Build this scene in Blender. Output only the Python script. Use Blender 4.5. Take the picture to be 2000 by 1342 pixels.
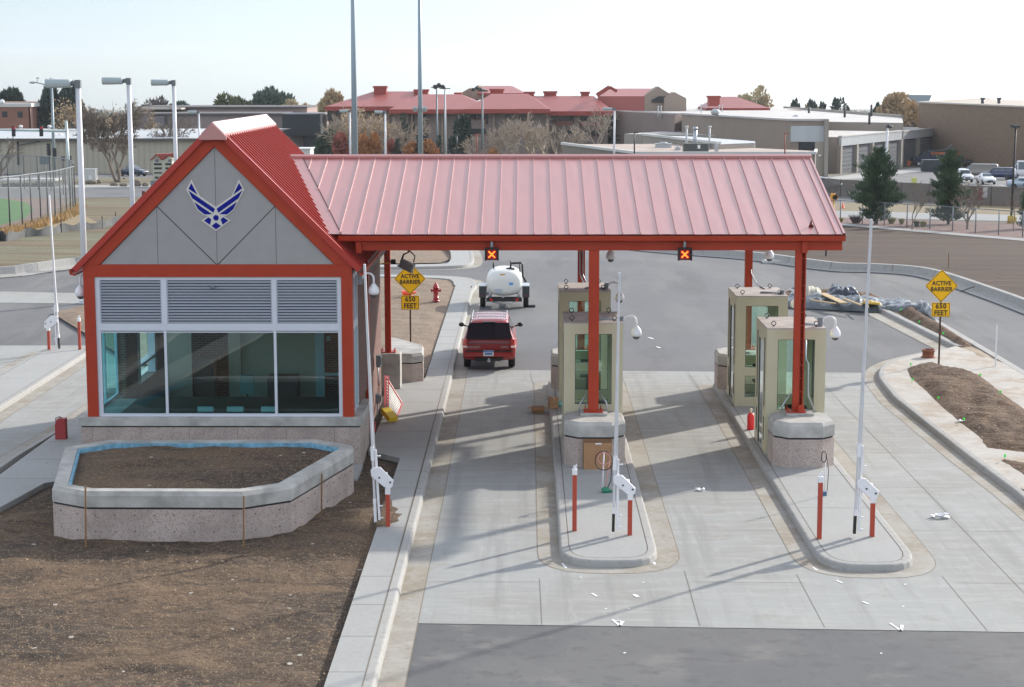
import bpy, bmesh, math, random
from math import sin, cos, pi, radians, atan2, sqrt, hypot
from mathutils import Vector, Matrix, noise as mnoise

# ------------------------------------------------------------ camera, world, sun
for o_ in list(bpy.data.objects): bpy.data.objects.remove(o_)
SC = bpy.context.scene
COL = SC.collection
CAMH, FPX, TH, YAW, ROLL = 10.4, 3571.0, .1452, .0084, -.0010
def cam_axes():
    F = Vector((-sin(YAW)*cos(TH), cos(YAW)*cos(TH), -sin(TH)))
    u0 = Vector((cos(YAW), sin(YAW), 0)); v0 = Vector((sin(YAW)*sin(TH), -cos(YAW)*sin(TH), -cos(TH)))
    u = cos(ROLL)*u0 - sin(ROLL)*v0; v = sin(ROLL)*u0 + cos(ROLL)*v0
    return u, v, F
CU, CV, CF = cam_axes()
cam = bpy.data.cameras.new('camera'); camo = bpy.data.objects.new('camera', cam); COL.objects.link(camo)
M_ = Matrix((CU, -CV, -CF)).transposed().to_4x4(); M_.translation = Vector((0, 0, CAMH)); camo.matrix_world = M_
cam.lens = FPX/2000*36; cam.sensor_width = 36; cam.clip_end = 20000; cam.clip_start = .5
SC.camera = camo
SUN_AZ, SUN_EL = radians(43.5), radians(23.5)      # azimuth measured from +X towards +Y
SUN_STRENGTH, SKY_STRENGTH, EXPOSURE = 2.25, .150, 1.34
w = bpy.data.worlds.new('World'); SC.world = w; w.use_nodes = True
nt = w.node_tree; bg = nt.nodes['Background']; sky = nt.nodes.new('ShaderNodeTexSky')
sky.sky_type = 'NISHITA'; sky.sun_disc = False; sky.sun_elevation = SUN_EL
sky.sun_rotation = pi/2 - SUN_AZ; sky.altitude = 1600; sky.air_density = 1.0; sky.dust_density = 1.2; sky.ozone_density = 1.0
tc = nt.nodes.new('ShaderNodeTexCoord'); mp = nt.nodes.new('ShaderNodeMapping'); mp.inputs['Scale'].default_value = (1.5, 1.5, 22)
ns = nt.nodes.new('ShaderNodeTexNoise'); ns.inputs['Scale'].default_value = 1.6; ns.inputs['Detail'].default_value = 6; ns.inputs['Roughness'].default_value = .55
cr_ = nt.nodes.new('ShaderNodeValToRGB'); cr_.color_ramp.elements[0].position = .3; cr_.color_ramp.elements[1].position = .62
cr_.color_ramp.elements[0].color = (.55, .55, .55, 1); cr_.color_ramp.elements[1].color = (1, 1, 1, 1)
mx = nt.nodes.new('ShaderNodeMix'); mx.data_type = 'RGBA'
hs = nt.nodes.new('ShaderNodeHueSaturation'); hs.inputs['Saturation'].default_value = .22; hs.inputs['Value'].default_value = 1.1
L = nt.links
L.new(tc.outputs['Generated'], mp.inputs[0]); L.new(mp.outputs[0], ns.inputs['Vector']); L.new(ns.outputs[0], cr_.inputs[0])
L.new(sky.outputs[0], hs.inputs['Color']); L.new(cr_.outputs[0], mx.inputs[0])
L.new(sky.outputs[0], mx.inputs[6]); L.new(hs.outputs[0], mx.inputs[7]); 
sz = nt.nodes.new('ShaderNodeSeparateXYZ'); mr = nt.nodes.new('ShaderNodeMapRange'); mr.inputs[1].default_value = .06; mr.inputs[2].default_value = .32
hm = nt.nodes.new('ShaderNodeMix'); hm.data_type = 'RGBA'; hm.inputs[6].default_value = (.275, .311, .352, 1); hm.inputs[7].default_value = (1, 1, 1, 1)
mu = nt.nodes.new('ShaderNodeMix'); mu.data_type = 'RGBA'; mu.blend_type = 'MULTIPLY'; mu.inputs[0].default_value = 1
L.new(tc.outputs['Generated'], sz.inputs[0]); L.new(sz.outputs[2], mr.inputs[0]); L.new(mr.outputs[0], hm.inputs[0]); L.new(mx.outputs[2], mu.inputs[6]); L.new(hm.outputs[2], mu.inputs[7]); L.new(mu.outputs[2], bg.inputs[0])
bg.inputs[1].default_value = SKY_STRENGTH
sl = bpy.data.lights.new('sun', 'SUN'); sl.energy = SUN_STRENGTH; sl.angle = radians(1.2); sl.color = (1, .93, .83)
so = bpy.data.objects.new('sun', sl); COL.objects.link(so)
SDIR = Vector((cos(SUN_EL)*cos(SUN_AZ), cos(SUN_EL)*sin(SUN_AZ), sin(SUN_EL)))
so.rotation_euler = SDIR.to_track_quat('Z', 'Y').to_euler(); so.location = (60, 60, 60)
SC.view_settings.view_transform = 'Standard'; SC.view_settings.look = 'None'; SC.view_settings.exposure = EXPOSURE
SC.view_settings.gamma = 1; SC.render.engine = 'CYCLES'
try:
    SC.cycles.max_bounces = 8; SC.cycles.transparent_max_bounces = 16
except Exception: pass

# ------------------------------------------------------------ measuring helpers (photo pixel -> world)
def ray(px, py): return CF + CU*((px-1000)/FPX) + CV*((py-671)/FPX)
def U(px, py, z=0.):
    d = ray(px, py); t = (z-CAMH)/d.z; return Vector((d.x*t, d.y*t, z))
def UD(px, py, D):
    d = ray(px, py); t = D/d.y; return Vector((d.x*t, D, CAMH+d.z*t))
TB = [(-400, 0.), (104, 0.), (430, -9.4), (9000, -9.4-8570*.0165)]   # the land: level at the gate, then falling away
def T(y):
    for (a, za), (b, zb) in zip(TB, TB[1:]):
        if y <= b: return za + (zb-za)*(y-a)/(b-a)
    return TB[-1][1]
def G(px, py, dz=0.):
    d = ray(px, py)
    for (a, za), (b, zb) in zip(TB, TB[1:]):
        m = (zb-za)/(b-a)                     # z = za + m (y-a) + dz
        den = d.z - m*d.y
        if abs(den) < 1e-9: continue
        t = (za - m*a + dz - CAMH)/den
        if t > 0 and a-1e-6 <= d.y*t <= b+1e-6: return Vector((d.x*t, d.y*t, CAMH+d.z*t))
    return UD(px, py, 2500)
def pxm(D, z=0):                              # pixels per metre at distance D
    return FPX/(D*cos(TH)-(z-CAMH)*sin(TH))

# ------------------------------------------------------------ materials
MATS = {}
def _n(nt, t, **k):
    n = nt.nodes.new(t)
    for a, b in k.items():
        if a in n.inputs: n.inputs[a].default_value = b
        else: setattr(n, a, b)
    return n
def mat(name, col, rough=.6, metal=0., var=.0, vs=2., var2=None, bump=0., bs=30., spec=.5, coat=0., speck=None, emit=None, stretch=None, det=5):
    """plain surface with two octaves of tone variation, optional aggregate specks and a fine bump"""
    if name in MATS: return MATS[name]
    m = bpy.data.materials.new(name); m.use_nodes = True; nt = m.node_tree; p = nt.nodes['Principled BSDF']; l = nt.links
    p.inputs['Roughness'].default_value = rough; p.inputs['Metallic'].default_value = metal
    p.inputs['Specular IOR Level'].default_value = spec; p.inputs['Coat Weight'].default_value = coat
    c = (*col, 1); p.inputs['Base Color'].default_value = c
    out = None
    tc = _n(nt, 'ShaderNodeTexCoord'); vec = tc.outputs['Object']
    if stretch:
        mp = _n(nt, 'ShaderNodeMapping'); mp.inputs['Scale'].default_value = stretch; l.new(vec, mp.inputs[0]); vec = mp.outputs[0]
    if var > 0:
        n1 = _n(nt, 'ShaderNodeTexNoise', Scale=vs, Detail=det, Roughness=.6); l.new(vec, n1.inputs['Vector'])
        c2 = var2 if var2 else tuple(x*(1-var) for x in col)
        r = _n(nt, 'ShaderNodeValToRGB'); r.color_ramp.elements[0].position = .36; r.color_ramp.elements[1].position = .64
        r.color_ramp.elements[0].color = (*c2, 1); r.color_ramp.elements[1].color = (*[min(1, x*(1+var*.35)) for x in col], 1)
        l.new(n1.outputs[0], r.inputs[0]); out = r.outputs[0]
    if speck:                                  # (scale, threshold, colour, amount)
        v = _n(nt, 'ShaderNodeTexVoronoi', Scale=speck[0]); l.new(vec, v.inputs['Vector'])
        r2 = _n(nt, 'ShaderNodeValToRGB'); r2.color_ramp.elements[0].position = speck[1]; r2.color_ramp.elements[1].position = speck[1]+.08
        r2.color_ramp.elements[0].color = (1, 1, 1, 1); r2.color_ramp.elements[1].color = (0, 0, 0, 1)
        sepc = _n(nt, 'ShaderNodeSeparateColor'); l.new(v.outputs['Color'], sepc.inputs[0]); l.new(sepc.outputs[0], r2.inputs[0])
        mm = _n(nt, 'ShaderNodeMath', operation='MULTIPLY'); mm.inputs[1].default_value = speck[3]; l.new(r2.outputs[0], mm.inputs[0])
        mi = _n(nt, 'ShaderNodeMix', data_type='RGBA'); l.new(mm.outputs[0], mi.inputs[0])
        if out: l.new(out, mi.inputs[6])
        else: mi.inputs[6].default_value = c
        mi.inputs[7].default_value = (*speck[2], 1); out = mi.outputs[2]
    if out: l.new(out, p.inputs['Base Color'])
    if bump > 0:
        nb = _n(nt, 'ShaderNodeTexNoise', Scale=bs, Detail=4); l.new(vec, nb.inputs['Vector'])
        b = _n(nt, 'ShaderNodeBump', Strength=bump, Distance=.02); l.new(nb.outputs[0], b.inputs['Height']); l.new(b.outputs[0], p.inputs['Normal'])
    if emit:
        p.inputs['Emission Color'].default_value = (*emit[0], 1); p.inputs['Emission Strength'].default_value = emit[1]
    MATS[name] = m; return m
GK = 1.
def ground_mat(name, layers, base, rough=.9, bumps=((40, .4, .02),), fine=None, joint=None, streak=None):
    """base colour, then layers (scale, lo, hi, colour, amount, stretch) mixed over it by noise"""
    base = tuple(x*GK for x in base); layers = [(a, b, c, tuple(x*GK for x in d), e, f) for a, b, c, d, e, f in layers]
    m = bpy.data.materials.new(name); m.use_nodes = True; nt = m.node_tree; p = nt.nodes['Principled BSDF']; l = nt.links
    p.inputs['Roughness'].default_value = rough; p.inputs['Specular IOR Level'].default_value = .3
    tc = _n(nt, 'ShaderNodeTexCoord'); O = tc.outputs['Object']
    cur = None
    for i, (s, lo, hi, c, amt, st) in enumerate(layers):
        mp = _n(nt, 'ShaderNodeMapping'); mp.inputs['Scale'].default_value = st or (1, 1, 1); mp.inputs['Location'].default_value = (i*13.7, i*5.1, 0); l.new(O, mp.inputs[0])
        n1 = _n(nt, 'ShaderNodeTexNoise', Scale=s, Detail=7, Roughness=.62); l.new(mp.outputs[0], n1.inputs['Vector'])
        r = _n(nt, 'ShaderNodeMapRange'); r.inputs[1].default_value = lo; r.inputs[2].default_value = hi; r.inputs[4].default_value = amt; l.new(n1.outputs[0], r.inputs[0])
        mi = _n(nt, 'ShaderNodeMix', data_type='RGBA'); l.new(r.outputs[0], mi.inputs[0])
        if cur: l.new(cur, mi.inputs[6])
        else: mi.inputs[6].default_value = (*base, 1)
        mi.inputs[7].default_value = (*c, 1); cur = mi.outputs[2]
    if fine:                                   # (scale, threshold, colour) small stones
        for (s, th, c) in fine:
            v = _n(nt, 'ShaderNodeTexVoronoi', Scale=s); l.new(O, v.inputs['Vector'])
            sp = _n(nt, 'ShaderNodeSeparateColor'); l.new(v.outputs['Color'], sp.inputs[0])
            g = _n(nt, 'ShaderNodeMath', operation='LESS_THAN'); g.inputs[1].default_value = th; l.new(sp.outputs[0], g.inputs[0])
            d = _n(nt, 'ShaderNodeMath', operation='LESS_THAN'); d.inputs[1].default_value = .45; l.new(v.outputs['Distance'], d.inputs[0])
            mu = _n(nt, 'ShaderNodeMath', operation='MULTIPLY'); l.new(g.outputs[0], mu.inputs[0]); l.new(d.outputs[0], mu.inputs[1])
            mi = _n(nt, 'ShaderNodeMix', data_type='RGBA'); l.new(mu.outputs[0], mi.inputs[0]); l.new(cur, mi.inputs[6]); mi.inputs[7].default_value = (*c, 1); cur = mi.outputs[2]
    l.new(cur, p.inputs['Base Color'])
    prev = None
    for (s, st, di) in bumps:
        nb = _n(nt, 'ShaderNodeTexNoise', Scale=s, Detail=5); l.new(O, nb.inputs['Vector'])
        b = _n(nt, 'ShaderNodeBump', Strength=st, Distance=di); l.new(nb.outputs[0], b.inputs['Height'])
        if prev: l.new(prev, b.inputs['Normal'])
        prev = b.outputs[0]
    if prev: l.new(prev, p.inputs['Normal'])
    MATS[name] = m; return m
def glass_mat(name, tint, refl=.12, rough=.0):
    m = bpy.data.materials.new(name); m.use_nodes = True; nt = m.node_tree; l = nt.links; nt.nodes.clear()
    o = _n(nt, 'ShaderNodeOutputMaterial'); t = _n(nt, 'ShaderNodeBsdfTransparent'); t.inputs[0].default_value = (*tint, 1)
    g = _n(nt, 'ShaderNodeBsdfGlossy'); g.inputs['Roughness'].default_value = rough; g.inputs[0].default_value = (.9, .95, .95, 1)
    f = _n(nt, 'ShaderNodeFresnel', IOR=1.5); a = _n(nt, 'ShaderNodeMath', operation='ADD'); a.inputs[1].default_value = refl
    mx = _n(nt, 'ShaderNodeMixShader'); l.new(f.outputs[0], a.inputs[0]); l.new(a.outputs[0], mx.inputs[0]); l.new(t.outputs[0], mx.inputs[1]); l.new(g.outputs[0], mx.inputs[2]); l.new(mx.outputs[0], o.inputs[0])
    MATS[name] = m; return m
def mesh_mat(name, col, alpha):
    m = bpy.data.materials.new(name); m.use_nodes = True; p = m.node_tree.nodes['Principled BSDF']
    p.inputs['Base Color'].default_value = (*col, 1); p.inputs['Alpha'].default_value = alpha; p.inputs['Roughness'].default_value = .7; MATS[name] = m; return m
def brick_mat(name, c1, c2, mortar, scale=1., bw=.22, bh=.075, axis='XZ'):
    m = bpy.data.materials.new(name); m.use_nodes = True; nt = m.node_tree; p = nt.nodes['Principled BSDF']; l = nt.links
    p.inputs['Roughness'].default_value = .85
    tc = _n(nt, 'ShaderNodeTexCoord'); mp = _n(nt, 'ShaderNodeMapping')
    sx = _n(nt, 'ShaderNodeSeparateXYZ'); cx = _n(nt, 'ShaderNodeCombineXYZ'); ad = _n(nt, 'ShaderNodeMath', operation='ADD')
    l.new(tc.outputs['Object'], sx.inputs[0]); l.new(sx.outputs[0], ad.inputs[0]); l.new(sx.outputs[1], ad.inputs[1]); l.new(ad.outputs[0], cx.inputs[0]); l.new(sx.outputs[2], cx.inputs[1])
    b = _n(nt, 'ShaderNodeTexBrick', Scale=1/scale); b.inputs['Brick Width'].default_value = bw; b.inputs['Row Height'].default_value = bh; b.inputs['Mortar Size'].default_value = .006
    b.inputs['Color1'].default_value = (*c1, 1); b.inputs['Color2'].default_value = (*c2, 1); b.inputs['Mortar'].default_value = (*mortar, 1)
    l.new(cx.outputs[0], b.inputs['Vector']); l.new(b.outputs[0], p.inputs['Base Color'])
    MATS[name] = m; return m

# ------------------------------------------------------------ mesh builder
class B:
    def __init__(s): s.v = []; s.f = []; s.mi = []; s.sm = []; s.m = 0; s.s = False; s.X = None
    def at(s, loc=(0, 0, 0), rz=0., rx=0., ry=0., sc=1.): s.X = Matrix.Translation(Vector(loc)) @ Matrix.Rotation(rz, 4, 'Z') @ Matrix.Rotation(ry, 4, 'Y') @ Matrix.Rotation(rx, 4, 'X') @ Matrix.Scale(sc, 4); return s
    def raw(s, vs, fs):
        n = len(s.v)
        for p in vs:
            p = Vector(p); s.v.append(tuple(s.X @ p) if s.X else tuple(p))
        for f in fs: s.f.append(tuple(i+n for i in f)); s.mi.append(s.m); s.sm.append(s.s)
        return s
    def box(s, x0, x1, y0, y1, z0, z1):
        return s.raw([(x0, y0, z0), (x1, y0, z0), (x1, y1, z0), (x0, y1, z0), (x0, y0, z1), (x1, y0, z1), (x1, y1, z1), (x0, y1, z1)],
                     [(3, 2, 1, 0), (4, 5, 6, 7), (0, 1, 5, 4), (1, 2, 6, 5), (2, 3, 7, 6), (3, 0, 4, 7)])
    def bar(s, a, b, w, h, up=(0, 0, 1)):
        a = Vector(a); b = Vector(b); d = (b-a).normalized(); up = Vector(up)
        if abs(d.dot(up)) > .98: up = Vector((0, 1, 0))
        r = d.cross(up).normalized(); u = r.cross(d)
        P = []
        for c in (a, b):
            for i, j in ((-1, -1), (1, -1), (1, 1), (-1, 1)): P.append(c + r*(i*w/2) + u*(j*h/2))
        return s.raw(P, [(0, 1, 2, 3), (7, 6, 5, 4), (4, 5, 1, 0), (5, 6, 2, 1), (6, 7, 3, 2), (7, 4, 0, 3)])
    def tube(s, pts, r, n=8, cap=True, smooth=True):
        pts = [Vector(p) for p in pts]; k = len(pts); rs = r if isinstance(r, (list, tuple)) else [r]*k
        V_ = []; F_ = []; ref = None
        for i, p in enumerate(pts):
            d = (pts[min(i+1, k-1)] - pts[max(i-1, 0)])
            d = d.normalized() if d.length > 1e-9 else Vector((0, 0, 1))
            if ref is None: ref = Vector((1, 0, 0)) if abs(d.x) < .9 else Vector((0, 1, 0))
            a = (ref - d*ref.dot(d)).normalized(); b = d.cross(a); ref = a
            for j in range(n): t = 2*pi*j/n; V_.append(p + a*(cos(t)*rs[i]) + b*(sin(t)*rs[i]))
        for i in range(k-1):
            for j in range(n): F_.append((i*n+j, i*n+(j+1) % n, (i+1)*n+(j+1) % n, (i+1)*n+j))
        os_ = s.s; s.s = smooth; n0 = len(s.v)
        s.raw(V_, F_); s.s = False
        if cap:
            s.f.append(tuple(n0+j for j in range(n-1, -1, -1))); s.mi.append(s.m); s.sm.append(False)
            s.f.append(tuple(n0+(k-1)*n+j for j in range(n))); s.mi.append(s.m); s.sm.append(False)
        s.s = os_; return s
    def cyl(s, a, b, r0, r1=None, n=12): return s.tube([a, b], [r0, r0 if r1 is None else r1], n)
    def lathe(s, prof, c=(0, 0, 0), n=20, smooth=True, axis='Z'):
        V_ = []; F_ = []; c = Vector(c)
        for r, z in prof:
            for j in range(n):
                t = 2*pi*j/n
                q = Vector((r*cos(t), r*sin(t), z)) if axis == 'Z' else (Vector((z, r*cos(t), r*sin(t))) if axis == 'X' else Vector((r*cos(t), z, -r*sin(t))))
                V_.append(c + q)
        for i in range(len(prof)-1):
            for j in range(n): F_.append((i*n+j, i*n+(j+1) % n, (i+1)*n+(j+1) % n, (i+1)*n+j))
        os_ = s.s; s.s = smooth; s.raw(V_, F_); s.s = os_; return s
    def prism(s, poly, z0, z1, plane='XY'):
        k = len(poly)
        def q(p, z): return (p[0], p[1], z) if plane == 'XY' else ((p[0], z, p[1]) if plane == 'XZ' else (z, p[0], p[1]))
        return s.raw([q(p, z0) for p in poly] + [q(p, z1) for p in poly],
                     [tuple(range(k-1, -1, -1)), tuple(range(k, 2*k))] + [(i, (i+1) % k, (i+1) % k + k, i+k) for i in range(k)])
    def loft(s, rings, cap=True, closed=True):
        k = len(rings[0]); V_ = [p for r in rings for p in r]; F_ = []
        for i in range(len(rings)-1):
            for j in range(k if closed else k-1): F_.append((i*k+j, i*k+(j+1) % k, (i+1)*k+(j+1) % k, (i+1)*k+j))
        if cap: F_.append(tuple(range(k-1, -1, -1))); F_.append(tuple(range((len(rings)-1)*k, len(rings)*k)))
        return s.raw(V_, F_)
    def ell(s, c, rx, ry, rz, n=16, m=10):
        os_ = s.s; s.s = True; c = Vector(c); V_ = []; F_ = []
        for i in range(m+1):
            t = pi*i/m
            for j in range(n): a = 2*pi*j/n; V_.append(c + Vector((rx*sin(t)*cos(a), ry*sin(t)*sin(a), rz*cos(t))))
        for i in range(m):
            for j in range(n): F_.append((i*n+j, (i+1)*n+j, (i+1)*n+(j+1) % n, i*n+(j+1) % n))
        s.raw(V_, F_); s.s = os_; return s
    def build_each(s, name, mats, parent=None, world=False, **k):
        """one object per connected piece"""
        par = list(range(len(s.v)))
        def find(i):
            while par[i] != i: par[i] = par[par[i]]; i = par[i]
            return i
        for f in s.f:
            for j in f[1:]: par[find(j)] = find(f[0])
        G_ = {}
        for i, f in enumerate(s.f): G_.setdefault(find(f[0]), []).append(i)
        out = []
        for ids in G_.values():
            b = B(); mp = {}
            for i in ids:
                for v in s.f[i]:
                    if v not in mp: mp[v] = len(b.v); b.v.append(s.v[v])
                b.f.append(tuple(mp[v] for v in s.f[i])); b.mi.append(s.mi[i]); b.sm.append(s.sm[i])
            out.append(b.build(name, mats, parent, world, **k))
        return out
    def build(s, name, mats, parent=None, world=False, bevel=0., seg=2, loc=None, normals=True, solid=0.):
        me = bpy.data.meshes.new(name); vs = s.v
        if world and parent is not None:
            off = frame(parent); inv = off.inverted(); vs = [tuple(inv @ Vector(p)) for p in vs]
        me.from_pydata(vs, [], s.f)
        if not isinstance(mats, (list, tuple)): mats = [mats]
        for m in mats: me.materials.append(m)
        for p, i, sm in zip(me.polygons, s.mi, s.sm): p.material_index = i; p.use_smooth = sm
        if normals:
            bm = bmesh.new(); bm.from_mesh(me); bmesh.ops.recalc_face_normals(bm, faces=bm.faces); bm.to_mesh(me); bm.free()
        me.update(); o = bpy.data.objects.new(name, me); COL.objects.link(o)
        if parent is not None: o.parent = parent
        if loc is not None: o.location = loc
        if bevel > 0:
            b = o.modifiers.new('bevel', 'BEVEL'); b.width = bevel; b.segments = seg; b.limit_method = 'ANGLE'; b.angle_limit = radians(35)
        if solid > 0:
            b = o.modifiers.new('solid', 'SOLIDIFY'); b.thickness = solid
        return o
def frame(o):
    while o.parent: o = o.parent
    return Matrix.Translation(o.location) @ o.rotation_euler.to_matrix().to_4x4()
def tag(o, label=None, cat=None, group=None, kind=None):
    if label: o['label'] = label
    if cat: o['category'] = cat
    if group: o['group'] = group
    if kind: o['kind'] = kind
    return o
def thing(name, label, cat, loc=(0, 0, 0), rz=0., group=None):
    o = bpy.data.objects.new(name, None); COL.objects.link(o); o.location = loc; o.rotation_euler = (0, 0, rz); o.empty_display_size = .2
    return tag(o, label, cat, group)
def kids(o): return [c for c in bpy.data.objects if c.parent == o]
KIDS = {}
def dup(root, loc, rz=None, label=None, group=None, sc=None):
    def cp(o, par):
        c = o.copy(); COL.objects.link(c); c.parent = par
        if o.name not in KIDS: KIDS[o.name] = kids(o)
        for ch in KIDS[o.name]: cp(ch, c)
        return c
    r = cp(root, None); r.location = loc
    if rz is not None: r.rotation_euler = (0, 0, rz)
    if label: r['label'] = label
    if group: r['group'] = group
    if sc: r.scale = (sc, sc, sc)
    return r
def text_mesh(txt, size, bold=0., extrude=.004, align='CENTER', space=1.):
    c = bpy.data.curves.new('t', 'FONT'); c.body = txt; c.size = size; c.extrude = extrude; c.offset = bold; c.align_x = align; c.align_y = 'CENTER'; c.space_character = space; c.resolution_u = 3
    o = bpy.data.objects.new('t', c); COL.objects.link(o); dg = bpy.context.evaluated_depsgraph_get(); dg.update()
    me = bpy.data.meshes.new_from_object(o.evaluated_get(dg)); bpy.data.objects.remove(o)
    vs = [v.co.copy() for v in me.vertices]; fs = [tuple(p.vertices) for p in me.polygons]; bpy.data.meshes.remove(me)
    return vs, fs
def add_text(b, txt, size, M, mi=0, sx=1., **k):
    """writes txt in the XZ plane facing -Y, then M"""
    vs, fs = text_mesh(txt, size, **k); om = b.m; b.m = mi
    ox = b.X; b.X = (ox if ox else Matrix()) @ M
    b.raw([(p.x*sx, -p.z, p.y) for p in vs], fs); b.m = om; b.X = ox
# ------------------------------------------------------------ materials used all over
GK = .81
concrete = ground_mat('concrete', [(.22, .42, .60, (.35, .345, .325), .9, None), (1.1, .48, .64, (.45, .45, .43), .7, (.6, 2.5, 1)), (4, .5, .68, (.34, .335, .315), .5, (.35, 3, 1)), (.8, .58, .70, (.31, .29, .25), .6, None), (16, .55, .75, (.36, .35, .33), .3, (.4, 2, 1)), (1.5, .52, .66, (.285, .285, .275), .55, (1.5, .07, 1)), (3.2, .56, .68, (.48, .48, .465), .4, (1.2, .25, 1))], (.39, .40, .39), .85, ((60, .25, .01), (8, .1, .01)))
concrete_new = ground_mat('pale walk concrete', [(.5, .35, .7, (.39, .39, .375), .8, None), (3, .5, .7, (.47, .47, .455), .5, (3, .6, 1)), (7, .54, .72, (.33, .325, .30), .5, None)], (.43, .435, .425), .85, ((60, .25, .01),))
gutterc = ground_mat('gutter concrete', [(.5, .42, .60, (.33, .285, .22), .85, None), (2.0, .5, .66, (.49, .47, .43), .6, None), (7, .54, .70, (.22, .20, .17), .55, None)], (.42, .40, .36), .88, ((60, .3, .01),))
kerbc = ground_mat('kerb concrete', [(.9, .4, .7, (.40, .39, .36), .6, None), (4, .5, .75, (.50, .49, .465), .5, None), (5, .54, .70, (.26, .25, .225), .6, None)], (.43, .425, .41), .85, ((60, .3, .01),))
asphalt = ground_mat('asphalt', [(.25, .44, .58, (.175, .174, .172), .9, None), (.8, .56, .68, (.26, .25, .235), .6, (.7, 1, 1)), (1.7, .56, .64, (.095, .095, .098), .4, (.8, 1.2, 1)), (2.6, .54, .74, (.10, .10, .105), .6, None), (28, .5, .75, (.22, .22, .22), .4, None)], (.145, .146, .150), .85, ((90, .5, .012), (7, .15, .02)))
asphalt_far = ground_mat('worn asphalt', [(.12, .38, .66, (.19, .19, .20), .8, None), (.9, .5, .78, (.22, .215, .205), .5, (.3, 2.5, 1)), (3, .58, .8, (.13, .13, .135), .4, (.3, 2, 1)), (.5, .50, .62, (.225, .222, .215), .7, (.5, .12, 1)), (.3, .54, .66, (.115, .117, .122), .6, (1.6, .3, 1)), (7, .5, .7, (.21, .21, .21), .35, None)], (.158, .162, .170), .85, ((60, .4, .012),))
GK = .92
dirt = ground_mat('bare soil', [(.20, .45, .56, (.060, .046, .037), .85, None), (.45, .52, .61, (.21, .138, .085), .6, (.45, 1.5, 1)), (1.6, .53, .65, (.045, .035, .029), .7, (.4, 1.7, 1)), (3.1, .56, .68, (.22, .15, .10), .5, (.6, 1.5, 1)), (7, .52, .68, (.29, .20, .125), .6, None), (30, .5, .64, (.060, .045, .036), .7, None)], (.145, .098, .064), .95, ((6, .7, .08), (30, .8, .03), (120, .6, .01)), fine=[(24, .07, (.30, .215, .125)), (38, .07, (.33, .26, .18)), (16, .04, (.05, .038, .03)), (9, .004, (.45, .42, .37))])
dirt_pale = ground_mat('graded pale soil', [(.25, .36, .66, (.22, .165, .12), .8, None), (1.4, .45, .72, (.32, .255, .195), .7, (.5, 1.4, 1)), (5, .52, .75, (.15, .105, .075), .65, (.6, 1.5, 1)), (24, .5, .72, (.33, .26, .20), .4, None)], (.26, .195, .143), .95, ((3, .7, .12), (16, .7, .05)), fine=[(9, .03, (.14, .09, .07))])
dirt_bed = ground_mat('loose bed soil', [(.5, .36, .66, (.085, .054, .036), .85, None), (2.4, .48, .66, (.22, .145, .09), .7, None), (8, .52, .70, (.045, .03, .022), .7, None)], (.15, .095, .06), .95, ((5, .9, .1), (22, .9, .05)), fine=[(20, .04, (.36, .29, .22))])
field = ground_mat('graded field', [(.05, .42, .58, (.055, .035, .025), .9, (.5, 4, 1)), (.25, .5, .62, (.105, .068, .047), .8, (.25, 5, 1)), (1.0, .52, .66, (.034, .022, .016), .7, (.25, 4, 1))], (.066, .041, .029), .95, ((2, .6, .1), (10, .5, .05)))
drygrass = ground_mat('dry grass', [(.06, .38, .66, (.30, .235, .14), .8, (1, 2, 1)), (.5, .5, .75, (.20, .155, .10), .6, (.5, 2.5, 1)), (3, .5, .75, (.36, .29, .18), .5, None)], (.27, .22, .135), .95, ((4, .6, .1),))
verge = ground_mat('thin green verge', [(.09, .42, .58, (.15, .10, .06), .9, (.5, 3, 1)), (.3, .5, .64, (.24, .21, .13), .8, (.3, 4, 1)), (1.2, .52, .66, (.09, .075, .045), .7, (.4, 3, 1))], (.165, .165, .105), .95, ((3, .6, .1),))
turf = ground_mat('mown turf', [(.15, .4, .7, (.05, .16, .025), .6, None), (2, .5, .8, (.05, .10, .03), .4, None)], (.065, .22, .035), .95)
warning_track = mat('infield clay', (.20, .12, .09), .95, var=.3, vs=.6)
joint_m = mat('joint line', (.20, .17, .135), .95)
dark_joint = mat('sealed joint', (.11, .095, .08), .95)
gravel = ground_mat('reddish gravel', [(.6, .4, .7, (.26, .17, .14), .8, None), (6, .5, .7, (.13, .08, .07), .6, None)], (.24, .165, .145), .95, ((8, .8, .05),))
plain = ground_mat('distant plain', [(.004, .4, .65, (.16, .15, .11), .9, (1, 4, 1)), (.02, .5, .7, (.10, .11, .08), .7, (1, 3, 1))], (.20, .175, .125), .95)
white_paint = mat('white marking paint', (.8, .8, .8), .7, var=.15, vs=20)
sand = ground_mat('sandy dirt', [(.8, .4, .7, (.40, .32, .24), .8, None), (6, .5, .7, (.25, .19, .14), .5, None)], (.36, .29, .215), .95, ((10, .6, .03),))

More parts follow.
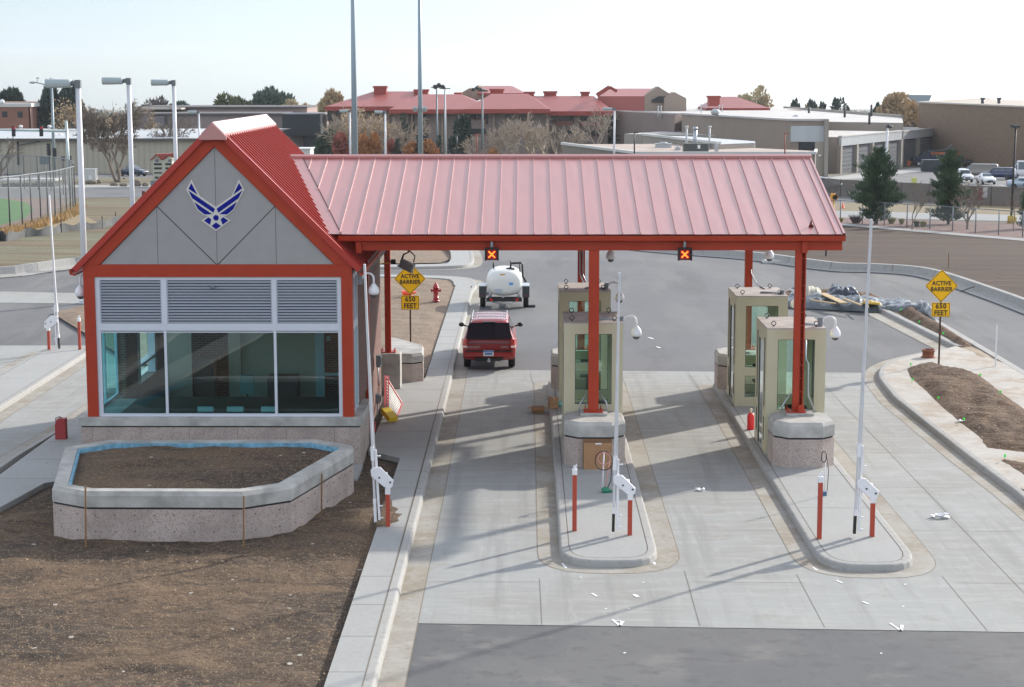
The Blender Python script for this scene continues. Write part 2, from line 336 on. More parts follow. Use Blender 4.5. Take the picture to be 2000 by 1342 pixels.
stained = ground_mat('soil stained walk', [(.45, .44, .60, (.38, .31, .235), .85, None), (2.2, .48, .66, (.52, .50, .46), .8, None), (8, .56, .72, (.27, .205, .15), .5, None)], (.46, .435, .40), .9, ((50, .4, .01),))
def clip(poly, y0, y1):
    def half(P, f):
        o = []
        for i in range(len(P)):
            a, b = P[i], P[(i+1) % len(P)]; fa, fb = f(a), f(b)
            if fa >= 0: o.append(a)
            if (fa < 0) != (fb < 0):
                t = fa/(fa-fb); o.append((a[0]+(b[0]-a[0])*t, a[1]+(b[1]-a[1])*t))
        return o
    P = half(poly, lambda p: p[1]-y0)
    return half(P, lambda p: y1-p[1]) if P else []
def lay(b, poly, h):
    poly = [(p[0], p[1]) for p in poly]
    for (a, _), (c, _) in zip(TB, TB[1:]):
        P = clip(poly, a, c)
        if len(P) > 2: b.raw([(x, y, T(min(max(y, a), c))+h) for x, y in P], [tuple(range(len(P)))])
    return b
def sheet(name, polys, m, lev, kind='structure'):
    b = B()
    for p in polys: lay(b, p, -.012+.004*lev)
    o = b.build(name, m, normals=False)
    me = o.data
    for f in me.polygons:
        if f.normal.z < 0: f.flip()
    return tag(o, kind=kind)
def ribbon(b, path, w0, w1=None, h=0.):
    """flat strip along path between signed offsets w0..w1 (to the left of travel is +)"""
    A = offs(path, w0); C = offs(path, w1)
    for i in range(len(path)-1): b.raw([(A[i][0], A[i][1], h), (A[i+1][0], A[i+1][1], h), (C[i+1][0], C[i+1][1], h), (C[i][0], C[i][1], h)], [(0, 1, 2, 3)])
def offs(path, d, closed=False):
    P = [Vector((p[0], p[1])) for p in path]; n = len(P); out = []
    for i in range(n):
        a = P[(i-1) % n] if (closed or i > 0) else None; c = P[(i+1) % n] if (closed or i < n-1) else None
        d1 = (P[i]-a).normalized() if a is not None else None; d2 = (c-P[i]).normalized() if c is not None else None
        d1 = d1 or d2; d2 = d2 or d1
        n1 = Vector((-d1.y, d1.x)); n2 = Vector((-d2.y, d2.x)); m = (n1+n2); m = m.normalized() if m.length > 1e-6 else n1
        out.append(P[i] + m*(d/max(.35, m.dot(n1))))
    return [(p.x, p.y) for p in out]
def smooth_path(P, k=4):
    P = [Vector((p[0], p[1])) for p in P]; out = []
    for i in range(len(P)-1):
        a = P[max(i-1, 0)]; b = P[i]; c = P[i+1]; d = P[min(i+2, len(P)-1)]
        for j in range(k):
            t = j/k; out.append(.5*((2*b)+(c-a)*t+(2*a-5*b+4*c-d)*t*t+(3*b-a-3*c+d)*t*t*t))
    out.append(P[-1]); return [(p.x, p.y) for p in out]
def kerb(name, path, side, w=.17, h=.15, pan=.5, closed=False, base=None, mt=None):
    """side=+1: the road lies to the left of travel. face at the path, kerb body on the other side, gutter pan on the road"""
    s = side; b = B(); rings = []
    prof = [(.03*s, 0.), (.012*s, h-.035), (-.012*s, h-.008), (-.04*s, h), (-w*s, h+.004), (-w*s, -.05)]
    P = [offs(path, o, closed) for o, z in prof]
    n = len(path)
    idx = range(n) if closed else range(n-1)
    for k in range(len(prof)-1):
        for i in idx:
            j = (i+1) % n; q0, q1 = P[k], P[k+1]
            zz = lambda p, z: (p[0], p[1], (base if base is not None else 0)+z)
            b.raw([zz(q0[i], prof[k][1]), zz(q0[j], prof[k][1]), zz(q1[j], prof[k+1][1]), zz(q1[i], prof[k+1][1])], [(0, 1, 2, 3)])
    o = b.build(name, [mt or kerbc]); tag(o, kind='structure')
    if pan:
        g = B(); A = path+[path[0]] if closed else path
        if closed:
            A1 = offs(path, .028*s, True); A2 = offs(path, pan*s, True); A3 = offs(path, (pan+.022)*s, True)
        else: A1 = offs(path, .028*s); A2 = offs(path, pan*s); A3 = offs(path, (pan+.022)*s)
        for i in idx:
            j = (i+1) % n
            g.m = 0; g.raw([(*A1[i], .0), (*A1[j], .0), (*A2[j], .0), (*A2[i], .0)], [(0, 1, 2, 3)])
            g.m = 1; g.raw([(*A2[i], .0), (*A2[j], .0), (*A3[j], .0), (*A3[i], .0)], [(0, 1, 2, 3)])
        o2 = g.build('gutter', [gutterc, joint_m]); tag(o2, kind='structure')
    return o

# ---- the land, one sheet to the horizon
b = B(); xs = [-6000, -900, -260, -90, -30, 0, 30, 90, 260, 900, 6000]; ys = [-400, 0, 104, 180, 260, 340, 430, 800, 1600, 3500, 9000]
V_ = [(x, y, T(y)-.03) for y in ys for x in xs]; n = len(xs)
b.raw(V_, [(j*n+i, j*n+i+1, (j+1)*n+i+1, (j+1)*n+i) for j in range(len(ys)-1) for i in range(n-1)])
tag(b.build('ground', plain, normals=False), kind='structure')

# ---- asphalt of the gate and the road behind it
sheet('asphalt_road', [[(-30, 2), (16, 2), (16, 33.2), (-2.0, 34.02), (-30, 34.3)]], asphalt, 0)
sheet('asphalt_lanes', [[(-3.2, 62), (60, 62), (60, 116), (-3.2, 116)], [(-90, 60), (-14, 60), (-14, 80), (-3.2, 80), (-3.2, 116), (-30, 116), (-90, 104)]], asphalt_far, 0)
# ---- concrete apron under the canopy
aL = -2.12
sheet('concrete_apron', [[(aL, 33.98), (11.9, 33.36), (40, 31.6), (40, 64.0), (12.0, 64.0), (aL, 64.66)]], concrete, 2)
sheet('concrete_exit_apron', [[(-60, 30), (-14.0, 30), (-14.0, 70.6), (-60, 70.6)], [tuple(G(0, 569)[:2]), tuple(G(175, 573)[:2]), tuple(G(175, 593)[:2]), tuple(G(0, 591)[:2]), (-60, G(0, 589).y), (-60, G(0, 568).y)]], concrete, 2)
jb = B(); zj = .002
def jl(a, c, wd=.011):
    a = Vector((a[0], a[1], zj)); c = Vector((c[0], c[1], zj)); n_ = Vector((-(c-a).y, (c-a).x, 0)).normalized()*wd/2
    jb.raw([a-n_, c-n_, c+n_, a+n_], [(0, 1, 2, 3)])
for (p, q) in [((1054, 1130), (1058.5, 1220)), ((1337, 1115), (1367, 1222)), ((1556, 1122), (1611, 1225)), ((1840, 1125), (1929, 1232)), ((1036, 727), (1041, 752)), ((1344, 727), (1363, 757)), ((1213, 727), (1222, 757))]:
    jl(U(*p), U(*q))
for yy in (36.9, 41.3, 45.8, 50.2, 54.6, 59.1):
    jl((aL, yy), (.26, yy-.02), .012); jl((3.33, yy), (5.76, yy-.03), .012)
    jl((8.85, yy-.04), (11.4, yy-.1), .012)
jl((10.1, 34.6), (10.1, 63.9), .012)
for yy in (42, 50, 58, 66): jl((-30, yy), (-17, yy), .014)
tag(jb.build('pavement_joints', joint_m, normals=False), kind='structure')

# ---- islands
def island(name, x0, x1, tip, shoulder, back):
    cx = (x0+x1)/2; hw = (x1-x0)/2; P = [(x0, back), (x0, shoulder + (.25 if tip < shoulder else -.25))]
    for i in range(13):
        t = pi*i/12; c, s_ = cos(t), sin(t); c = math.copysign(abs(c)**.62, c)
        P.append((cx - hw*c, shoulder - (shoulder-tip)*s_**.75 if 0 < i < 12 else shoulder))
    P += [(x1, shoulder + (.25 if tip < shoulder else -.25)), (x1, back)]
    if tip > shoulder: P = P[::-1]
    kerb('island_kerb', P, -1, closed=True)
    inn = offs(P, .165, True); b = B(); b.prism(inn, .02, .152)
    l2 = offs(P, .172, True); l3 = offs(P, .19, True)
    b.m = 1
    for i in range(len(P)):
        j = (i+1) % len(P); b.raw([(*l2[i], .1555), (*l2[j], .1555), (*l3[j], .1555), (*l3[i], .1555)], [(0, 1, 2, 3)])
    for k in range(1, 6):
        yy = shoulder + k*(back-shoulder)/6.; b.raw([(x0+.18, yy, .1555), (x1-.18, yy, .1555), (x1-.18, yy+.012, .1555), (x0+.18, yy+.012, .1555)], [(0, 1, 2, 3)])
    tag(b.build(name, [concrete_new, dark_joint]), kind='structure')
island('island', .74, 2.83, 38.05, 39.3, 61.45)
island('island', 6.29, 8.36, 37.72, 39.25, 60.9)
island('exit_island', -18.43, -16.55, 69.0, 68.2, 30)

# ---- left kerb of lane one, running back and round the corner
kp = [(-2.63, 3), (-2.63, 20), (-2.60, 45), (-2.62, 60), (-2.66, 76), (-2.66, 84)]
cv = [U(930, 564), U(929.5, 556), U(921, 549.5), U(905, 546.5), U(870, 544), U(754, 541), U(600, 541), U(400, 541)]
KL = kp + smooth_path([(-2.66, 88)] + [(p.x, p.y) for p in cv], 4)
kerb('kerb', KL, -1)
# sidewalk slabs at kerb height
walk = B()
walk.prism([(-2.79, 3), (-2.79, 48.6), (-3.45, 48.6), (-3.45, 3)], .0, .152)
walk.prism([(-2.79, 48.6), (-2.79, 61.2), (-4.4, 61.2), (-4.4, 49.6), (-3.45, 48.6)], 0, .152)
walk.prism([(-2.79, 61.2), (-2.79, 90.), (-3.55, 90.), (-3.5, 61.8), (-4.4, 61.2)], 0, .152)
WP = smooth_path([(-2.79-.03, 90)] + [(p.x-.12, p.y-.12) for p in cv], 3); WI = offs(WP, 1.)
for i in range(2, len(WP)-1): walk.prism([WP[i], WP[i+1], WI[i+1], WI[i]], 0, .148-.00004*i)
walk.prism([(-13.75, 44.0), (-11.6, 46.2), (-11.6, 61), (-13.6, 61)], 0, .152)
walk.prism([(-13.6, 61), (-11.6, 61), (-11.6, 63), (-13.6, 76)], 0, .152)
walk.prism([(-11.6, 45.2), (-4.4, 46.0), (-4.4, 48), (-11.6, 48)], 0, .15)
walk.prism([(-13.75, 44.0), (-11.6, 46.2), (-12.25, 45.9), (-12.7, 42.7), (-12.0, 34), (-10.8, 24), (-9.6, 5), (-10.8, 5), (-12.1, 24), (-13.2, 34)], 0, .151)
walk.m = 1
for yy in [6+2.05*i for i in range(21)]: walk.box(-3.45, -2.79, yy, yy+.014, .15, .1545)
for yy in [50+2.4*i for i in range(5)]: walk.box(-4.4, -2.79, yy, yy+.014, .15, .1545)
for yy in [62+2.0*i for i in range(14)]: walk.box(-3.52, -2.79, yy, yy+.016, .15, .1545)
for yy in [46+2.4*i for i in range(7)]: walk.box(-13.6, -11.6, yy, yy+.014, .15, .1545)
walk.box(-2.81, -2.79, 3, 84, .15, .156)
tag(walk.build('sidewalk', [concrete_new, joint_m]), kind='structure')
kerb('kerb', [(-14.4, 3), (-14.3, 40), (-14.09, 48.9), (-13.72, 54.6), (-13.6, 61), (-13.6, 78)], +1)
# front soil
def mound(name, poly, base, amp, m, step=.35, sc=.5, seed=0, edge=.4, kind='structure', crest=0., fy=T):
    """lumpy surface filling a polygon: a grid kept inside the outline, sinking to base at its edge"""
    b = B(); xs_ = [p[0] for p in poly]; ys_ = [p[1] for p in poly]
    n = len(poly)
    def inside(x, y):
        c = False; j = n-1
        for i in range(n):
            if (poly[i][1] > y) != (poly[j][1] > y) and x < (poly[j][0]-poly[i][0])*(y-poly[i][1])/(poly[j][1]-poly[i][1])+poly[i][0]: c = not c
            j = i
        return c
    def dist(x, y):
        best = 9e9; bp = None
        for i in range(n):
            a = poly[i]; c = poly[(i+1) % n]; dx, dy = c[0]-a[0], c[1]-a[1]; L2 = dx*dx+dy*dy or 1e-9
            t = max(0, min(1, ((x-a[0])*dx+(y-a[1])*dy)/L2)); qx, qy = a[0]+t*dx, a[1]+t*dy; d = hypot(x-qx, y-qy)
            if d < best: best = d; bp = (qx, qy)
        return best, bp
    X0, Y0 = min(xs_), min(ys_); nx = int((max(xs_)-X0)/step)+2; ny = int((max(ys_)-Y0)/step)+2
    idx = {}
    def vid(i, j):
        if (i, j) in idx: return idx[(i, j)]
        x, y = X0+i*step, Y0+j*step; d, bp = dist(x, y); ins = inside(x, y)
        if not ins: x, y = bp; d = 0
        e = min(1, d/edge); e = e*e*(3-2*e)
        z = fy(y)+base + e*(crest + amp*(mnoise.fractal(Vector((x*sc+seed, y*sc, seed)), .75, 2.1, 6)+.25))
        b.v.append((x, y, z)); idx[(i, j)] = len(b.v)-1; return idx[(i, j)]
    for i in range(nx):
        for j in range(ny):
            c = [(i, j), (i+1, j), (i+1, j+1), (i, j+1)]
            if any(inside(X0+a*step, Y0+k*step) for a, k in c):
                b.f.append(tuple(vid(a, k) for a, k in c)); b.mi.append(0); b.sm.append(True)
    return tag(b.build(name, m, normals=False), kind=kind)
FS = [(-3.46, 4), (-3.46, 43.2), (-3.5, 48.5), (-4.35, 49.5), (-4.5, 46.1), (-11.5, 45.4), (-12.2, 45.7), (-12.7, 42.6), (-12.0, 34), (-10.8, 24), (-9.6, 4)]
mound('soil', [(-3.44, 4), (-3.44, 42.6), (-3.30, 43.4), (-3.5, 44.1), (-3.5, 48.4), (-4.35, 49.3), (-4.5, 46.4), (-11.5, 45.6), (-12.2, 45.7), (-12.72, 42.6), (-12.0, 34), (-10.8, 24), (-9.6, 4)], .02, .11, dirt, .115, .6, 3, edge=.5, crest=.03)
tag(B().box(-9.7, -3.46, 3, 46, -.2, .05).build('soil_bed', dirt), kind='structure')

sp_ = [(-3.50, 40.9), (-3.28, 41.0), (-3.12, 41.3), (-2.98, 41.5), (-3.04, 41.8), (-2.95, 42.2), (-3.15, 42.3), (-3.08, 42.7), (-3.25, 43.0), (-3.30, 43.6), (-3.5, 43.8)]
mound('spilled_soil', sp_, .154, .02, dirt, .05, 2.5, 71, edge=.1, crest=.012)
None and mound('spilled_soil', [(-3.5, 31), (-3.36, 31.2), (-3.38, 32), (-3.30, 32.4), (-3.36, 33), (-3.5, 33.3)], .154, .02, dirt, .05, 2.5, 73, edge=.1, crest=.01)
# ---- dirt beside the sign, left of the lane behind the gatehouse
DL = [(-3.56, 61.7)] + [(-3.52, 90)] + [(p[0], p[1]) for p in offs(WP, 1.)[2:]] 
endp = DL[-1]
DLp = [(x, y) for x, y in DL] + [(endp[0]-4, 80), (-14.5, 66), (-10, 61.7)]
mound('soil', DLp, .08, .10, dirt_pale, .33, .6, 9, edge=.6, crest=.06)
# the island of dirt and kerb beyond the side street
c2 = [U(895, 470), U(918, 488), U(925, 504), U(924, 514.5), U(917, 520.5), U(895, 524), U(840, 526), U(740, 527)]
C2 = smooth_path([(p.x, p.y) for p in c2], 4)
kerb('kerb', C2, +1, h=.16)
wk = B(); Wi = offs(C2, 1.3) ; Wi2 = offs(C2, -1.3)
for i in range(len(C2)-1): wk.prism([C2[i], C2[i+1], Wi2[i+1], Wi2[i]], -.05, .15)
tag(wk.build('sidewalk', [concrete_new]), kind='structure')
p_ = [U(882, 470), U(884, 494), U(880, 508), U(860, 515), U(740, 517), U(500, 515), U(500, 480)]
mound('soil', [(q.x, q.y) for q in p_], .05, .1, dirt_pale, .8, .4, 4, edge=1.5, crest=.08)
sheet('concrete_pad', [[tuple(U(*q)[:2]) for q in ((822, 508.5), (862, 511), (853, 515), (800, 514))]], concrete_new, 8)

# ---- right kerb of lane three, curving round into the planting bed
KR = [(12.6, 20), (12.3, 38), (12.2, 45), (12.05, 49.1), (11.95, 53.3), (11.86, 58.2)]
cR = [U(1722, 752), U(1716, 738), U(1722, 723), U(1742, 711), U(1775, 701), U(1815, 692.5), U(1840, 688)]
kerb('kerb', KR[:-1] + smooth_path([KR[-1]]+[(p.x, p.y) for p in cR], 5), +1, pan=.5)
KRs = KR[:-1] + smooth_path([KR[-1]]+[(p.x, p.y) for p in cR], 5)
# island ground between the lane and the other road
def pts(*a, z=0.): return [(U(px, py, z).x, U(px, py, z).y) for px, py in a]
back = pts((1867, 683), (1800, 646), (1724, 612), (1690, 603), (1640, 598), (1560, 594), (1535, 590))
outer = pts((2000, 733), (1915, 680), (1857, 644), (1815, 620), (1760, 600), (1690, 590), (1600, 578), (1535, 574))
b = B(); b.prism(offs(KRs, -.15)[2:] + [(p[0], p[1]) for p in pts((1867, 683))] + pts((2010, 735), (2300, 860)) + [(30, 40), (24, 32)], -.05, .149)
tag(b.build('sidewalk', stained), kind='structure')
sheetz = lambda name, px, z, m: tag(B().raw([tuple(U(a, c, z)) for a, c in px], [tuple(range(len(px)))]).build(name, m, normals=False), kind='structure')
bedp = [(1768, 720), (1778, 715), (1822, 709), (1912, 731), (2000, 797), (2060, 842), (2060, 900), (2000, 884), (1926, 875), (1900, 845), (1869, 823), (1800, 760), (1776, 738)]
mound('soil', [(U(a, c, .15).x, U(a, c, .15).y) for a, c in bedp], .14, .13, dirt_bed, .17, .9, 21, edge=.5, crest=.12)
mound('soil', [(U(a, c, .15).x, U(a, c, .15).y) for a, c in [(1944, 893), (2000, 902), (2060, 918), (2060, 960), (2000, 931), (1965, 908)]], .14, .08, dirt_bed, .17, .9, 25, edge=.4, crest=.06)
# median strip of kerb and dirt that narrows to the covered pile
med_in = pts((1867, 683), (1724, 612), (1700, 604), (1650, 599), (1560, 594), (1536, 589))
kerb('kerb', med_in, +1, w=.25, pan=.75)
kerb('kerb', pts((1545, 572), (1680, 580), (1760, 600), (1815, 621), (1857, 646), (1940, 695), (2010, 737), (2200, 850)), +1, w=.3, pan=0)
b = B(); b.prism(offs(med_in, -.2) + pts((1545, 575), (1680, 583), (1760, 603), (1815, 624), (1857, 649), (1935, 695), (2010, 740), (1960, 715), (1880, 690)), -.05, .10)
tag(b.build('median', sand), kind='structure')
mound('soil', pts((1745, 605), (1790, 606), (1830, 628), (1868, 652), (1905, 676), (1872, 680), (1828, 655), (1780, 630), z=.1), .1, .12, dirt_bed, .2, .9, 31, edge=.5, crest=.22)
mound('soil', pts((1905, 676), (1960, 712), (2000, 738), (1990, 738), (1940, 716), (1890, 690), z=.1), .1, .06, sand, .25, .9, 33, edge=.3, crest=.06)
# ---- far kerb of the other road (tall barrier kerb) and the field behind it
fk = [(1180, 480), (1285, 492), (1460, 506), (1560, 519), (1640, 529), (1700, 530.5), (1783, 536), (1840, 548), (1933, 580), (2000, 605), (2120, 655), (2400, 800)]
FK = smooth_path([(G(a, c).x, G(a, c).y) for a, c in fk], 4)
def barrier(name, path, side, h=.42):
    b = B(); s = side; prof = [(.55*s, .02), (.5*s, .05), (.10*s, .07), (0, .12), (-.06*s, h), (-.30*s, h+.01), (-.34*s, -.6)]
    P = [offs(path, o) for o, z in prof]
    for k in range(len(prof)-1):
        for i in range(len(path)-1):
            b.raw([(*P[k][i], T(P[k][i][1])+prof[k][1]), (*P[k][i+1], T(P[k][i+1][1])+prof[k][1]), (*P[k+1][i+1], T(P[k+1][i+1][1])+prof[k+1][1]), (*P[k+1][i], T(P[k+1][i][1])+prof[k+1][1])], [(0, 1, 2, 3)])
    b.m = 1; acc = 0
    for i in range(len(path)-1):
        acc += hypot(path[i+1][0]-path[i][0], path[i+1][1]-path[i][1])
        if acc > 3:
            acc = 0; q = [(P[j][i][0], P[j][i][1], T(P[j][i][1])+prof[j][1]+.004) for j in (2, 3, 4, 5)]; d = (Vector(path[i+1])-Vector(path[i])).normalized()*.05
            for u_, v_ in zip(q, q[1:]): b.raw([u_, v_, (v_[0]+d.x, v_[1]+d.y, v_[2]), (u_[0]+d.x, u_[1]+d.y, u_[2])], [(0, 1, 2, 3)])
    return tag(b.build(name, [kerbc, joint_m]), kind='structure')
barrier('barrier_kerb', FK, -1)
fpoly = offs(FK, .3); 
fld = [tuple(p) for p in fpoly] + [(60, 60), (130, 80), (130, G(2150, 480).y)] + [(G(a, c).x, G(a, c).y) for a, c in [(2000, 467), (1645, 438), (1400, 415), (1200, 420)]]
sheet('field', [fld], field, 1)
lk = [(-300, 560), (0, 541), (60, 534), (110, 527), (150, 521.5), (200, 517), (300, 508), (480, 500)]
LK = smooth_path([(G(a, c).x, G(a, c).y) for a, c in lk], 4)
barrier('barrier_kerb', LK, -1, .5)
# ------------------------------------------------------------ gatehouse
red = mat('brick red trim paint', (.385, .044, .018), .5, spec=.25, var=.08, vs=1.5, bump=.03, bs=4)
sheenred = mat('sheen paled seam metal', (.37, .066, .046), .45, var=.06, vs=.6, spec=1., coat=1., bump=.10, bs=.9)  # same red paint as redroof, base paled to put sky sheen into colour
sheenred.node_tree.nodes['Principled BSDF'].inputs['Coat Roughness'].default_value = .46; sheenred.node_tree.nodes['Principled BSDF'].inputs['Coat IOR'].default_value = 2.15
redroof = mat('red standing seam metal', (.40, .030, .018), .42, var=.06, vs=.6, spec=.4, coat=.15, bump=.10, bs=.9)
redroof.node_tree.nodes['Principled BSDF'].inputs['Coat Roughness'].default_value = .3
panel = mat('grey cladding panel', (.33, .32, .315), .8, var=.04, vs=3, bump=.12, bs=60)
silver = mat('silver frame metal', (.60, .63, .69), .45, .1)
louvre_m = mat('louvre slat metal', (.40, .43, .49), .5, .1)
black = mat('black', (.012, .012, .013), .5)
darkgrey = mat('dark grey metal', (.05, .055, .06), .5, .3)
grey = mat('grey metal box', (.20, .22, .24), .5, .2)
white = mat('white enamel', (.78, .78, .80), .35, var=.04, vs=2)
castc = mat('cast stone cap', (.43, .42, .395), .8, var=.30, vs=1.7, bump=.3, bs=40)
aggr = mat('pink exposed aggregate', (.47, .395, .355), .85, var=.22, vs=1.1, bump=.5, bs=90, speck=(48, .2, (.27, .175, .145), .6))
galv = mat('galvanised steel', (.42, .45, .48), .42, .6, var=.1, vs=3)
brick = brick_mat('brown brick', (.16, .055, .04), (.10, .035, .028), (.26, .22, .19))
glass_t = glass_mat('teal window glass', (.50, .93, .95), .06)
plaster = mat('beige interior wall', (.50, .42, .34), .9)
GX, GD = -8.164, 47.88
def fz(py, D=GD): return UD(420, py, D).z
def fx(px, D=GD, py=650): return UD(px, py, D).x
gate = thing('gatehouse', 'gabled red and grey gatehouse with big windows beside the covered lanes', 'gatehouse', (GX, GD, 0))
HB = 3.718                                   # half width of the base wall
def oct_(cx, y0, w, d, c): return [(cx-w/2+c, y0), (cx+w/2-c, y0), (cx+w/2, y0+c), (cx+w/2, y0+d-c), (cx+w/2-c, y0+d), (cx-w/2+c, y0+d), (cx-w/2, y0+d-c), (cx-w/2, y0+c)]
def stone_wall(parent, name, poly, z0, zt, cap=.38, hole=None, mats=None, world=True, dz=.045):
    """aggregate body, groove, chamfered cast cap following a closed outline (counter-clockwise)"""
    def ring(off, z): return [(x, y, z) for x, y in offs(poly, off, True)]
    b = B(); b.loft([ring(0, z0), ring(0, zt-cap-.05)], cap=True); bo = b.build(name, aggr, parent, world)
    b = B(); b.m = 1; b.loft([ring(.03, zt-cap-.05), ring(.03, zt-cap)], cap=False)
    b.m = 0; rs = [ring(.0, zt-cap), ring(-.008, zt-cap), ring(-.008, zt-.10), ring(.05, zt)]
    if hole: rs += [ring(hole, zt), ring(hole, zt-hole*1.6-.1)]
    b.loft(rs, cap=False)
    if hole: b.raw([tuple(p) for p in ring(0.001, zt-cap)], [tuple(range(len(poly)))]) if False else None
    else: b.raw(ring(.05, zt), [tuple(range(len(poly)))])
    b.m = 0
    co = b.build('cap', [castc, black], parent, world)
    return bo, co
bw = [(GX-HB, GD-.12), (GX+HB, GD-.12), (GX+HB, 50.6), (GX-HB, 50.6)]
b = B(); b.prism(bw, 0, 1.16); b.m = 1
for k in range(6): b.box(GX-HB+.3+k*1.29, GX-HB+.306+k*1.29, GD-.122, GD-.11, .1, 1.16)
for k in range(24): b.cyl((GX-HB+.25+k*.31, GD-.123, .82), (GX-HB+.25+k*.31, GD-.11, .82), .014, n=6)
b.build('base_wall', [aggr, black], gate, True)
b = B(); ov = .05; b.prism([(GX-HB-ov, GD-.17), (GX+HB+ov, GD-.17), (GX+HB+ov, 50.65), (GX-HB-ov, 50.65)], 1.2, 1.4255)
b.m = 1; b.prism([(GX-HB+.01, GD-.10), (GX+HB-.01, GD-.10), (GX+HB-.01, 50.59), (GX-HB+.01, 50.59)], 1.16, 1.2)
b.build('sill', [castc, black], gate, True, bevel=.012)
# red frame
HC = 3.548; zc0, zb0, zb1 = 1.4255, fz(541), fz(518)
ZR = 9.134
for s in (-1, 1):
    b = B(); b.box(GX+s*HC-(0 if s < 0 else .29), GX+s*HC+(.29 if s < 0 else 0), GD-.02, GD+.27, zc0, zb0); b.build('column', red, gate, True, bevel=.006)
b = B(); b.box(GX-HC, GX+HC, GD-.025, GD+.3, zb0, zb1+.02); b.build('gable_beam', red, gate, True, bevel=.006)
PH = 3.106; PZ1 = 8.589
for s in (-1, 1):
    b = B(); ZT = ZR-.12
    po = [(GX, PZ1), (GX+s*(PH), zb1+.01), (GX+s*(ZT-zb1-.01), zb1+.01), (GX, ZT)]
    po = [(x, z) for x, z in po]; b.prism(po, GD-.045, GD+.25, 'XZ'); b.build('barge_board', red, gate, True, bevel=.006)
b = B(); b.prism([(GX-PH-.05, zb1), (GX+PH+.05, zb1), (GX, PZ1+.05)], GD+.012, GD+.1, 'XZ')
pan_o = b.build('gable_panel', panel, gate, True)
# joints of the cladding as slim reveals
b = B()
zmid = fz(396); 
def rv(x0, z0, x1, z1, w_): b.bar((x0, GD+.012, z0), (x1, GD+.012, z1), w_, .006, up=(0, 1, 0))
rv(GX-1.56, zb1+1.56, GX, zb1, .022); rv(GX+1.56, zb1+1.56, GX, zb1, .022)
rv(GX, zb1, GX, PZ1, .008); rv(GX-1.56, zb1, GX-1.56, zb1+1.56, .008); rv(GX+1.56, zb1, GX+1.56, zb1+1.56, .008)
rv(GX-PH, zb1+.012, GX+PH, zb1+.012, .02); rv(GX-PH, zb1, GX, PZ1, .02); rv(GX+PH, zb1, GX, PZ1, .02)
b.build('panel_joint', black, gate, True)
# winged emblem
def em(zx, zy): q = UD(330+zx/9.584, 330+zy/9.584, GD); return (q.x, q.z)
cX = 873
def mir(P): return [(2*cX-x, y) for x, y in P][::-1]
outl = [(422, 195), (322, 388), (440, 592), (532, 775), (660, 868), (728, 880), (604, 968), (882, 1160)]
outl2 = [(1152, 968), (1030, 880), (1095, 870), (1212, 775), (1302, 595), (1412, 388), (1308, 195), (1175, 505), (878, 708), (583, 510)]
b = B(); b.prism([em(*p) for p in outl+outl2], GD-.012, GD+.012, 'XZ'); e0 = b.build('emblem', mat('cream sign enamel', (.60, .58, .53), .5), gate, True)
b = B()
blu = [[(420, 265), (368, 372), (532, 480)], [(363, 403), (440, 552), (835, 820), (862, 745)], [(473, 618), (545, 755), (668, 852), (815, 848)],
       [(740, 905), (655, 968), (768, 1046), (797, 945)], [(882, 1000), (797, 1065), (882, 1132), (975, 1065)],
       [(1312, 262), (1205, 482), (1372, 362)], [(1378, 400), (895, 742), (925, 822), (1303, 552)], [(1275, 612), (945, 846), (1090, 852), (1207, 755)],
       [(1018, 903), (967, 943), (1008, 1043), (1112, 966)]]
for P in blu: b.prism([em(*p) for p in P], GD-.018, GD-.011, 'XZ')
c0 = em(882, 915); rr = em(935, 915)[0]-c0[0]
b.prism([(c0[0]+rr*cos(t*pi/12), c0[1]+rr*sin(t*pi/12)) for t in range(24)], GD-.018, GD-.011, 'XZ')
b.build('emblem_feathers', mat('royal blue enamel', (.005, .010, .22), .6, spec=.15), e0, True)
# curtain wall: frame, louvres, windows
xL, xR = GX-HC+.29, GX+HC-.29; m1, m2 = fx(322), fx(536.5); zt_, zl, zg, zs = zb0, fz(634), fz(648), 1.4255
fy0, fy1 = GD+.03, GD+.12
b = B()
for (a, c) in ((xL, xL+.12), (xR-.10, xR), (m1-.035, m1+.035), (m2-.035, m2+.035)): b.box(a, c, fy0, fy1, zs+.0, zt_)
b.box(m1-.07, m1+.07, fy0-.004, fy1, zl, zt_); b.box(m2-.06, m2+.06, fy0-.004, fy1, zl, zt_)
for (a, c) in ((zs, zs+.075), (zl-.02, zl+.02), (zg-.0, zl-.02), (zt_-.09, zt_), (zg-.03, zg+.02)): b.box(xL+.001, xR-.001, fy0+.003, fy1-.003, a, c)
b.build('window_frame', silver, gate, True)
for (a, c) in ((xL+.12, m1-.07), (m1+.07, m2-.06), (m2+.06, xR-.10)):
    b = B(); n = 15; z0, z1 = zl+.02, zt_-.09
    b.box(a, a+.03, fy0+.01, fy1, z0, z1); b.box(c-.03, c, fy0+.01, fy1, z0, z1)
    for k in range(n):
        z = z0+(z1-z0)*(k+.5)/n; h = (z1-z0)/n
        b.raw([(a+.03, fy0+.012, z-h*.42), (c-.03, fy0+.012, z-h*.42), (c-.03, fy0+.012, z-h*.25), (a+.03, fy0+.012, z-h*.25), (c-.03, fy0+.06, z+h*.2), (a+.03, fy0+.06, z+h*.2)], [(0, 1, 2, 3), (3, 2, 4, 5)])
    b.m = 1; b.box(a, c, fy1-.01, fy1+.01, z0, z1)
    b.build('louvre', [louvre_m, darkgrey], gate, True, normals=False)
for (a, c) in ((xL+.12, m1-.035), (m1+.035, m2-.035), (m2+.035, xR-.1)):
    b = B(); b.raw([(a, GD+.07, zs+.07), (c, GD+.07, zs+.07), (c, GD+.07, zg-.02), (a, GD+.07, zg-.02)], [(0, 1, 2, 3)]); b.build('window', glass_t, gate, True, normals=False)
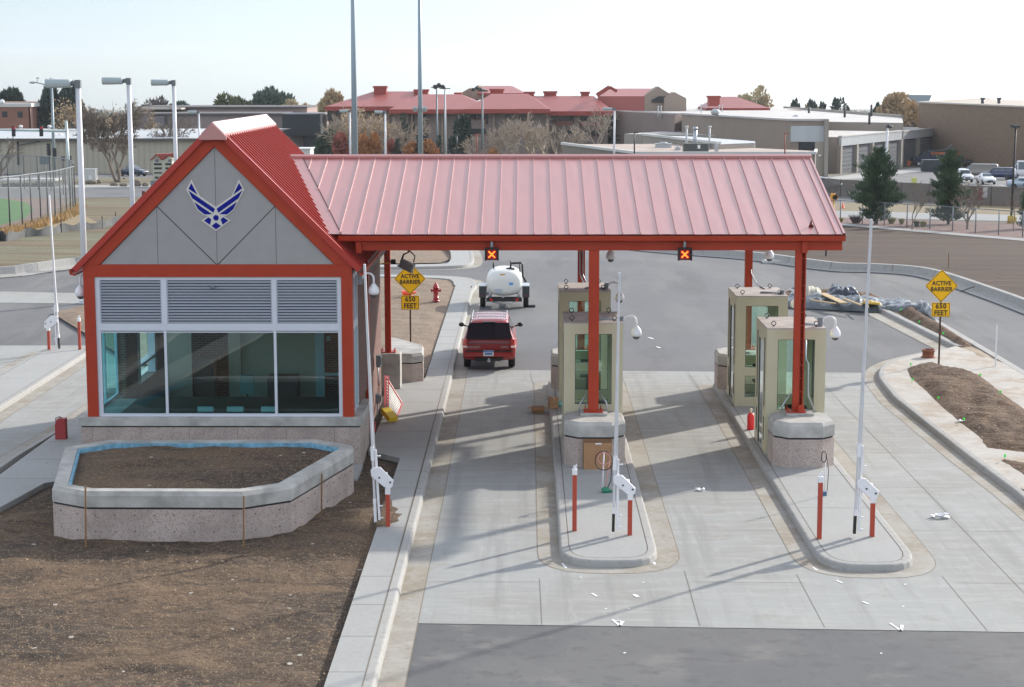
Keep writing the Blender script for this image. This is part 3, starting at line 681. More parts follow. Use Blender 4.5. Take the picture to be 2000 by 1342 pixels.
b = B(); xx, zz_ = UD(415, 560, GD-.05).x, UD(415, 560, GD-.05).z
b.cyl((xx, GD-.08, zz_), (xx, GD+.06, zz_), .03, n=8); b.cyl((xx-.06, GD-.05, zz_-.03), (xx+.06, GD-.05, zz_-.03), .03, n=8); b.build('spotlight_bracket', grey, gate, True)
# side walls
for s in (1, -1):
    xo = GX+s*(HC-.0)
    b = B(); y0, y1 = GD+.27, (49.75 if s > 0 else 51.2)
    xa, xb = sorted((xo-s*.10, xo-s*.03))
    b.box(xa, xb, y0, y0+.07, zs, zt_); b.box(xa, xb, y1-.07, y1, zs, zt_); b.box(xa, xb, y0, y1, zs, zs+.07); b.box(xa, xb, y0, y1, zg-.03, zl+.02); b.box(xa, xb, y0, y1, zt_-.09, zt_); b.box(xa, xb, (y0+y1)/2-.03, (y0+y1)/2+.03, zs, zt_)
    b.build('side_window_frame', silver, gate, True)
    b = B()
    for k in range(15):
        z = zl+.04+(zt_-.1-zl-.04)*(k+.5)/15; xm = xo-s*.06
        b.raw([(xm+s*.03, y0+.07, z-.03), (xm+s*.03, y1-.07, z-.03), (xm-s*.03, y1-.07, z+.03), (xm-s*.03, y0+.07, z+.03)], [(0, 1, 2, 3)])
    b.build('louvre', louvre_m, gate, True, normals=False)
    b = B(); b.raw([(xo-s*.06, y0+.07, zs+.07), (xo-s*.06, y1-.07, zs+.07), (xo-s*.06, y1-.07, zg-.03), (xo-s*.06, y0+.07, zg-.03)], [(0, 1, 2, 3)]); b.build('window', glass_t, gate, True, normals=False)
    b = B(); xa, xb = sorted((xo-s*.32, xo-s*.02)); b.box(xa, xb, y1, 52.3, 1.43, 5.2); b.box(xa, xb, 52.9 if s > 0 else 55.6, 57.3, .1, 5.2)
    if s < 0: b.box(xa, xb, 53.0, 55.6, .1, 1.43); b.box(xa, xb, 53.0, 55.6, 4.0, 5.2)
    b.build('brick_wall', brick, gate, True)
    b = B(); xa, xb = sorted((xo-s*.28, xo+s*.03)); b.box(xa, xb, 52.45, 52.75, .15, 5.2); b.build('column', red, gate, True, bevel=.006)
    b = B(); xa, xb = sorted((xo-s*.3, xo-s*.08)); b.box(xa, xb, 50.6, 52.45, .15, 1.43); b.box(xa, xb, 52.3, 52.9, .15, 5.2); b.build('brick_wall', brick, gate, True)
    if s < 0:
        b = B(); b.box(xa, xb, 53.0, 53.25, 1.43, 4.0); b.box(xa, xb, 55.35, 55.6, 1.43, 4.0); b.box(xa, xb, 53.25, 55.35, 1.9, 1.98); b.build('side_window_frame', silver, gate, True)
b = B(); b.box(GX-HC+.1, GX+HC-.1, 57.0, 57.3, .1, 5.3); b.build('brick_wall', brick, gate, True)
# inside
b = B(); b.box(GX-HC+.1, GX+HC-.1, GD+.15, 57, 1.0-.9, .35); b.build('floor', mat('interior floor', (.16, .13, .11), .8), gate, True)
DPn = 55.6
b = B()
def pw(px0, px1, z0, z1, bb, off=0., th=.1): x0, x1 = UD(px0, 720, DPn).x, UD(px1, 720, DPn).x; bb.box(x0, x1, DPn-off, DPn-off+th, z0, z1)
pw(325, 375, .35, 4.9, b); pw(375, 448, 2.62, 4.9, b); pw(448, 472, .35, 4.9, b, .12); pw(472, 617, .35, 4.9, b); pw(617, 672, 3.9, 4.9, b)
b.build('partition', plaster, gate, True)
b = B(); pw(617, 634, .35, 3.9, b, .08, .06); pw(634, 672, 1.28, 1.36, b, .08, .06); b.build('inner_door_frame', silver, gate, True)
b = B(); pw(636, 672, .35, 3.9, b, -.3, .1); b.build('brick_wall', brick, gate, True)
b = B(); b.box(GX-HC+.12, GX+HC-.12, GD+.13, 57, 4.98, 5.08); b.build('ceiling', mat('interior ceiling', (.30, .28, .25), .9), gate, True)
b = B(); b.box(GX-2.75, GX+3.1, GD+.3, 50.7, 1.432, 1.47); b.box(GX-2.75, GX+3.1, 50.68, 50.72, .36, 1.432); b.build('counter', mat('dark counter', (.055, .048, .04), .7), gate, True)
b = B(); b.box(GX-1.9, GX-1.3, 54.6, 55.15, .35, 1.9); b.box(GX+.3, GX+1.2, 54.5, 55.15, .35, 1.4); b.build('cabinet', mat('dark cabinet', (.05, .045, .045), .6), gate, True)
pr = mat('pale plastic', (.5, .52, .52), .6)
for k, (dx, w_) in enumerate(((-.35, .42), (.45, .44), (1.35, .40))):
    t = thing('document_tray', ['left paper tray on the counter behind the middle window', 'middle paper tray on the counter behind the middle window', 'right paper tray on the counter near the right mullion'][k], 'tray', (GX+dx-.15, GD+.62, 1.47), group='pale trays on the gatehouse counter')
    b = B(); b.box(-w_/2, w_/2, -.12, .12, 0, .09); b.box(-w_/2, w_/2, -.14, -.11, .0, .14); b.build('tray_body', pr, t)
for k, dx in enumerate((1.75, 1.95, 2.15)):
    b = B(); b.box(GX+dx-.15, GX+dx-.03, 55.55, 55.58, 2.35, 2.5); b.build('wall_plate', pr, gate, True)
t = thing('office_chair', 'dark office chair behind the middle window of the gatehouse', 'chair', (GX+.15, 51.3, .80))
cm = mat('teal chair fabric', (.10, .17, .17), .8)
b = B(); b.box(-.22, .22, -.2, .2, .42, .5); b.build('seat', cm, t, bevel=.02); b = B(); b.box(-.2, .2, .2, .26, .6, 1.15); b.build('backrest', cm, t, bevel=.02); b = B(); b.cyl((0, 0, .05), (0, 0, .42), .03); b.bar((0, .22, .45), (0, .24, .7), .05, .02)
for k in range(5): b.bar((0, 0, .06), (.28*cos(k*1.257), .28*sin(k*1.257), .04), .04, .03)
b.build('pedestal', black, t)
# roof: two seamed slopes, cap, eave gutters
RB = 57.55; EH = ZR-fz(525)+.02
def rs(s):
    b = B(); th = .07
    e = EH; x1, z1 = GX+s*e, ZR-e
    def P(t, y, up=0): return (GX+s*(e*t)+s*up*.7071, y, ZR-e*t+up*.7071)
    F_ = GD-.10
    b.raw([P(0, F_), P(1, F_), P(1, RB), P(0, RB), P(0, F_, -th), P(1, F_, -th), P(1, RB, -th), P(0, RB, -th)], [(0, 1, 2, 3), (7, 6, 5, 4), (0, 4, 5, 1), (1, 5, 6, 2), (2, 6, 7, 3)])
    k = 0; y = F_+.02
    while y < RB:
        a, c = y, y+.03; up = .045
        b.raw([P(.03, a), P(1, a), P(1, c), P(.03, c), P(.03, a, up), P(1, a, up), P(1, c, up), P(.03, c, up)], [(4, 5, 6, 7), (0, 1, 5, 4), (3, 7, 6, 2), (1, 2, 6, 5), (0, 4, 7, 3)])
        y += .4
    b.m = 0; b.raw([P(0, F_-.02, .06), P(1.0, F_-.02, .06), P(1.0, F_+.10, .06), P(0, F_+.10, .06), P(0, F_-.02, -.09), P(1., F_-.02, -.09), P(1., F_+.10, -.09), P(0, F_+.10, -.09)], [(0, 1, 2, 3), (0, 4, 5, 1), (3, 2, 6, 7), (1, 5, 6, 2)])
    b.build('roof_slope', redroof, gate, True, normals=False if False else True)
    b = B(); g0 = GX+s*(e-.02); b.prism([(g0, z1-.16), (g0+s*.13, z1-.13), (g0+s*.15, z1-.0), (g0+s*.12, z1+.02), (g0+s*.10, z1-.09), (g0, z1-.10)] if s > 0 else [(g0, z1-.10), (g0+s*.10, z1-.09), (g0+s*.12, z1+.02), (g0+s*.15, z1), (g0+s*.13, z1-.13), (g0, z1-.16)], GD-.1, RB, 'XZ'); b.build('eave_gutter', red, gate, True)
rs(1); rs(-1)
b = B(); w_ = .30
for s in (1, -1): b.raw([(GX, GD-.2, ZR+.1), (GX+s*w_, GD-.2, ZR+.1-w_), (GX+s*w_, RB+.05, ZR+.1-w_), (GX, RB+.05, ZR+.1), (GX, GD-.2, ZR+.04), (GX+s*w_, GD-.2, ZR+.04-w_-.05), (GX+s*w_, RB+.05, ZR+.04-w_-.05), (GX, RB+.05, ZR+.04)], [(0, 1, 2, 3), (1, 5, 6, 2), (0, 4, 5, 1), (3, 2, 6, 7)])
b.prism([(GX, ZR+.08), (GX-.36, ZR-.28), (GX-.36, ZR-.36), (GX+.36, ZR-.36), (GX+.36, ZR-.28)], GD-.26, GD-.19, 'XZ')
b.build('ridge_cap', sheenred, gate, True)  # cap wears the paled copy of the roof paint to imitate a sun highlight

# ------------------------------------------------------------ canopy
CR, CRZ, CE, CEZ, CXR = 54.72, 8.016, 48.41, 6.246, 8.40; CEB = 2*CR-CE
can = thing('canopy', 'long red metal canopy roof spanning the entry lanes right of the gatehouse', 'canopy', (1.8, CR, 0))
def gxat(z): return GX+(ZR-z)                 # where the gatehouse slope is at height z
sheenroof = sheenred
def cplane(t, s): return (CR-s*(CR-CE)*t, CRZ-(CRZ-CEZ)*t)
for s in (1, -1):
    b = B(); y0, z0 = cplane(0, s); y1, z1 = cplane(1, s)
    # gently oil-canned pans, one per seam bay
    nb = 28; xs0, sp = -4.99, .4706; bays = [xs0+i*sp for i in range(-5, 29)]; NT = 26
    edges = sorted([x for x in bays] + [CXR])
    def L0(t): return gxat(cplane(t, 1)[1])+.02
    for i in range(len(edges)-1):
        a, c = edges[i], edges[i+1]; 
        if c > CXR+.01: continue
        sub = 6
        for j in range(NT):
            for k in range(sub):
                q = []
                for (u_, t) in ((k/sub, j/NT), ((k+1)/sub, j/NT), ((k+1)/sub, (j+1)/NT), (k/sub, (j+1)/NT)):
                    x = a+(c-a)*u_; x = max(x, L0(t)); y, z = cplane(t, s)
                    wv = .0042*mnoise.noise(Vector((i*3.1+u_*1.5, t*5.5, i*.7)))*sin(pi*u_)*(1 if s > 0 else 0)
                    q.append((x, y, z+wv*2.2+.0))
                if abs(q[0][0]-q[1][0]) + abs(q[2][0]-q[3][0]) > 1e-4:
                    b.s = True; b.raw(q, [(0, 1, 2, 3)]); b.s = False
    for x in bays:
        # seam starts where the valley crosses
        t0 = 0.; 
        if x < L0(1)+.28:
            zz = ZR-(x-.30-GX); t0 = (CRZ-zz)/(CRZ-CEZ)
            if t0 < 0: t0 = 0
            # visible part is above the valley: from ridge down to t
            t1 = max(0, min(1, t0))
            ta, tb = 0.02, t1
        else: ta, tb = 0.02, 1.
        if tb-ta < .03: continue
        (ya, za), (yb, zb) = cplane(ta, s), cplane(tb, s); h = .040; w2 = .008
        b.raw([(x-w2, ya, za), (x+w2, ya, za), (x+w2, ya, za+h), (x-w2, ya, za+h), (x-w2, yb, zb), (x+w2, yb, zb), (x+w2, yb, zb+h), (x-w2, yb, zb+h)], [(0, 1, 2, 3), (3, 2, 6, 7), (1, 5, 6, 2), (0, 3, 7, 4), (4, 7, 6, 5)])
    # underside and rake
    b.raw([(CXR-.02, y0, z0-.12), (CXR-.02, y1, z1-.12), (-4.2, y1, z1-.12), (-4.2, y0, z0-.12)], [(0, 1, 2, 3)])
    b.raw([(CXR, y0, z0), (CXR, y1, z1), (CXR+.02, y1, z1-.2), (CXR+.02, y0, z0-.2)], [(0, 1, 2, 3)])
    b.raw([(CXR-.03, y0, z0+.03), (CXR-.03, y1, z1+.03), (CXR+.03, y1, z1+.03), (CXR+.03, y0, z0+.03), (CXR+.03, y0, z0-.2), (CXR+.03, y1, z1-.2)], [(0, 1, 2, 3), (3, 2, 5, 4)])
    b.build('roof_slope', sheenroof, can, True, normals=False)
b = B(); xl = gxat(CRZ)+.02
b.raw([(xl-.08, CR-.13, CRZ+.035), (CXR+.05, CR-.13, CRZ+.035), (CXR+.05, CR, CRZ+.085), (xl-.08, CR, CRZ+.085), (CXR+.05, CR+.13, CRZ+.035), (xl-.08, CR+.13, CRZ+.035), (xl-.0, CR-.13, CRZ-.03), (CXR+.05, CR-.13, CRZ-.03)], [(0, 1, 2, 3), (3, 2, 4, 5), (6, 7, 1, 0)])
b.build('ridge_cap', sheenred, can, True)
# valley flashing along the gatehouse slope (a flat tray proud of the pans)
b = B(); 
(ya, za), (yb, zb) = cplane(.0, 1), cplane(1, 1); xa, xb = gxat(za), gxat(zb); up = .012
b.raw([(xa-.02, ya, za+up), (xa+.34, ya, za+up), (xb+.34, yb, zb+up), (xb-.02, yb, zb+up), (xa+.34, ya, za), (xb+.34, yb, zb)], [(0, 1, 2, 3), (1, 4, 5, 2)])
b.m = 1; b.bar((xa+.34, ya-.005, za+.012), (xb+.34, yb-.005, zb+.012), .022, .022); b.build('valley_flashing', [sheenred, mat('seam shadow red', (.10, .015, .012), .6)], can, True)
b = B()
b.cyl((7.60, CE+.55, cplane(.91, 1)[1]), (7.60, CE+.55, cplane(.91, 1)[1]+.10), .07, .04, 8); b.cyl((7.60, CE+.55, cplane(.91, 1)[1]+.09), (7.60, CE+.55, cplane(.91, 1)[1]+.20), .025, .008, 8)
b.build('roof_vent', mat('dark red vent', (.12, .02, .015), .5), can, True)
XL = UD(661, 465, CE).x
b = B(); b.raw([(XL, CE-.13, CEZ-.03), (CXR+.02, CE-.13, CEZ-.03), (CXR+.02, CE-.10, CEZ-.16), (XL, CE-.10, CEZ-.16), (XL, CE, CEZ-.19), (CXR+.02, CE, CEZ-.19), (XL, CE-.11, CEZ-.03), (CXR+.02, CE-.11, CEZ-.03), (XL, CE-.0, CEZ-.12), (CXR+.02, CE, CEZ-.12)], [(0, 3, 2, 1), (3, 4, 5, 2), (0, 1, 7, 6), (6, 7, 9, 8), (1, 2, 5, 9, 7)])
b.build('gutter', red, can, True, normals=False)
b = B(); zb_ = 5.805; b.box(UD(706, 480, 48.55).x, CXR-.02, 48.55, 48.72, zb_, CEZ-.12); b.build('beam', red, can, True, bevel=.008)
b = B(); b.box(-4.6, CXR-.02, 60.0, 60.2, zb_, CEZ-.12); b.build('beam', red, can, True, bevel=.008)
b = B(); b.box(CXR-.06, CXR-.0, 48.72, 60.0, zb_+.05, CEZ-.05); b.build('side_beam', red, can, True)
for x in (-4.3, -1.2, 1.8, 4.5, 7.3):
    b = B(); b.bar((x, 48.8, CEZ-.2), (x, CR, CRZ-.25), .12, .16); b.bar((x, 59.9, CEZ-.2), (x, CR, CRZ-.25), .12, .16); b.build('rafter', red, can, True)
b = B(); b.box(-4.2, CXR-.1, CR-.08, CR+.08, CRZ-.5, CRZ-.3); b.build('ridge_beam', red, can, True)
# brackets on the front beam
for px in (700.5, 1571.5):
    x = UD(px, 480, 48.5).x; b = B(); b.box(x-.075, x+.075, 48.44, 48.56, zb_-.06, CEZ-.17); b.build('beam_bracket', red, can, True, bevel=.006)
X1c, X2c = 1.785, 7.30
def ibeam(name, x, y, z0, z1, w=.29, slots=False):
    b = B(); t = .02
    b.box(x-w/2, x+w/2, y-w/2, y-w/2+t, z0, z1); b.box(x-w/2, x+w/2, y+w/2-t, y+w/2, z0, z1); b.box(x-t/2, x+t/2, y-w/2+t, y+w/2-t, z0, z1)
    b.box(x-.24, x+.24, y-.24, y+.24, z0-.03, z0)
    for i in (-1, 1):
        for j in (-1, 1): b.cyl((x+i*.19, y+j*.19, z0), (x+i*.19, y+j*.19, z0+.09), .018, n=6)
    return b
def hollow(x, y, z0, z1, w=.275):
    b = B(); b.box(x-w/2, x+w/2, y-w/2, y+w/2, z0, z1); b.box(x-.26, x+.26, y-.24, y+.24, z0-.03, z0)
    for i in (-1, 1):
        for j in (-1, 1): b.cyl((x+i*.21, y+j*.19, z0), (x+i*.21, y+j*.19, z0+.1), .018, n=6)
    return b
PT = 1.46
hollow(X1c, 48.67, PT, zb_).build('column', red, can, True, bevel=.008)
b = hollow(X2c-.06, 48.67, PT, zb_, .17); b.box(X2c+.10, X2c+.135, 48.55, 48.79, PT, zb_)
b.box(X2c+.03, X2c+.10, 48.74, 48.80, PT, zb_)
for k in range(12): b.box(X2c+.02, X2c+.11, 48.57, 48.60, PT+.15+k*.36, PT+.18+k*.36)
b.box(X2c-.02, X2c+.14, 48.42, 48.56, PT-.14, PT+.18)
b.build('column', red, can, True, bevel=.005)
hollow(X1c, 60.09, PT, zb_, .24).build('column', red, can, True, bevel=.008)
hollow(X2c, 60.09, PT, zb_, .24).build('column', red, can, True, bevel=.008)
hollow(-4.62, 60.09, 1.35, zb_, .2).build('column', red, can, True, bevel=.008)
b = B()
for dx in (-.05, .04): b.tube([(X1c+dx, 59.93, 5.3), (X1c+dx, 59.93, 3.95), (X1c+dx+.1, 59.6, 3.72), (X1c+dx+.16, 58.9, 3.69)], .022, 6)
b.tube([(X2c+.06, 59.93, 4.1), (X2c+.08, 59.9, 3.95), (X2c+.2, 59.5, 3.68), (X2c+.3, 58.2, 3.64)], .02, 6)
b.tube([(X2c+.16, 48.5, 3.4), (X2c+.17, 48.5, 2.9), (X2c+.24, 48.5, 2.75), (X2c+.25, 48.5, 1.9), (X2c+.45, 48.6, 1.45)], .022, 6)
b.tube([(X2c-.2, 48.6, 1.95), (X2c-.42, 48.6, 1.6), (X2c-.44, 48.6, 1.42)], .02, 6)
b.tube([(X1c-.15, 48.8, 1.95), (X1c-.36, 48.75, 1.6), (X1c-.38, 48.7, 1.4)], .02, 6); b.tube([(X1c+.15, 48.8, 1.95), (X1c+.36, 48.75, 1.65), (X1c+.38, 48.7, 1.4)], .02, 6)
b.build_each('conduit', galv, can, True)

# pedestals under the columns
k = 0
for (x, y, nm) in ((X1c+.01, 47.45, 'octagonal pink stone pedestal carrying the front canopy post behind the cardboard sheet'), (X2c+.04, 47.38, 'octagonal pink stone pedestal carrying the front canopy post of the right island')):
    t = thing('post_pedestal', nm, 'pedestal', (x, y+.7, .15), group='stone pedestals under the canopy posts')
    P = oct_(x, y, 1.62, 1.75, .36); stone_wall(t, 'stone_base', P, .15, 1.36, .40)
    b = B(); b.box(x-.36, x+.36, 48.35, 49.0, 1.36, 1.43); b.build('plinth', castc, t, True, bevel=.01)
    b = B(); b.box(x-.815, x+.815, 0, 0, 0, 0) if False else None
    for sx in (-.55, -.3, .1, .35): b.cyl((x+sx*.8, y-.004, .62), (x+sx*.8, y+.01, .62), .013, n=6)
    b.build('tie_hole', black, t, True)
for (x, y, nm) in ((X1c, 59.5, 'stone pedestal behind the booths at the far end of the left island'), (X2c, 59.5, 'stone pedestal behind the booths at the far end of the right island')):
    t = thing('post_pedestal', nm, 'pedestal', (x, y+.7, .15), group='stone pedestals under the canopy posts')
    P = oct_(x, y, 1.98, 1.75, .36); stone_wall(t, 'stone_base', P, .15, 1.32, .38)
t = thing('concrete_pier', 'plain concrete pier under the rear red post beside the brick wall', 'pier', (-4.55, 60.1, .15))
b = B(); b.box(-5.0, -4.2, 59.7, 60.45, .15, 1.32); b.build('pier_body', castc, t, True, bevel=.02)
t = thing('concrete_pier', 'pale concrete pier left of the gatehouse windows', 'pier', (-12.3, 53.2, .15))
b = B(); b.box(-12.75, -11.9, 52.8, 53.6, .15, 1.22); b.build('pier_body', castc, t, True, bevel=.02)
# low curved wall behind
wl = [U(755, 686, 1.1), U(775, 685, 1.1), U(800, 687, 1.1), U(822, 692, 1.1)]
t = thing('low_wall', 'low pink stone wall stub with pale cap beside the brick side wall', 'wall', (wl[1].x, wl[1].y, .12))
A = [U(752, 745, .15), U(805, 747, .15), U(827, 744, .15), U(828, 728, .15), U(790, 716, .15), U(755, 708, .15)]
stone_wall(t, 'stone_body', [(p.x, p.y) for p in A], .1, 1.12, .3)
# ------------------------------------------------------------ planter
PZ = 1.2
PP = [(U(x, y, PZ).x, U(x, y, PZ).y) for x, y in ((102, 949), (165, 960), (474, 961), (568, 947), (690, 876), (690, 870), (621, 857.5), (215, 858.5), (125, 873))]
pl = thing('planter', 'raised angular stone planter filled with soil in front of the gatehouse', 'planter', (GX, 43, .1))
stone_wall(pl, 'planter_wall', PP, .0, PZ, .36, hole=.34)
b = B()
for i in (0, 1, 2, 3, 4):
    a, c = Vector(PP[i]), Vector(PP[i+1]); L_ = (c-a).length; nn = int(L_/.42)
    for k in range(nn):
        p = a.lerp(c, (k+.5)/nn); d = (c-a).normalized(); n_ = Vector((d.y, -d.x)); p2 = p+n_*.003
        for z in (.28, .66): b.box(p2.x-.012, p2.x+.012, p2.y-.006, p2.y+.006, z-.012, z+.012)
b.build('tie_hole', black, pl, True)
IN = offs(PP, .345, True)
fo = B(); foam = mat('light blue foam board', (.20, .42, .56), .8, var=.35, vs=6)
for (i, j) in ((5, 6), (6, 7), (7, 8), (8, 0), (4, 5)):
    a, c = IN[i], IN[j]; a2, c2 = offs(PP, .40, True)[i], offs(PP, .40, True)[j]
    fo.raw([(*a, .6), (*c, .6), (*c, PZ-.03), (*a, PZ-.03), (*a2, .6), (*c2, .6), (*c2, PZ-.03), (*a2, PZ-.03)], [(0, 1, 2, 3), (4, 5, 6, 7), (3, 2, 6, 7)])
fo.build('foam_lining', foam, pl, True)
mo = mound('soil_fill', offs(PP, .37, True), PZ-.15, .07, dirt, .14, .8, 41, edge=.4, crest=.07, fy=lambda y: 0)
if 'kind' in mo: del mo['kind']
mo.parent = pl; mo.location = (-GX, -43, -.1)
for (px, py, zt_s, h, nm) in ((168, 1066, 0, 1.35, 'left wooden stake leaning on the front face of the planter'), (476, 1068, 0, 1.15, 'middle wooden stake standing at the front corner of the planter'), (628, 1006, 0, 1.0, 'right wooden stake against the slanting side of the planter')):
    q = U(px, py, .1); b = B(); b.box(-.018, .018, -.01, .01, -.1, h); o = b.build('wooden_stake', mat('survey stake wood', (.26, .145, .065), .8, var=.2, vs=8)); o.location = q+Vector((0, -.02, 0)); o.rotation_euler = (radians(-2), radians(1.2), 0)
    tag(o, nm, 'stake', 'wooden stakes round the planter')
# ------------------------------------------------------------ booths
beige = mat('beige booth paint', (.53, .49, .335), .5, var=.05, vs=1.2)
beige2 = mat('beige booth door', (.47, .44, .28), .5, var=.05, vs=2)
roofgrey = mat('booth roof paint', (.44, .40, .37), .75, var=.22, vs=2.5)
gasket = mat('dark window gasket', (.03, .045, .05), .4)
glass_b = glass_mat('green booth glass', (.78, .95, .87), .02)
WB, DB, HBt = .80, 2.36, 3.45
def wallpanel(b, gl, gk, axis, sgn, a0, a1, wins, t=.07):
    """a booth wall between a0..a1 along its axis with window holes (u0,u1,z0,z1) sorted bottom up"""
    def bx(u0, u1, z0, z1, bb, t0=0., t1=t):
        if axis == 'x': y_ = (t0, t1) if sgn < 0 else (DB-t1, DB-t0); bb.box(u0, u1, y_[0], y_[1], z0, z1)
        else:
            x_ = (-WB+t0, -WB+t1) if sgn < 0 else (WB-t1, WB-t0); bb.box(x_[0], x_[1], u0, u1, z0, z1)
    cols = sorted(set((w_[0], w_[1]) for w_ in wins)); cur = a0
    for (u0, u1) in cols:
        bx(cur, u0, 0, HBt, b); zs_ = sorted([(w_[2], w_[3]) for w_ in wins if (w_[0], w_[1]) == (u0, u1)]); z = 0
        for (z0, z1) in zs_:
            bx(u0, u1, z, z0, b); z = z1
            e = .014
            for q in ((u0, u0+e, z0, z1), (u1-e, u1, z0, z1), (u0+e, u1-e, z0, z0+e), (u0+e, u1-e, z1-e, z1)): bx(*q, gk, .012, .045)
            if axis == 'x': yy = .03 if sgn < 0 else DB-.03; gl.raw([(u0+e, yy, z0+e), (u1-e, yy, z0+e), (u1-e, yy, z1-e), (u0+e, yy, z1-e)], [(0, 1, 2, 3)])
            else: xx = -WB+.03 if sgn < 0 else WB-.03; gl.raw([(xx, u0+e, z0+e), (xx, u1-e, z0+e), (xx, u1-e, z1-e), (xx, u0+e, z1-e)], [(0, 1, 2, 3)])
        bx(u0, u1, z, HBt, b); cur = u1
    bx(cur, a1, 0, HBt, b)
def booth(label):
    t = thing('guard_booth', label, 'booth', group='beige guard booths on the islands')
    b, gl, gk = B(), B(), B(); Z1, Z2, Z3, Z4 = .30, .97, 1.24, 3.17
    wallpanel(b, gl, gk, 'x', -1, -WB, WB, [(-.50, .50, Z1, Z2), (-.50, .50, Z3, Z4)])
    wallpanel(b, gl, gk, 'x', 1, -WB, WB, [(-.50, .50, Z1, Z2), (-.50, .50, Z3, Z4)])
    for s in (-1, 1):
        wallpanel(b, gl, gk, 'y', s, .07, DB-.07, [(.34, .60, Z1, Z2), (.34, .60, Z3, Z4), (1.86, 2.14, Z1, Z2), (1.86, 2.14, Z3, Z4), (.72, 1.74, .0+.02, 3.02)] if s < 0 else [(.34, 2.02, Z1, Z2), (.34, 2.02, Z3, Z4)])
    # the door hole got glass and gasket too: fine, it is a glazed sliding door with an inner leaf
    b.build('booth_shell', beige, t); gl.build('window', glass_b, t, normals=False); gk.build('window_gasket', gasket, t)
    b = B(); b.box(-WB+.10, -WB+.16, .72, .82, .02, 3.02); b.box(-WB+.10, -WB+.16, 1.62, 1.74, .02, 3.02); b.box(-WB+.10, -WB+.16, .82, 1.62, .02, .95); b.box(-WB+.10, -WB+.16, .82, 1.62, 2.9, 3.02)
    b.box(-WB+.06, -WB+.10, 1.70, 1.74, .02, 3.02); dr = b.build('sliding_door', beige2, t)
    b = B(); b.cyl((-WB+.07, 1.66, 1.1), (-WB+.07, 1.66, 1.4), .015, n=6); b.build('door_handle', black, dr)
    b = B(); b.box(-WB-.004, WB+.004, -.004, DB+.004, HBt, HBt+.035); b.build('booth_roof', roofgrey, t, bevel=.006)
    for (x, y) in ((-.58, .35), (.58, .35), (-.55, 2.0), (.5, 2.05)):
        b = B(); P_ = [(x+.06*cos(a*pi/5), y, HBt+.12+.06*sin(a*pi/5)) for a in range(11)]; b.tube(P_, .012, 6); b.cyl((x, y, HBt+.03), (x, y, HBt+.07), .025, n=8); b.build('lifting_ring', darkgrey, t)
    b = B(); b.tube([(.0, .6, HBt+.06), (.35, .55, HBt+.06), (.62, .5, HBt+.07)], .02, 6); b.tube([(.05, .85, HBt+.06), (.4, .75, HBt+.06), (.62, .62, HBt+.07)], .018, 6); b.build('roof_conduit', galv, t)
    b = B(); b.box(-WB+.2, WB-.08, .12, .55, .95, 1.0); b.box(-WB+.2, -WB+.24, .12, .55, .04, .95); b.box(WB-.12, WB-.08, .12, .55, .04, .95); b.box(-.72, .72, .08, DB-.08, 0.005, .05); b.build('desk', mat('booth desk', (.12, .13, .11), .5), t)
    b = B(); b.box(-.35, -.1, .2, .4, 1.0, 1.12); b.box(.1, .35, .25, .42, 1.0, 1.3); b.build('desk_equipment', darkgrey, t, bevel=.01)
    b = B(); b.cyl((.1, 1.1, .05), (.1, 1.1, .6), .04); b.box(-.12, .32, .9, 1.3, .6, .67); b.box(-.1, .3, 1.28, 1.34, .75, 1.15); b.build('stool', black, t, bevel=.01)
    return t
b0 = booth('nearer booth of the right island, with the front stone pedestal right in front of it'); b0.location = (7.31, 49.16, .15)
dup(b0, (7.31, 56.5, .15), label='farther booth of the right island, half hidden behind the nearer one')
dup(b0, (1.80, 49.16, .30), label='nearer booth of the left island, behind the red square post')
dup(b0, (1.80, 56.5, .30), label='farther booth of the left island, showing only its shaded top window')
for x in (1.80,):
    b = B(); b.box(x-.83, x+.83, 49.1, 51.6, .14, .30); b.box(x-.83, x+.83, 56.45, 58.9, .14, .30); tag(b.build('booth_plinth', castc), 'low concrete plinths lifting the booths of the left island', 'plinth')
# ------------------------------------------------------------ dome cameras
dome = mat('smoked dome', (.10, .10, .11), .12)
def ptz(label, loc, side=1, hang=False, reach=.42, sc=1.):
    t = thing('dome_camera', label, 'camera', loc, group='white dome surveillance cameras')
    if not hang:
        b = B(); b.box(-.06*sc, .06*sc, -.05, .05, -.18*sc, .10*sc); b.build('mount_box', grey, t, bevel=.008)
        P_ = [(.05*side*sc, 0, -.02*sc)] + [(side*sc*(.05+(reach-.05)*.5*(1-cos(a*pi/8))), 0, sc*(-.02+.14*sin(a*pi/8))) for a in range(1, 8)] + [(side*reach*sc, 0, -.05*sc), (side*reach*sc, 0, -.18*sc)]
        b = B(); b.tube(P_, [.045*sc]+[.03*sc]*9, 10); b.build('gooseneck', white, t); ox, oz = side*reach*sc, -.18*sc
    else:
        b = B(); b.cyl((0, 0, .12), (0, 0, -.02), .04); b.build('drop_pipe', white, t); ox, oz = 0, 0
    b = B(); b.lathe([(.0, .02), (.055, .02), (.07, -.02), (.125, -.08), (.145, -.16), (.145, -.22), (.11, -.27), (.0, -.27)], (ox, 0, oz), 20); h_ = b.build('camera_housing', white, t)
    b = B(); b.lathe([(.10, -.262), (.095, -.30), (.06, -.345), (.0, -.36)], (ox, 0, oz), 18); b.build('dome', dome, h_)
    return t
q = UD(1602, 627, 49.5); ptz('white dome camera on the roof of the nearer right booth', (q.x, 49.5, q.z))
q = UD(1527, 573, 57.0); ptz('white dome camera on the farther right booth, partly behind the red post', (q.x, 57, q.z))
q = UD(1213, 625, 49.6); ptz('white dome camera on the nearer left booth, right of the raised gate arm', (q.x, 49.6, q.z))
q = UD(1184, 559, 57.0); ptz('white dome camera on the farther left booth, behind the gate arm', (q.x, 57, q.z))
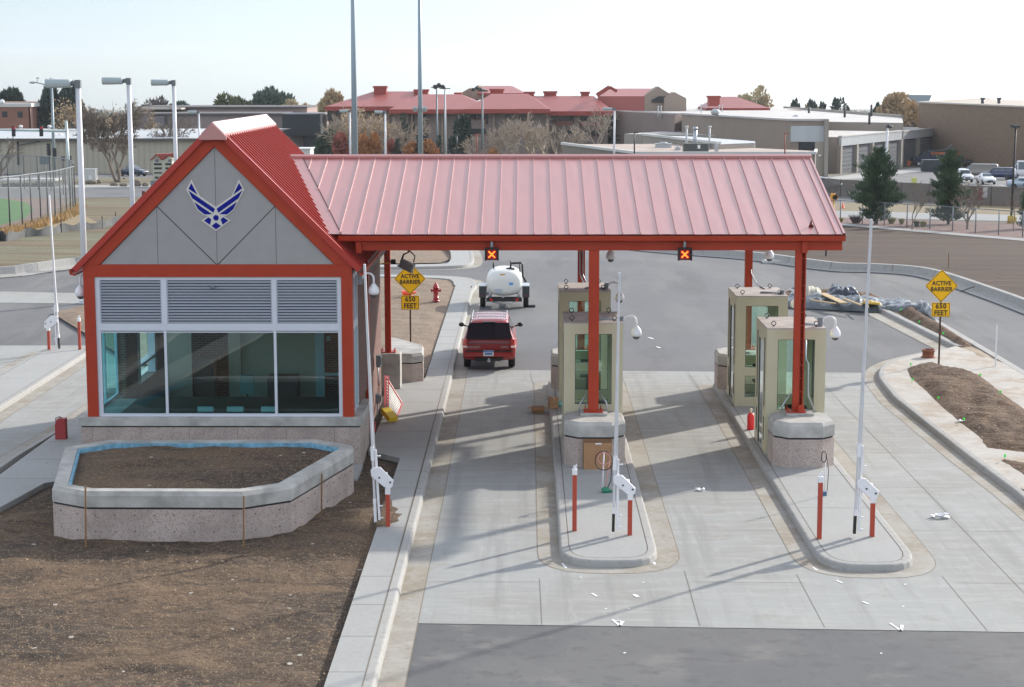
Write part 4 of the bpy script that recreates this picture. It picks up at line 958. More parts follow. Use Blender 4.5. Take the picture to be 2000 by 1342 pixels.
q = UD(700, 542, 48.3); ptz('white dome camera on the right front corner of the gatehouse', (q.x+.05, 48.25, q.z), 1, reach=.36)
q = UD(172, 545, 48.3); ptz('white dome camera on the left front corner of the gatehouse', (q.x, 48.25, q.z), -1, reach=.2)
q = UD(1193, 489, 54.7); ptz('brownish dome camera hanging under the canopy over the middle lane', (q.x, 54.7, q.z), hang=True)
q = UD(1503, 489, 58.5); ptz('pale dome camera hanging under the canopy near the rear right post', (q.x, 58.5, q.z), hang=True)
b = B()
for px in (1193, 1503):
    D_ = 54.7 if px == 1193 else 58.5; q = UD(px, 489, D_); b.cyl((q.x, D_, q.z+.1), (q.x, D_, 6.9 if px == 1503 else 7.7), .02, n=8)
b.build('camera_drop', galv, can, True)
# ------------------------------------------------------------ lane signals
led = mat('lit orange led', (.9, .2, .02), .5, emit=((1., .13, .012), 1.5))
led2 = mat('red led glow', (.22, .008, .008), .4, emit=((1., .03, .01), .02))
for px, lb in ((960.5, 'left red X lane signal under the canopy beam'), (1337.5, 'right red X lane signal under the canopy beam')):
    q = UD(px, 497, 48.38); t = thing('lane_signal', lb, 'signal', (q.x, 48.38, q.z), group='red X lane signals'); W_ = .155
    b = B(); b.box(-W_, W_, 0, .12, -W_, W_)
    for (a, c, d, e) in ((-W_-.03, W_+.03, W_, W_+.02), (-W_-.03, -W_, -W_, W_), (W_, W_+.03, -W_, W_)): b.box(a, c, -.16, .1, d, e)
    b.build('signal_housing', black, t)
    b = B(); b.box(-W_+.02, W_-.02, -.012, 0, -W_+.02, W_-.02); b.build('red_lens', led2, t)
    b = B(); b.bar((-.085, -.02, -.085), (.085, -.02, .085), .034, .012, up=(0, 1, 0)); b.bar((.085, -.022, -.085), (-.085, -.022, .085), .034, .012, up=(0, 1, 0)); b.build('lit_cross', led, t)
    b = B(); b.cyl((0, .05, W_), (0, .05, W_+.24), .035); b.cyl((0, .05, W_+.04), (0, .05, W_+.07), .05); b.build('hanger', galv, t)
# ------------------------------------------------------------ bollards and gate arms
orange = mat('orange red post paint', (.42, .06, .03), .45, var=.06, vs=3)
def stub(px, py, ytop, label, z=.15):
    q = U(px, py, z); h = UD(px, ytop, q.y).z - z
    t = thing('sensor_post', label, 'post', q, group='orange sensor posts beside the gate arms')
    b = B(); b.box(-.05, .05, -.05, .05, 0, h); b.build('post_body', orange, t, bevel=.008)
    b = B(); b.box(-.058, .058, -.058, .058, h, h+.13); b.cyl((0, 0, h+.13), (0, 0, h+.2), .022); b.cyl((-.04, 0, h+.19), (.045, 0, h+.19), .016, n=8); b.box(.02, .05, -.02, .02, h+.16, h+.24); b.build('sensor_head', white, t, bevel=.005)
stub(1122, 1037, 927, 'orange sensor post with a white head at the left of the left island')
stub(1600, 1052, 942, 'orange sensor post with a white head at the left of the right island')
stub(156, 683, 628, 'orange sensor post at the tip of the exit island beside the gatehouse')
def arm(px, py, yorange, plate, ab, at_, label, side=1, z=.15, wide=.105, blk=True):
    """px,py foot of the post; plate = photo outline of the head; ab, at_ = foot and tip of the raised arm"""
    q = U(px, py, z); D = q.y; h = UD(px, yorange, D).z - z
    t = thing('barrier_gate', label, 'gate arm', q, group='raised lane gate arms')
    b = B(); b.box(-.05, .05, -.05, .05, 0, h); b.build('gate_post', orange, t, bevel=.008)
    b = B(); b.box(-.058, .058, -.058, .058, h, h+.14); b.build('post_cap', white, t, bevel=.005)
    P = [UD(a, c, D-.12) for a, c in plate]; b = B(); b.prism([(p.x, p.z) for p in P], D-.16, D-.10, 'XZ')
    hd = b.build('gate_head', white, t, True, bevel=.006)
    b = B()
    for (i, j) in ((1, 6), (4, 3)):
        c = (P[i]+P[j])/2; cc = sum(P, Vector())/len(P); c = c.lerp(cc, .25); b.cyl((c.x, D-.175, c.z), (c.x, D-.155, c.z), .022, n=10)
    b.build('bolt', darkgrey, hd, True)
    b = B(); cc = sum(P, Vector())/len(P); b.box(cc.x-.12, cc.x+.12, D-.10, D+.05, cc.z-.1, cc.z+.1); b.build('gate_motor', white, t, True, bevel=.01)
    A = UD(ab[0], ab[1], D-.02); E = UD(at_[0], at_[1], D-.02); u = (E-A).normalized(); L_ = (E-A).length; s_ = A + u*(L_*.285)
    b = B(); b.bar(A+u*.45, E, .05, wide, up=(0, 1, 0)); b.bar(A+u*.5+Vector((side*wide*.62, .0, 0)), E, .03, .012, up=(0, 1, 0)); b.build('arm', mat('pale aluminium arm', (.60, .60, .62), .45, .1, var=.08, vs=2), t, True, bevel=.005)
    b = B(); b.bar(A+Vector((side*wide*.9, -.02, 0))+u*.05, s_+Vector((side*wide*.7, -.02, 0)), .05, .05, up=(0, 1, 0)); b.bar(s_-u*.25, s_+u*.06, .08, wide*1.35, up=(0, 1, 0))
    b.bar(A+u*.42, A+u*.55, .07, wide*1.1, up=(0, 1, 0))
    for k in (.1, .38, 1.55): b.cyl(A+u*k+Vector((side*wide*1.0, -.03, 0)), A+u*k+Vector((side*wide*1.75, -.03, 0)), .018, n=6)
    b.build('arm_sleeve', white, t, True)
    b = B(); b.bar(A+u*.0, A+u*.45, .06, wide*.85, up=(0, 1, 0)); b.build('arm_foot', black if blk else white, t, True)
    return t
PL = [(565, 580), (585, 565), (632, 567), (732, 665), (728, 700), (712, 716), (680, 716), (568, 625)]
def plate(px, py): return [(px+(a-687)/3.833, py+(c-1012)/3.833) for a, c in PL]
arm(1230, 1045, 976, plate(1229.5, 1044), (1197.5, 1038), (1210, 533), 'raised gate arm of the left island with its white plate and orange post')
arm(1703, 1048, 982, [(1460+a/3.835, 780+c/3.835) for a, c in ((820, 610), (845, 588), (885, 592), (985, 690), (970, 735), (960, 748), (925, 745), (822, 650))], (1668.5, 1042), (1702, 428), 'raised gate arm of the right island, tallest of the arms, tip above the canopy eave')
arm(758, 1028, 965, [(620+a/2.387, 780+c/2.387) for a, c in ((248, 330), (258, 318), (292, 315), (355, 378), (350, 405), (340, 414), (312, 408), (252, 358))], (733.5, 1019), (712, 516), 'raised white gate arm beside the right front corner of the gatehouse', blk=False)
arm(96, 683, 646, [(a/2.53, 370+c/2.53) for a, c in ((288, 630), (262, 622), (250, 624), (222, 652), (219, 680), (224, 686), (245, 686), (285, 655))], (116, 681), (96, 381), 'raised gate arm of the exit island left of the gatehouse', side=-1)
# ------------------------------------------------------------ warning signs
yel = mat('warning sign yellow', (.95, .53, .015), .5, spec=.2); ink = mat('sign black', (.02, .02, .02), .6)
rust = mat('rusty sign post', (.09, .05, .035), .8, var=.3, vs=6)
def sign(px, py, cy, dpx, py0, py1, label, z):
    q = U(px, py, z); D = q.y; t = thing('warning_sign', label, 'sign', q, group='yellow ACTIVE BARRIER signs')
    c = UD(px, cy, D); r = dpx/2/pxm(D, c.z)*1.0
    b = B(); b.box(-.03, .03, .02, .06, 0, c.z-z+r*.6); b.build('sign_post', rust, t)
    def rd(cx, cz, hw, hh, rr, rot):
        P = []
        for (sx, sz, a0) in ((1, 1, 0), (-1, 1, 90), (-1, -1, 180), (1, -1, 270)):
            for k in range(5):
                a = radians(a0+k*22.5); x, zz_ = sx*(hw-rr)+rr*cos(a), sz*(hh-rr)+rr*sin(a); P.append((cx+x*cos(rot)-zz_*sin(rot), cz+x*sin(rot)+zz_*cos(rot)))
        return P
    s_ = r/sqrt(2); cz = c.z-z
    b = B(); b.m = 0; b.prism(rd(0, cz, s_, s_, .07, pi/4), .0, .012, 'XZ'); b.m = 1
    o1 = rd(0, cz, s_-.018, s_-.018, .06, pi/4); o2 = rd(0, cz, s_-.036, s_-.036, .05, pi/4)
    for i in range(20): j = (i+1) % 20; b.raw([(o1[i][0], -.002, o1[i][1]), (o1[j][0], -.002, o1[j][1]), (o2[j][0], -.002, o2[j][1]), (o2[i][0], -.002, o2[i][1])], [(0, 1, 2, 3)])
    add_text(b, 'ACTIVE', .215, Matrix.Translation((0, -.006, cz+.09)), 1, sx=.92, bold=.006, extrude=.002, space=1.05)
    add_text(b, 'BARRIER', .215, Matrix.Translation((0, -.006, cz-.125)), 1, sx=.92, bold=.006, extrude=.002, space=1.05)
    b.build('diamond_panel', [yel, ink], t)
    z0, z1 = UD(px, py1, D).z-z, UD(px, py0, D).z-z; w_ = (z1-z0)*1.28/2; cz = (z0+z1)/2; hh = (z1-z0)/2
    b = B(); b.prism(rd(0, cz, w_, hh, .04, 0), .0, .012, 'XZ'); b.m = 1; o1 = rd(0, cz, w_-.015, hh-.015, .035, 0); o2 = rd(0, cz, w_-.03, hh-.03, .03, 0)
    for i in range(20): j = (i+1) % 20; b.raw([(o1[i][0], -.002, o1[i][1]), (o1[j][0], -.002, o1[j][1]), (o2[j][0], -.002, o2[j][1]), (o2[i][0], -.002, o2[i][1])], [(0, 1, 2, 3)])
    add_text(b, '650', .25, Matrix.Translation((0, -.006, cz+.125)), 1, sx=.95, bold=.007, extrude=.002, space=1.12); add_text(b, 'FEET', .25, Matrix.Translation((0, -.006, cz-.12)), 1, sx=.9, bold=.007, extrude=.002, space=1.05)
    b.build('distance_panel', [yel, ink], t)
sign(802, 688, 544.5, 63, 577.5, 605, 'yellow ACTIVE BARRIER sign on the bare soil left of the lanes, near the hydrant', .12)
sign(1834, 711, 558.5, 65, 591, 619, 'yellow ACTIVE BARRIER sign in the planting bed at the right', .16)
# ------------------------------------------------------------ hydrant, cone
q = U(851.5, 588.5, .16); t = thing('fire_hydrant', 'red fire hydrant on the pale soil beside the kerb', 'hydrant', q)
hr = mat('hydrant red', (.34, .018, .022), .4)
b = B(); b.lathe([(.17, 0), (.17, .04), (.12, .05), (.12, .12), (.14, .12), (.14, .16), (.115, .17), (.115, .60), (.15, .61), (.15, .65), (.125, .66), (.12, .72), (.07, .80), (.04, .82), (.035, .88), (0, .88)], n=18); b.build('barrel', hr, t)
b = B(); b.cyl((-.2, 0, .5), (.2, 0, .5), .06, n=10); b.cyl((.2, 0, .5), (.235, 0, .5), .075, n=8); b.cyl((-.235, 0, .5), (-.2, 0, .5), .075, n=8); b.cyl((0, -.1, .42), (0, -.22, .42), .085, n=12); b.build('hose_outlet', hr, t)
q = U(788, 581, .15); t = thing('traffic_cone', 'orange cone lying on its side behind the left warning sign', 'cone', q)
oc = mat('cone orange', (.85, .10, .02), .5)
b = B(); b.at((0, 0, .16), ry=radians(82)); b.lathe([(.15, 0), (.10, .25), (.04, .62), (.0, .62)], n=14); b.box(-.18, .18, -.18, .18, -.03, 0); b.build('cone_body', oc, t)
b = B(); b.lathe([(.14, 0), (.09, .2), (.03, .45), (0, .45)], (-.75, .3, 0), n=12); b.box(-.95, -.55, .12, .48, -.02, .02); o = b.build('traffic_cone', oc); o.location = q+Vector((.9, .5, 0)); tag(o, 'small orange cone standing behind the fallen one near the left sign', 'cone')
# ------------------------------------------------------------ leaning gate panel, call boxes, floodlight
A_, B_, C_, D_ = UD(753, 735, 57.0), UD(752, 800, 54.2), U(785, 788, .17), U(771, 823, .17)
t = thing('gate_panel', 'red and white slatted gate panel leaning on the brick wall with a yellow foot', 'gate panel', ((C_+D_)/2))
rp = mat('red rail paint', (.45, .04, .035), .5); b = B(); b.bar(A_, B_, .07, .07); b.bar(A_+Vector((.09, 0, 0)), B_+Vector((.09, 0, 0)), .05, .05); b.bar(C_, D_, .05, .05); b.bar(A_, C_, .05, .05); b.build('panel_frame', rp, t, True)
b = B()
for k in range(1, 11): b.bar(A_.lerp(B_, k/11), C_.lerp(D_, k/11), .035, .02)
b.build('slat', mat('white slat', (.6, .58, .56), .5), t, True)
b = B(); b.bar(B_+Vector((0, 0, .0)), D_+Vector((-.03, -.12, .08)), .30, .16); b.build('yellow_foot', mat('yellow plastic', (.72, .50, .03), .5), t, True, bevel=.01)
for px, py, w_, h_, lb in ((737, 706, .16, .34, 'upper grey call box on the brick side wall'), (736, 775, .16, .26, 'lower grey box on the brick side wall')):
    t = thing('call_box', lb, 'box', (-4.56, 54.6 if py < 730 else 54.2, UD(px, py, 54.5).z), group='boxes on the side wall'); b = B(); b.box(0, .14, -.14, .14, -h_/2, h_/2); b.build('box_body', grey, t, bevel=.01)
    b = B(); b.box(.14, .16, -.08, .08, -h_*.3, h_*.3); b.build('box_door', darkgrey, t); b = B(); b.cyl((.05, 0, -h_/2), (.05, 0, -h_/2-.6), .02); b.build('conduit', galv, t)
q = UD(795, 519, 56.5); t = thing('floodlight', 'grey floodlight hanging on a bent arm behind the gatehouse corner', 'floodlight', q)
b = B(); b.at(ry=radians(25), rz=radians(-15)); b.box(-.22, .22, -.10, .10, -.10, .13); b.box(-.26, .26, -.14, .08, -.13, -.09); b.build('lamp_housing', mat('floodlight grey', (.34, .36, .38), .5), t, bevel=.01)
b = B(); b.tube([(-.2, 0, .1), (-.1, 0, .35), (.05, 0, .42), (.02, 0, .8)], .03, 6); b.tube([(.2, 0, .1), (.25, 0, .3), (.05, 0, .5)], .02, 6); b.tube([(-.3, 0, .05), (-.5, 0, .1), (-.65, 0, .3), (-.6, 0, .75)], .02, 6); b.box(-.5, -.35, -.05, .05, .05, .2); b.build('lamp_bracket', darkgrey, t)
b = B(); b.tube([(-.55, 0, .1), (-.85, 0, .05), (-.95, 0, .35), (-.9, 0, .8)], .018, 6); b.build('yellow_cable', mat('yellow cable', (.7, .42, .02), .5), t)
b = B(); b.bar(UD(722, 528, 52), UD(752, 490, 52), .06, .06); b.build('knee_brace', galv, can, True)
b = B(); b.box(-4.62, -4.42, 52.3, 52.5, .15, .42); b.build('red_foot_block', rp, gate, True)
# ------------------------------------------------------------ small things about the islands
card = mat('cardboard', (.36, .20, .10), .85, var=.1, vs=4); card2 = mat('cardboard inside', (.20, .11, .06), .9)
q = U(1050, 805, .0); t = thing('cardboard_box', 'open cardboard box lying in the gutter left of the left island', 'box', q, rz=.1)
b = B(); b.box(-.18, .2, -.15, .15, 0.01, .17); b.m = 1; b.box(-.17, .19, -.14, .14, .17, .175); b.build('box_body', [card, card2], t)
for k, (c, r) in enumerate((((-.18, 0, .17), (0, -.35)), ((.2, 0, .17), (0, .5)), ((0, -.15, .17), (.6, 0)), ((0, .15, .17), (-.5, 0)))):
    b = B(); b.at(c, rx=r[0], ry=r[1]); 
    if k < 2: s = -1 if k == 0 else 1; b.box(min(0, s*.16), max(0, s*.16), -.14, .14, 0, .006)
    else: s = -1 if k == 2 else 1; b.box(-.18, .18, min(0, s*.13), max(0, s*.13), 0, .006)
    b.build('flap', card, t)
q = U(1080, 797, .16); t = thing('cardboard_box', 'small closed cardboard box on the kerb against the farther left booth', 'box', q, rz=.3)
b = B(); b.box(-.13, .13, -.12, .12, 0, .36); b.build('box_body', card, t, bevel=.006); b = B(); b.box(-.02, .02, -.122, .122, .2, .364); b.build('tape', mat('parcel tape', (.42, .30, .16), .4), t)
b = B(); b.lathe([(0, 0), (.11, .0), (.12, .1), (.06, .16), (0, .17)], n=12); o = b.build('plastic_tub', mat('teal plastic', (.20, .48, .42), .4)); o.location = U(1089, 792, .16)+Vector((.05, -.1, 0)); tag(o, 'pale teal tub beside the small cardboard box', 'tub')
q = U(1167, 917, .15); t = thing('cardboard_sheet', 'flattened cardboard carton leaning on the left pedestal behind the coiled cable', 'cardboard', q)
s_ = 1/pxm(q.y); b = B(); b.at(rx=radians(-8)); b.box(-27*s_, 27.5*s_, -.02, .02, 0, 52*s_); b.build('carton_front', card, t)
b = B(); b.at((0, .05, 0), rx=radians(-10)); b.box(-28*s_, 28*s_, .0, .14, 0.02, 59*s_); b.build('carton_back', card2, t)
b = B(); b.at(rx=radians(-8)); b.box(-4*s_, 8*s_, -.025, -.02, 49*s_, 51.5*s_); b.build('label', white, t)
q = U(1183, 962, .15); t = thing('cable_stub', 'green capped conduit with pink and black cable looped up a white rod', 'cable', q)
b = B(); b.lathe([(.0, 0), (.10, 0), (.11, .1), (.07, .13), (0, .13)], n=12); b.cyl((.1, 0, .04), (.18, 0, .03), .03); b.build('green_cap', mat('green plastic', (.03, .22, .12), .5), t)
b = B(); b.cyl((-.08, 0, 0), (-.05, 0, 1.02), .016); b.box(-.09, .0, -.02, .02, 1.0, 1.05); b.build('white_rod', white, t)
def loop(c, rx_, rz_, n=22, ph=0.): return [(c[0]+rx_*cos(ph+2*pi*k/n), c[1]+.01*sin(k*1.7), c[2]+rz_*sin(ph+2*pi*k/n)) for k in range(n+1)]
b = B(); b.tube(loop((-.05, -.06, .82), .22, .24), .012, 5); b.tube([(.15, -.05, .75), (.12, -.03, .3), (.04, 0, .1)], .012, 5); b.build('black_cable', black, t)
b = B(); b.tube(loop((-.05, -.08, .88), .15, .15), .012, 5); b.tube([(.09, -.06, .8), (.02, -.03, .3), (-.02, 0, .1)], .011, 5); b.build('pink_cable', mat('pink cable', (.6, .26, .24), .5), t)
q = U(1611, 968, .15); t = thing('cable_stub', 'thin white conduit with a looped cable on the right island', 'cable', q)
b = B(); b.box(-.05, .04, -.04, .04, 0, .1); b.build('junction', mat('blue plastic', (.06, .14, .25), .5), t)
b = B(); b.cyl((-.02, 0, .1), (0, 0, .95), .012, n=6); b.build('white_rod', white, t); b = B(); b.tube(loop((-.05, -.03, .98), .06, .14), .012, 5); b.tube([(.03, 0, .98), (.08, 0, .6), (.05, 0, .1)], .009, 5); b.build('black_cable', black, t)
q = U(1466, 839, .15); t = thing('gas_cylinder', 'small bright red cylinder standing left of the nearer right booth', 'cylinder', q)
b = B(); b.lathe([(0, 0), (.10, 0), (.105, .04), (.105, .40), (.085, .47), (.035, .5), (0, .5)], n=18); b.build('bottle', mat('bright red paint', (.60, .012, .015), .35), t); b = B(); b.cyl((0, 0, .5), (0, 0, .60), .03); b.ell((0, 0, .6), .045, .045, .035, 10, 6); b.build('valve', mat('cream valve', (.6, .55, .42), .5), t)
q = U(120, 857, .15); t = thing('fuel_can', 'red can standing on the walk at the left of the gatehouse', 'can', q)
b = B(); s_ = 1/pxm(q.y); b.prism([(-10.5*s_, 0), (11*s_, 0), (10.5*s_, 41*s_), (-5*s_, 41*s_), (-10*s_, 30*s_)], -.12, .12, 'XZ'); b.build('can_body', mat('dull red plastic', (.32, .03, .03), .55), t, bevel=.012)
b = B(); b.tube([(-10*s_, 0, 27*s_), (-9.5*s_, 0, 41*s_), (-2*s_, 0, 44*s_), (3*s_, 0, 41*s_)], .014, 6); b.build('handle', black, t)
def scrap(px, py, z, w_, seed, label, m=None, n=6, cat='litter', nm='crumpled_paper'):
    random.seed(seed); b = B(); g = [[(w_*(i/(n-1)-.5)+random.uniform(-.1, .1)*w_, w_*.8*(j/(n-1)-.5)+random.uniform(-.1, .1)*w_, .01+random.uniform(0, .22)*w_) for j in range(n)] for i in range(n)]
    b.raw([p for r in g for p in r], [(i*n+j, i*n+j+1, (i+1)*n+j+1, (i+1)*n+j) for i in range(n-1) for j in range(n-1) if random.random() < .8])
    o = b.build(nm, m or white, normals=False); o.location = U(px, py, z); return tag(o, label, cat)
scrap(1367, 958, 0, .22, 3, 'white paper scrap lying in the middle lane')
scrap(1837, 1011, 0, .42, 5, 'white crumpled sheet lying on the right lane')
scrap(1876, 824, .16, .25, 7, 'white plastic scrap at the edge of the planting bed')
# terracotta pipe, stakes, rod
q = U(1813, 698, .152); t = thing('clay_pipe', 'brown open clay pipe standing on the corner by the right sign', 'pipe', q)
tc_ = mat('terracotta', (.24, .085, .045), .8, var=.25, vs=6); b = B(); b.lathe([(.27, .0), (.26, .02), (.215, .05), (.215, .20), (.235, .21), (.235, .30), (.20, .30), (.19, .1), (0, .1)], n=22); b.build('pipe_body', tc_, t)
for (px, py, pt, w_, m_, lb, nm) in ((1944, 723, 636, .05, white, 'thin white marker post in the sandy strip right of the right sign', 'marker_post'), (1852, 523, 495, .045, MATS['survey stake wood'], 'short wooden stake at the edge of the brown field', 'wooden_stake'), (1613, 500, 488, .1, darkgrey, 'small dark hydrant-like stub at the field edge below the eave end', 'valve_post')):
    q = G(px, py); h = UD(px, pt, q.y).z-q.z; b = B(); b.box(-w_/2, w_/2, -.02, .02, 0, h); b.box(-w_*.35, w_*.35, -.015, .015, h, h+w_*.5); o = b.build(nm, m_); o.location = q; tag(o, lb, 'post')
a_, c_ = U(1876, 569, .05), U(1938, 550, .4); b = B(); b.tube([a_, a_.lerp(c_, .5)+Vector((0, 0, .02)), c_], .022, 6); o = b.build('steel_rod', rust); tag(o, 'long rusty rod lying across the kerb of the far road', 'rod')
q = G(1524, 513); b = B(); b.box(-1., 1., -.5, .5, .0, .1); b.box(-.9, .9, -.4, .4, .1, .16); o = b.build('white_panel', mat('grimy white', (.5, .5, .48), .7)); o.location = q; tag(o, 'flat pale panel lying on the road by the far kerb', 'panel')
fg = mat('neon green flag', (.05, .75, .08), .5, emit=((.05, .8, .05), .15))  # flag cloth given a faint glow of its own, though no lamp
k = 0
for (px, py, lb) in ((1759, 610, 'green marker flag nearest the tarpaulin'), (1795, 634, 'second green flag along the far soil strip'), (1842, 657, 'third green flag along the far soil strip'), (1778, 718, 'green flag at the rounded corner of the planting bed'), (1781, 748, 'green flag on the left edge of the planting bed'), (1832, 784, 'green flag half way down the left edge of the bed'), (1882, 826, 'green flag beside the white scrap'), (1914, 739, 'green flag on the upper right edge of the bed'), (1953, 773, 'green flag farther down the right edge of the bed'), (1962, 899, 'green flag in the small lower bed')):
    q = U(px, py, .18); t = thing('marker_flag', lb, 'flag', q, group='small green marker flags'); b = B(); b.cyl((0, 0, -.05), (0, 0, .17), .004, n=4); b.build('wire', darkgrey, t); b = B(); rr = .04; b.raw([(0, 0, .08), (rr, .02, .09), (rr*.9, -.03, .17), (0, 0, .16), (-rr*.5, .02, .15), (-rr*.4, .03, .08)], [(0, 1, 2, 3), (0, 3, 4, 5)]); b.build('flag_sheet', fg, t, normals=False)
# paint marks on the concrete
b = B(); zz_ = .004
def stroke(p, q_, w_=.05):
    a = U(*p); c = U(*q_); a.z = c.z = zz_; n_ = Vector((-(c-a).y, (c-a).x, 0)).normalized()*w_/2
    k = 6; random.seed(int(p[0]))
    for i in range(k):
        u0_, u1_ = a.lerp(c, i/k), a.lerp(c, (i+1)/k); e = n_*random.uniform(.7, 1.2); b.raw([u0_-e, u1_-e, u1_+e, u0_+e], [(0, 1, 2, 3)])
for p, q_, w_ in (((1196, 1210), (1211, 1223), .06), ((1211, 1223), (1217, 1212), .07), ((1202, 1212), (1219, 1213), .035), ((1738, 1217), (1760, 1232), .05), ((1760, 1232), (1762, 1221), .07), ((1156, 1159), (1166, 1165), .06), ((1238, 1161), (1246, 1166), .09), ((1634, 1134), (1646, 1139), .05), ((1685, 1175), (1696, 1180), .05), ((1766, 1141), (1770, 1142), .08), ((1762, 1184), (1765, 1185), .08), ((1132, 1128), (1136, 1128), .05), ((1254, 1138), (1258, 1138), .05), ((1181, 1189), (1186, 1189), .05), ((1226, 1189), (1230, 1189), .05), ((1719, 1276), (1723, 1276.5), .06), ((1218, 1275), (1222, 1276), .07), ((1277, 1098), (1279, 1103), .06), ((1768, 1103), (1771, 1110), .06), ((1588, 1108), (1596, 1114), .05), ((1098, 1100), (1106, 1110), .05), ((1266, 659), (1276, 662), .12), ((1282, 677), (1290, 680), .1)): stroke(p, q_, w_)
tag(b.build('painted_marks', white_paint, normals=False), kind='structure')
# ------------------------------------------------------------ vehicles
tyre = mat('tyre rubber', (.018, .018, .018), .85); rimm = mat('alloy wheel', (.45, .46, .48), .3, .7)
vglass = mat('dark car glass', (.012, .018, .028), .05, spec=.9); vglass2 = mat('car glass', (.05, .07, .09), .08, spec=.9)
tail = mat('tail light red', (.50, .012, .010), .2, coat=1.); headl = mat('clear lamp', (.75, .76, .78), .15, coat=1.)
plast = mat('black trim', (.02, .02, .022), .6)
def paint(name, col, metal=.2): return mat(name, col, .25, metal, coat=.35)
KIND = {  # (y, z low, z belt, z top, half width at belt, half width at top)
 'suv': [(-2.42, .52, .82, 1.00, .84, .74), (-2.40, .40, .98, 1.06, .93, .86), (-2.28, .34, 1.10, 1.52, .95, .74), (-2.10, .34, 1.10, 1.74, .95, .69), (-1.7, .34, 1.10, 1.80, .95, .68), (.2, .34, 1.09, 1.80, .95, .68), (.65, .34, 1.09, 1.72, .95, .68), (1.25, .34, 1.08, 1.16, .94, .80), (2.0, .36, .98, 1.05, .92, .76), (2.38, .40, .85, .92, .86, .68), (2.46, .5, .72, .78, .78, .6)],
 'sedan': [(-2.30, .45, .80, .90, .80, .66), (-2.2, .3, .92, 1.0, .88, .74), (-1.5, .25, .95, 1.05, .90, .74), (-.9, .25, .94, 1.40, .90, .58), (.1, .25, .93, 1.44, .90, .58), (.9, .25, .92, 1.02, .90, .74), (1.7, .28, .82, .90, .87, .7), (2.2, .32, .68, .75, .80, .6), (2.3, .4, .6, .64, .7, .5)],
 'van': [(-2.75, .4, 1.1, 1.3, .95, .9), (-2.72, .35, 1.15, 2.0, .99, .85), (-2.5, .32, 1.15, 2.1, 1., .83), (1.2, .32, 1.15, 2.1, 1., .83), (1.75, .32, 1.15, 1.6, .99, .86), (2.1, .34, 1.08, 1.2, .97, .84), (2.6, .36, .95, 1.0, .9, .78), (2.7, .45, .8, .85, .8, .7)],
 'tallvan': [(-2.75, .4, 1.1, 1.3, .95, .9), (-2.72, .35, 1.25, 2.45, .99, .87), (-2.5, .32, 1.25, 2.6, 1., .84), (1.2, .32, 1.25, 2.6, 1., .84), (1.65, .32, 1.2, 1.9, .99, .86), (2.1, .34, 1.1, 1.25, .97, .84), (2.6, .36, .95, 1.0, .9, .78), (2.7, .45, .8, .85, .8, .7)],
 'pickup': [(-2.7, .5, 1.0, 1.06, .9, .9), (-2.65, .4, 1.02, 1.08, .95, .93), (-.75, .38, 1.02, 1.08, .95, .93), (-.72, .38, 1.06, 1.72, .95, .70), (.1, .36, 1.06, 1.76, .95, .70), (.5, .36, 1.05, 1.66, .95, .70), (1.1, .36, 1.05, 1.14, .94, .82), (2.1, .4, .98, 1.05, .9, .76), (2.55, .45, .85, .9, .84, .66), (2.62, .55, .7, .74, .76, .6)],
 'jeep': [(-2.0, .5, 1.0, 1.1, .78, .74), (-1.98, .45, 1.05, 1.76, .80, .74), (-1.0, .42, 1.05, 1.82, .80, .72), (.3, .42, 1.05, 1.80, .80, .72), (.42, .42, 1.05, 1.2, .80, .72), (1.7, .45, .98, 1.08, .74, .64), (1.8, .5, .95, 1.0, .7, .6)],
}
def section(k, y):
    S = KIND[k]
    for a, c in zip(S, S[1:]):
        if a[0] <= y <= c[0]:
            t = (y-a[0])/(c[0]-a[0]); return tuple(a[i]+(c[i]-a[i])*t for i in range(6))
    return S[0] if y < S[0][0] else S[-1]
def ringpts(s):
    y, zl, zb, zt, wb, wt = s
    h = [(wb*.90, zl), (wb*.985, zl+.10), (wb*1.0, zl+(zb-zl)*.55), (wb*.985, zb-.04), (wb*.955, zb+.015), (wt*1.0, zt-.075*(1 if zt-zb > .2 else .4)), (wt*.90, zt-.012), (wt*.5, zt+.01)]
    return [(-x, y, z) for x, z in h] + [(x, y, z) for x, z in h[::-1]]
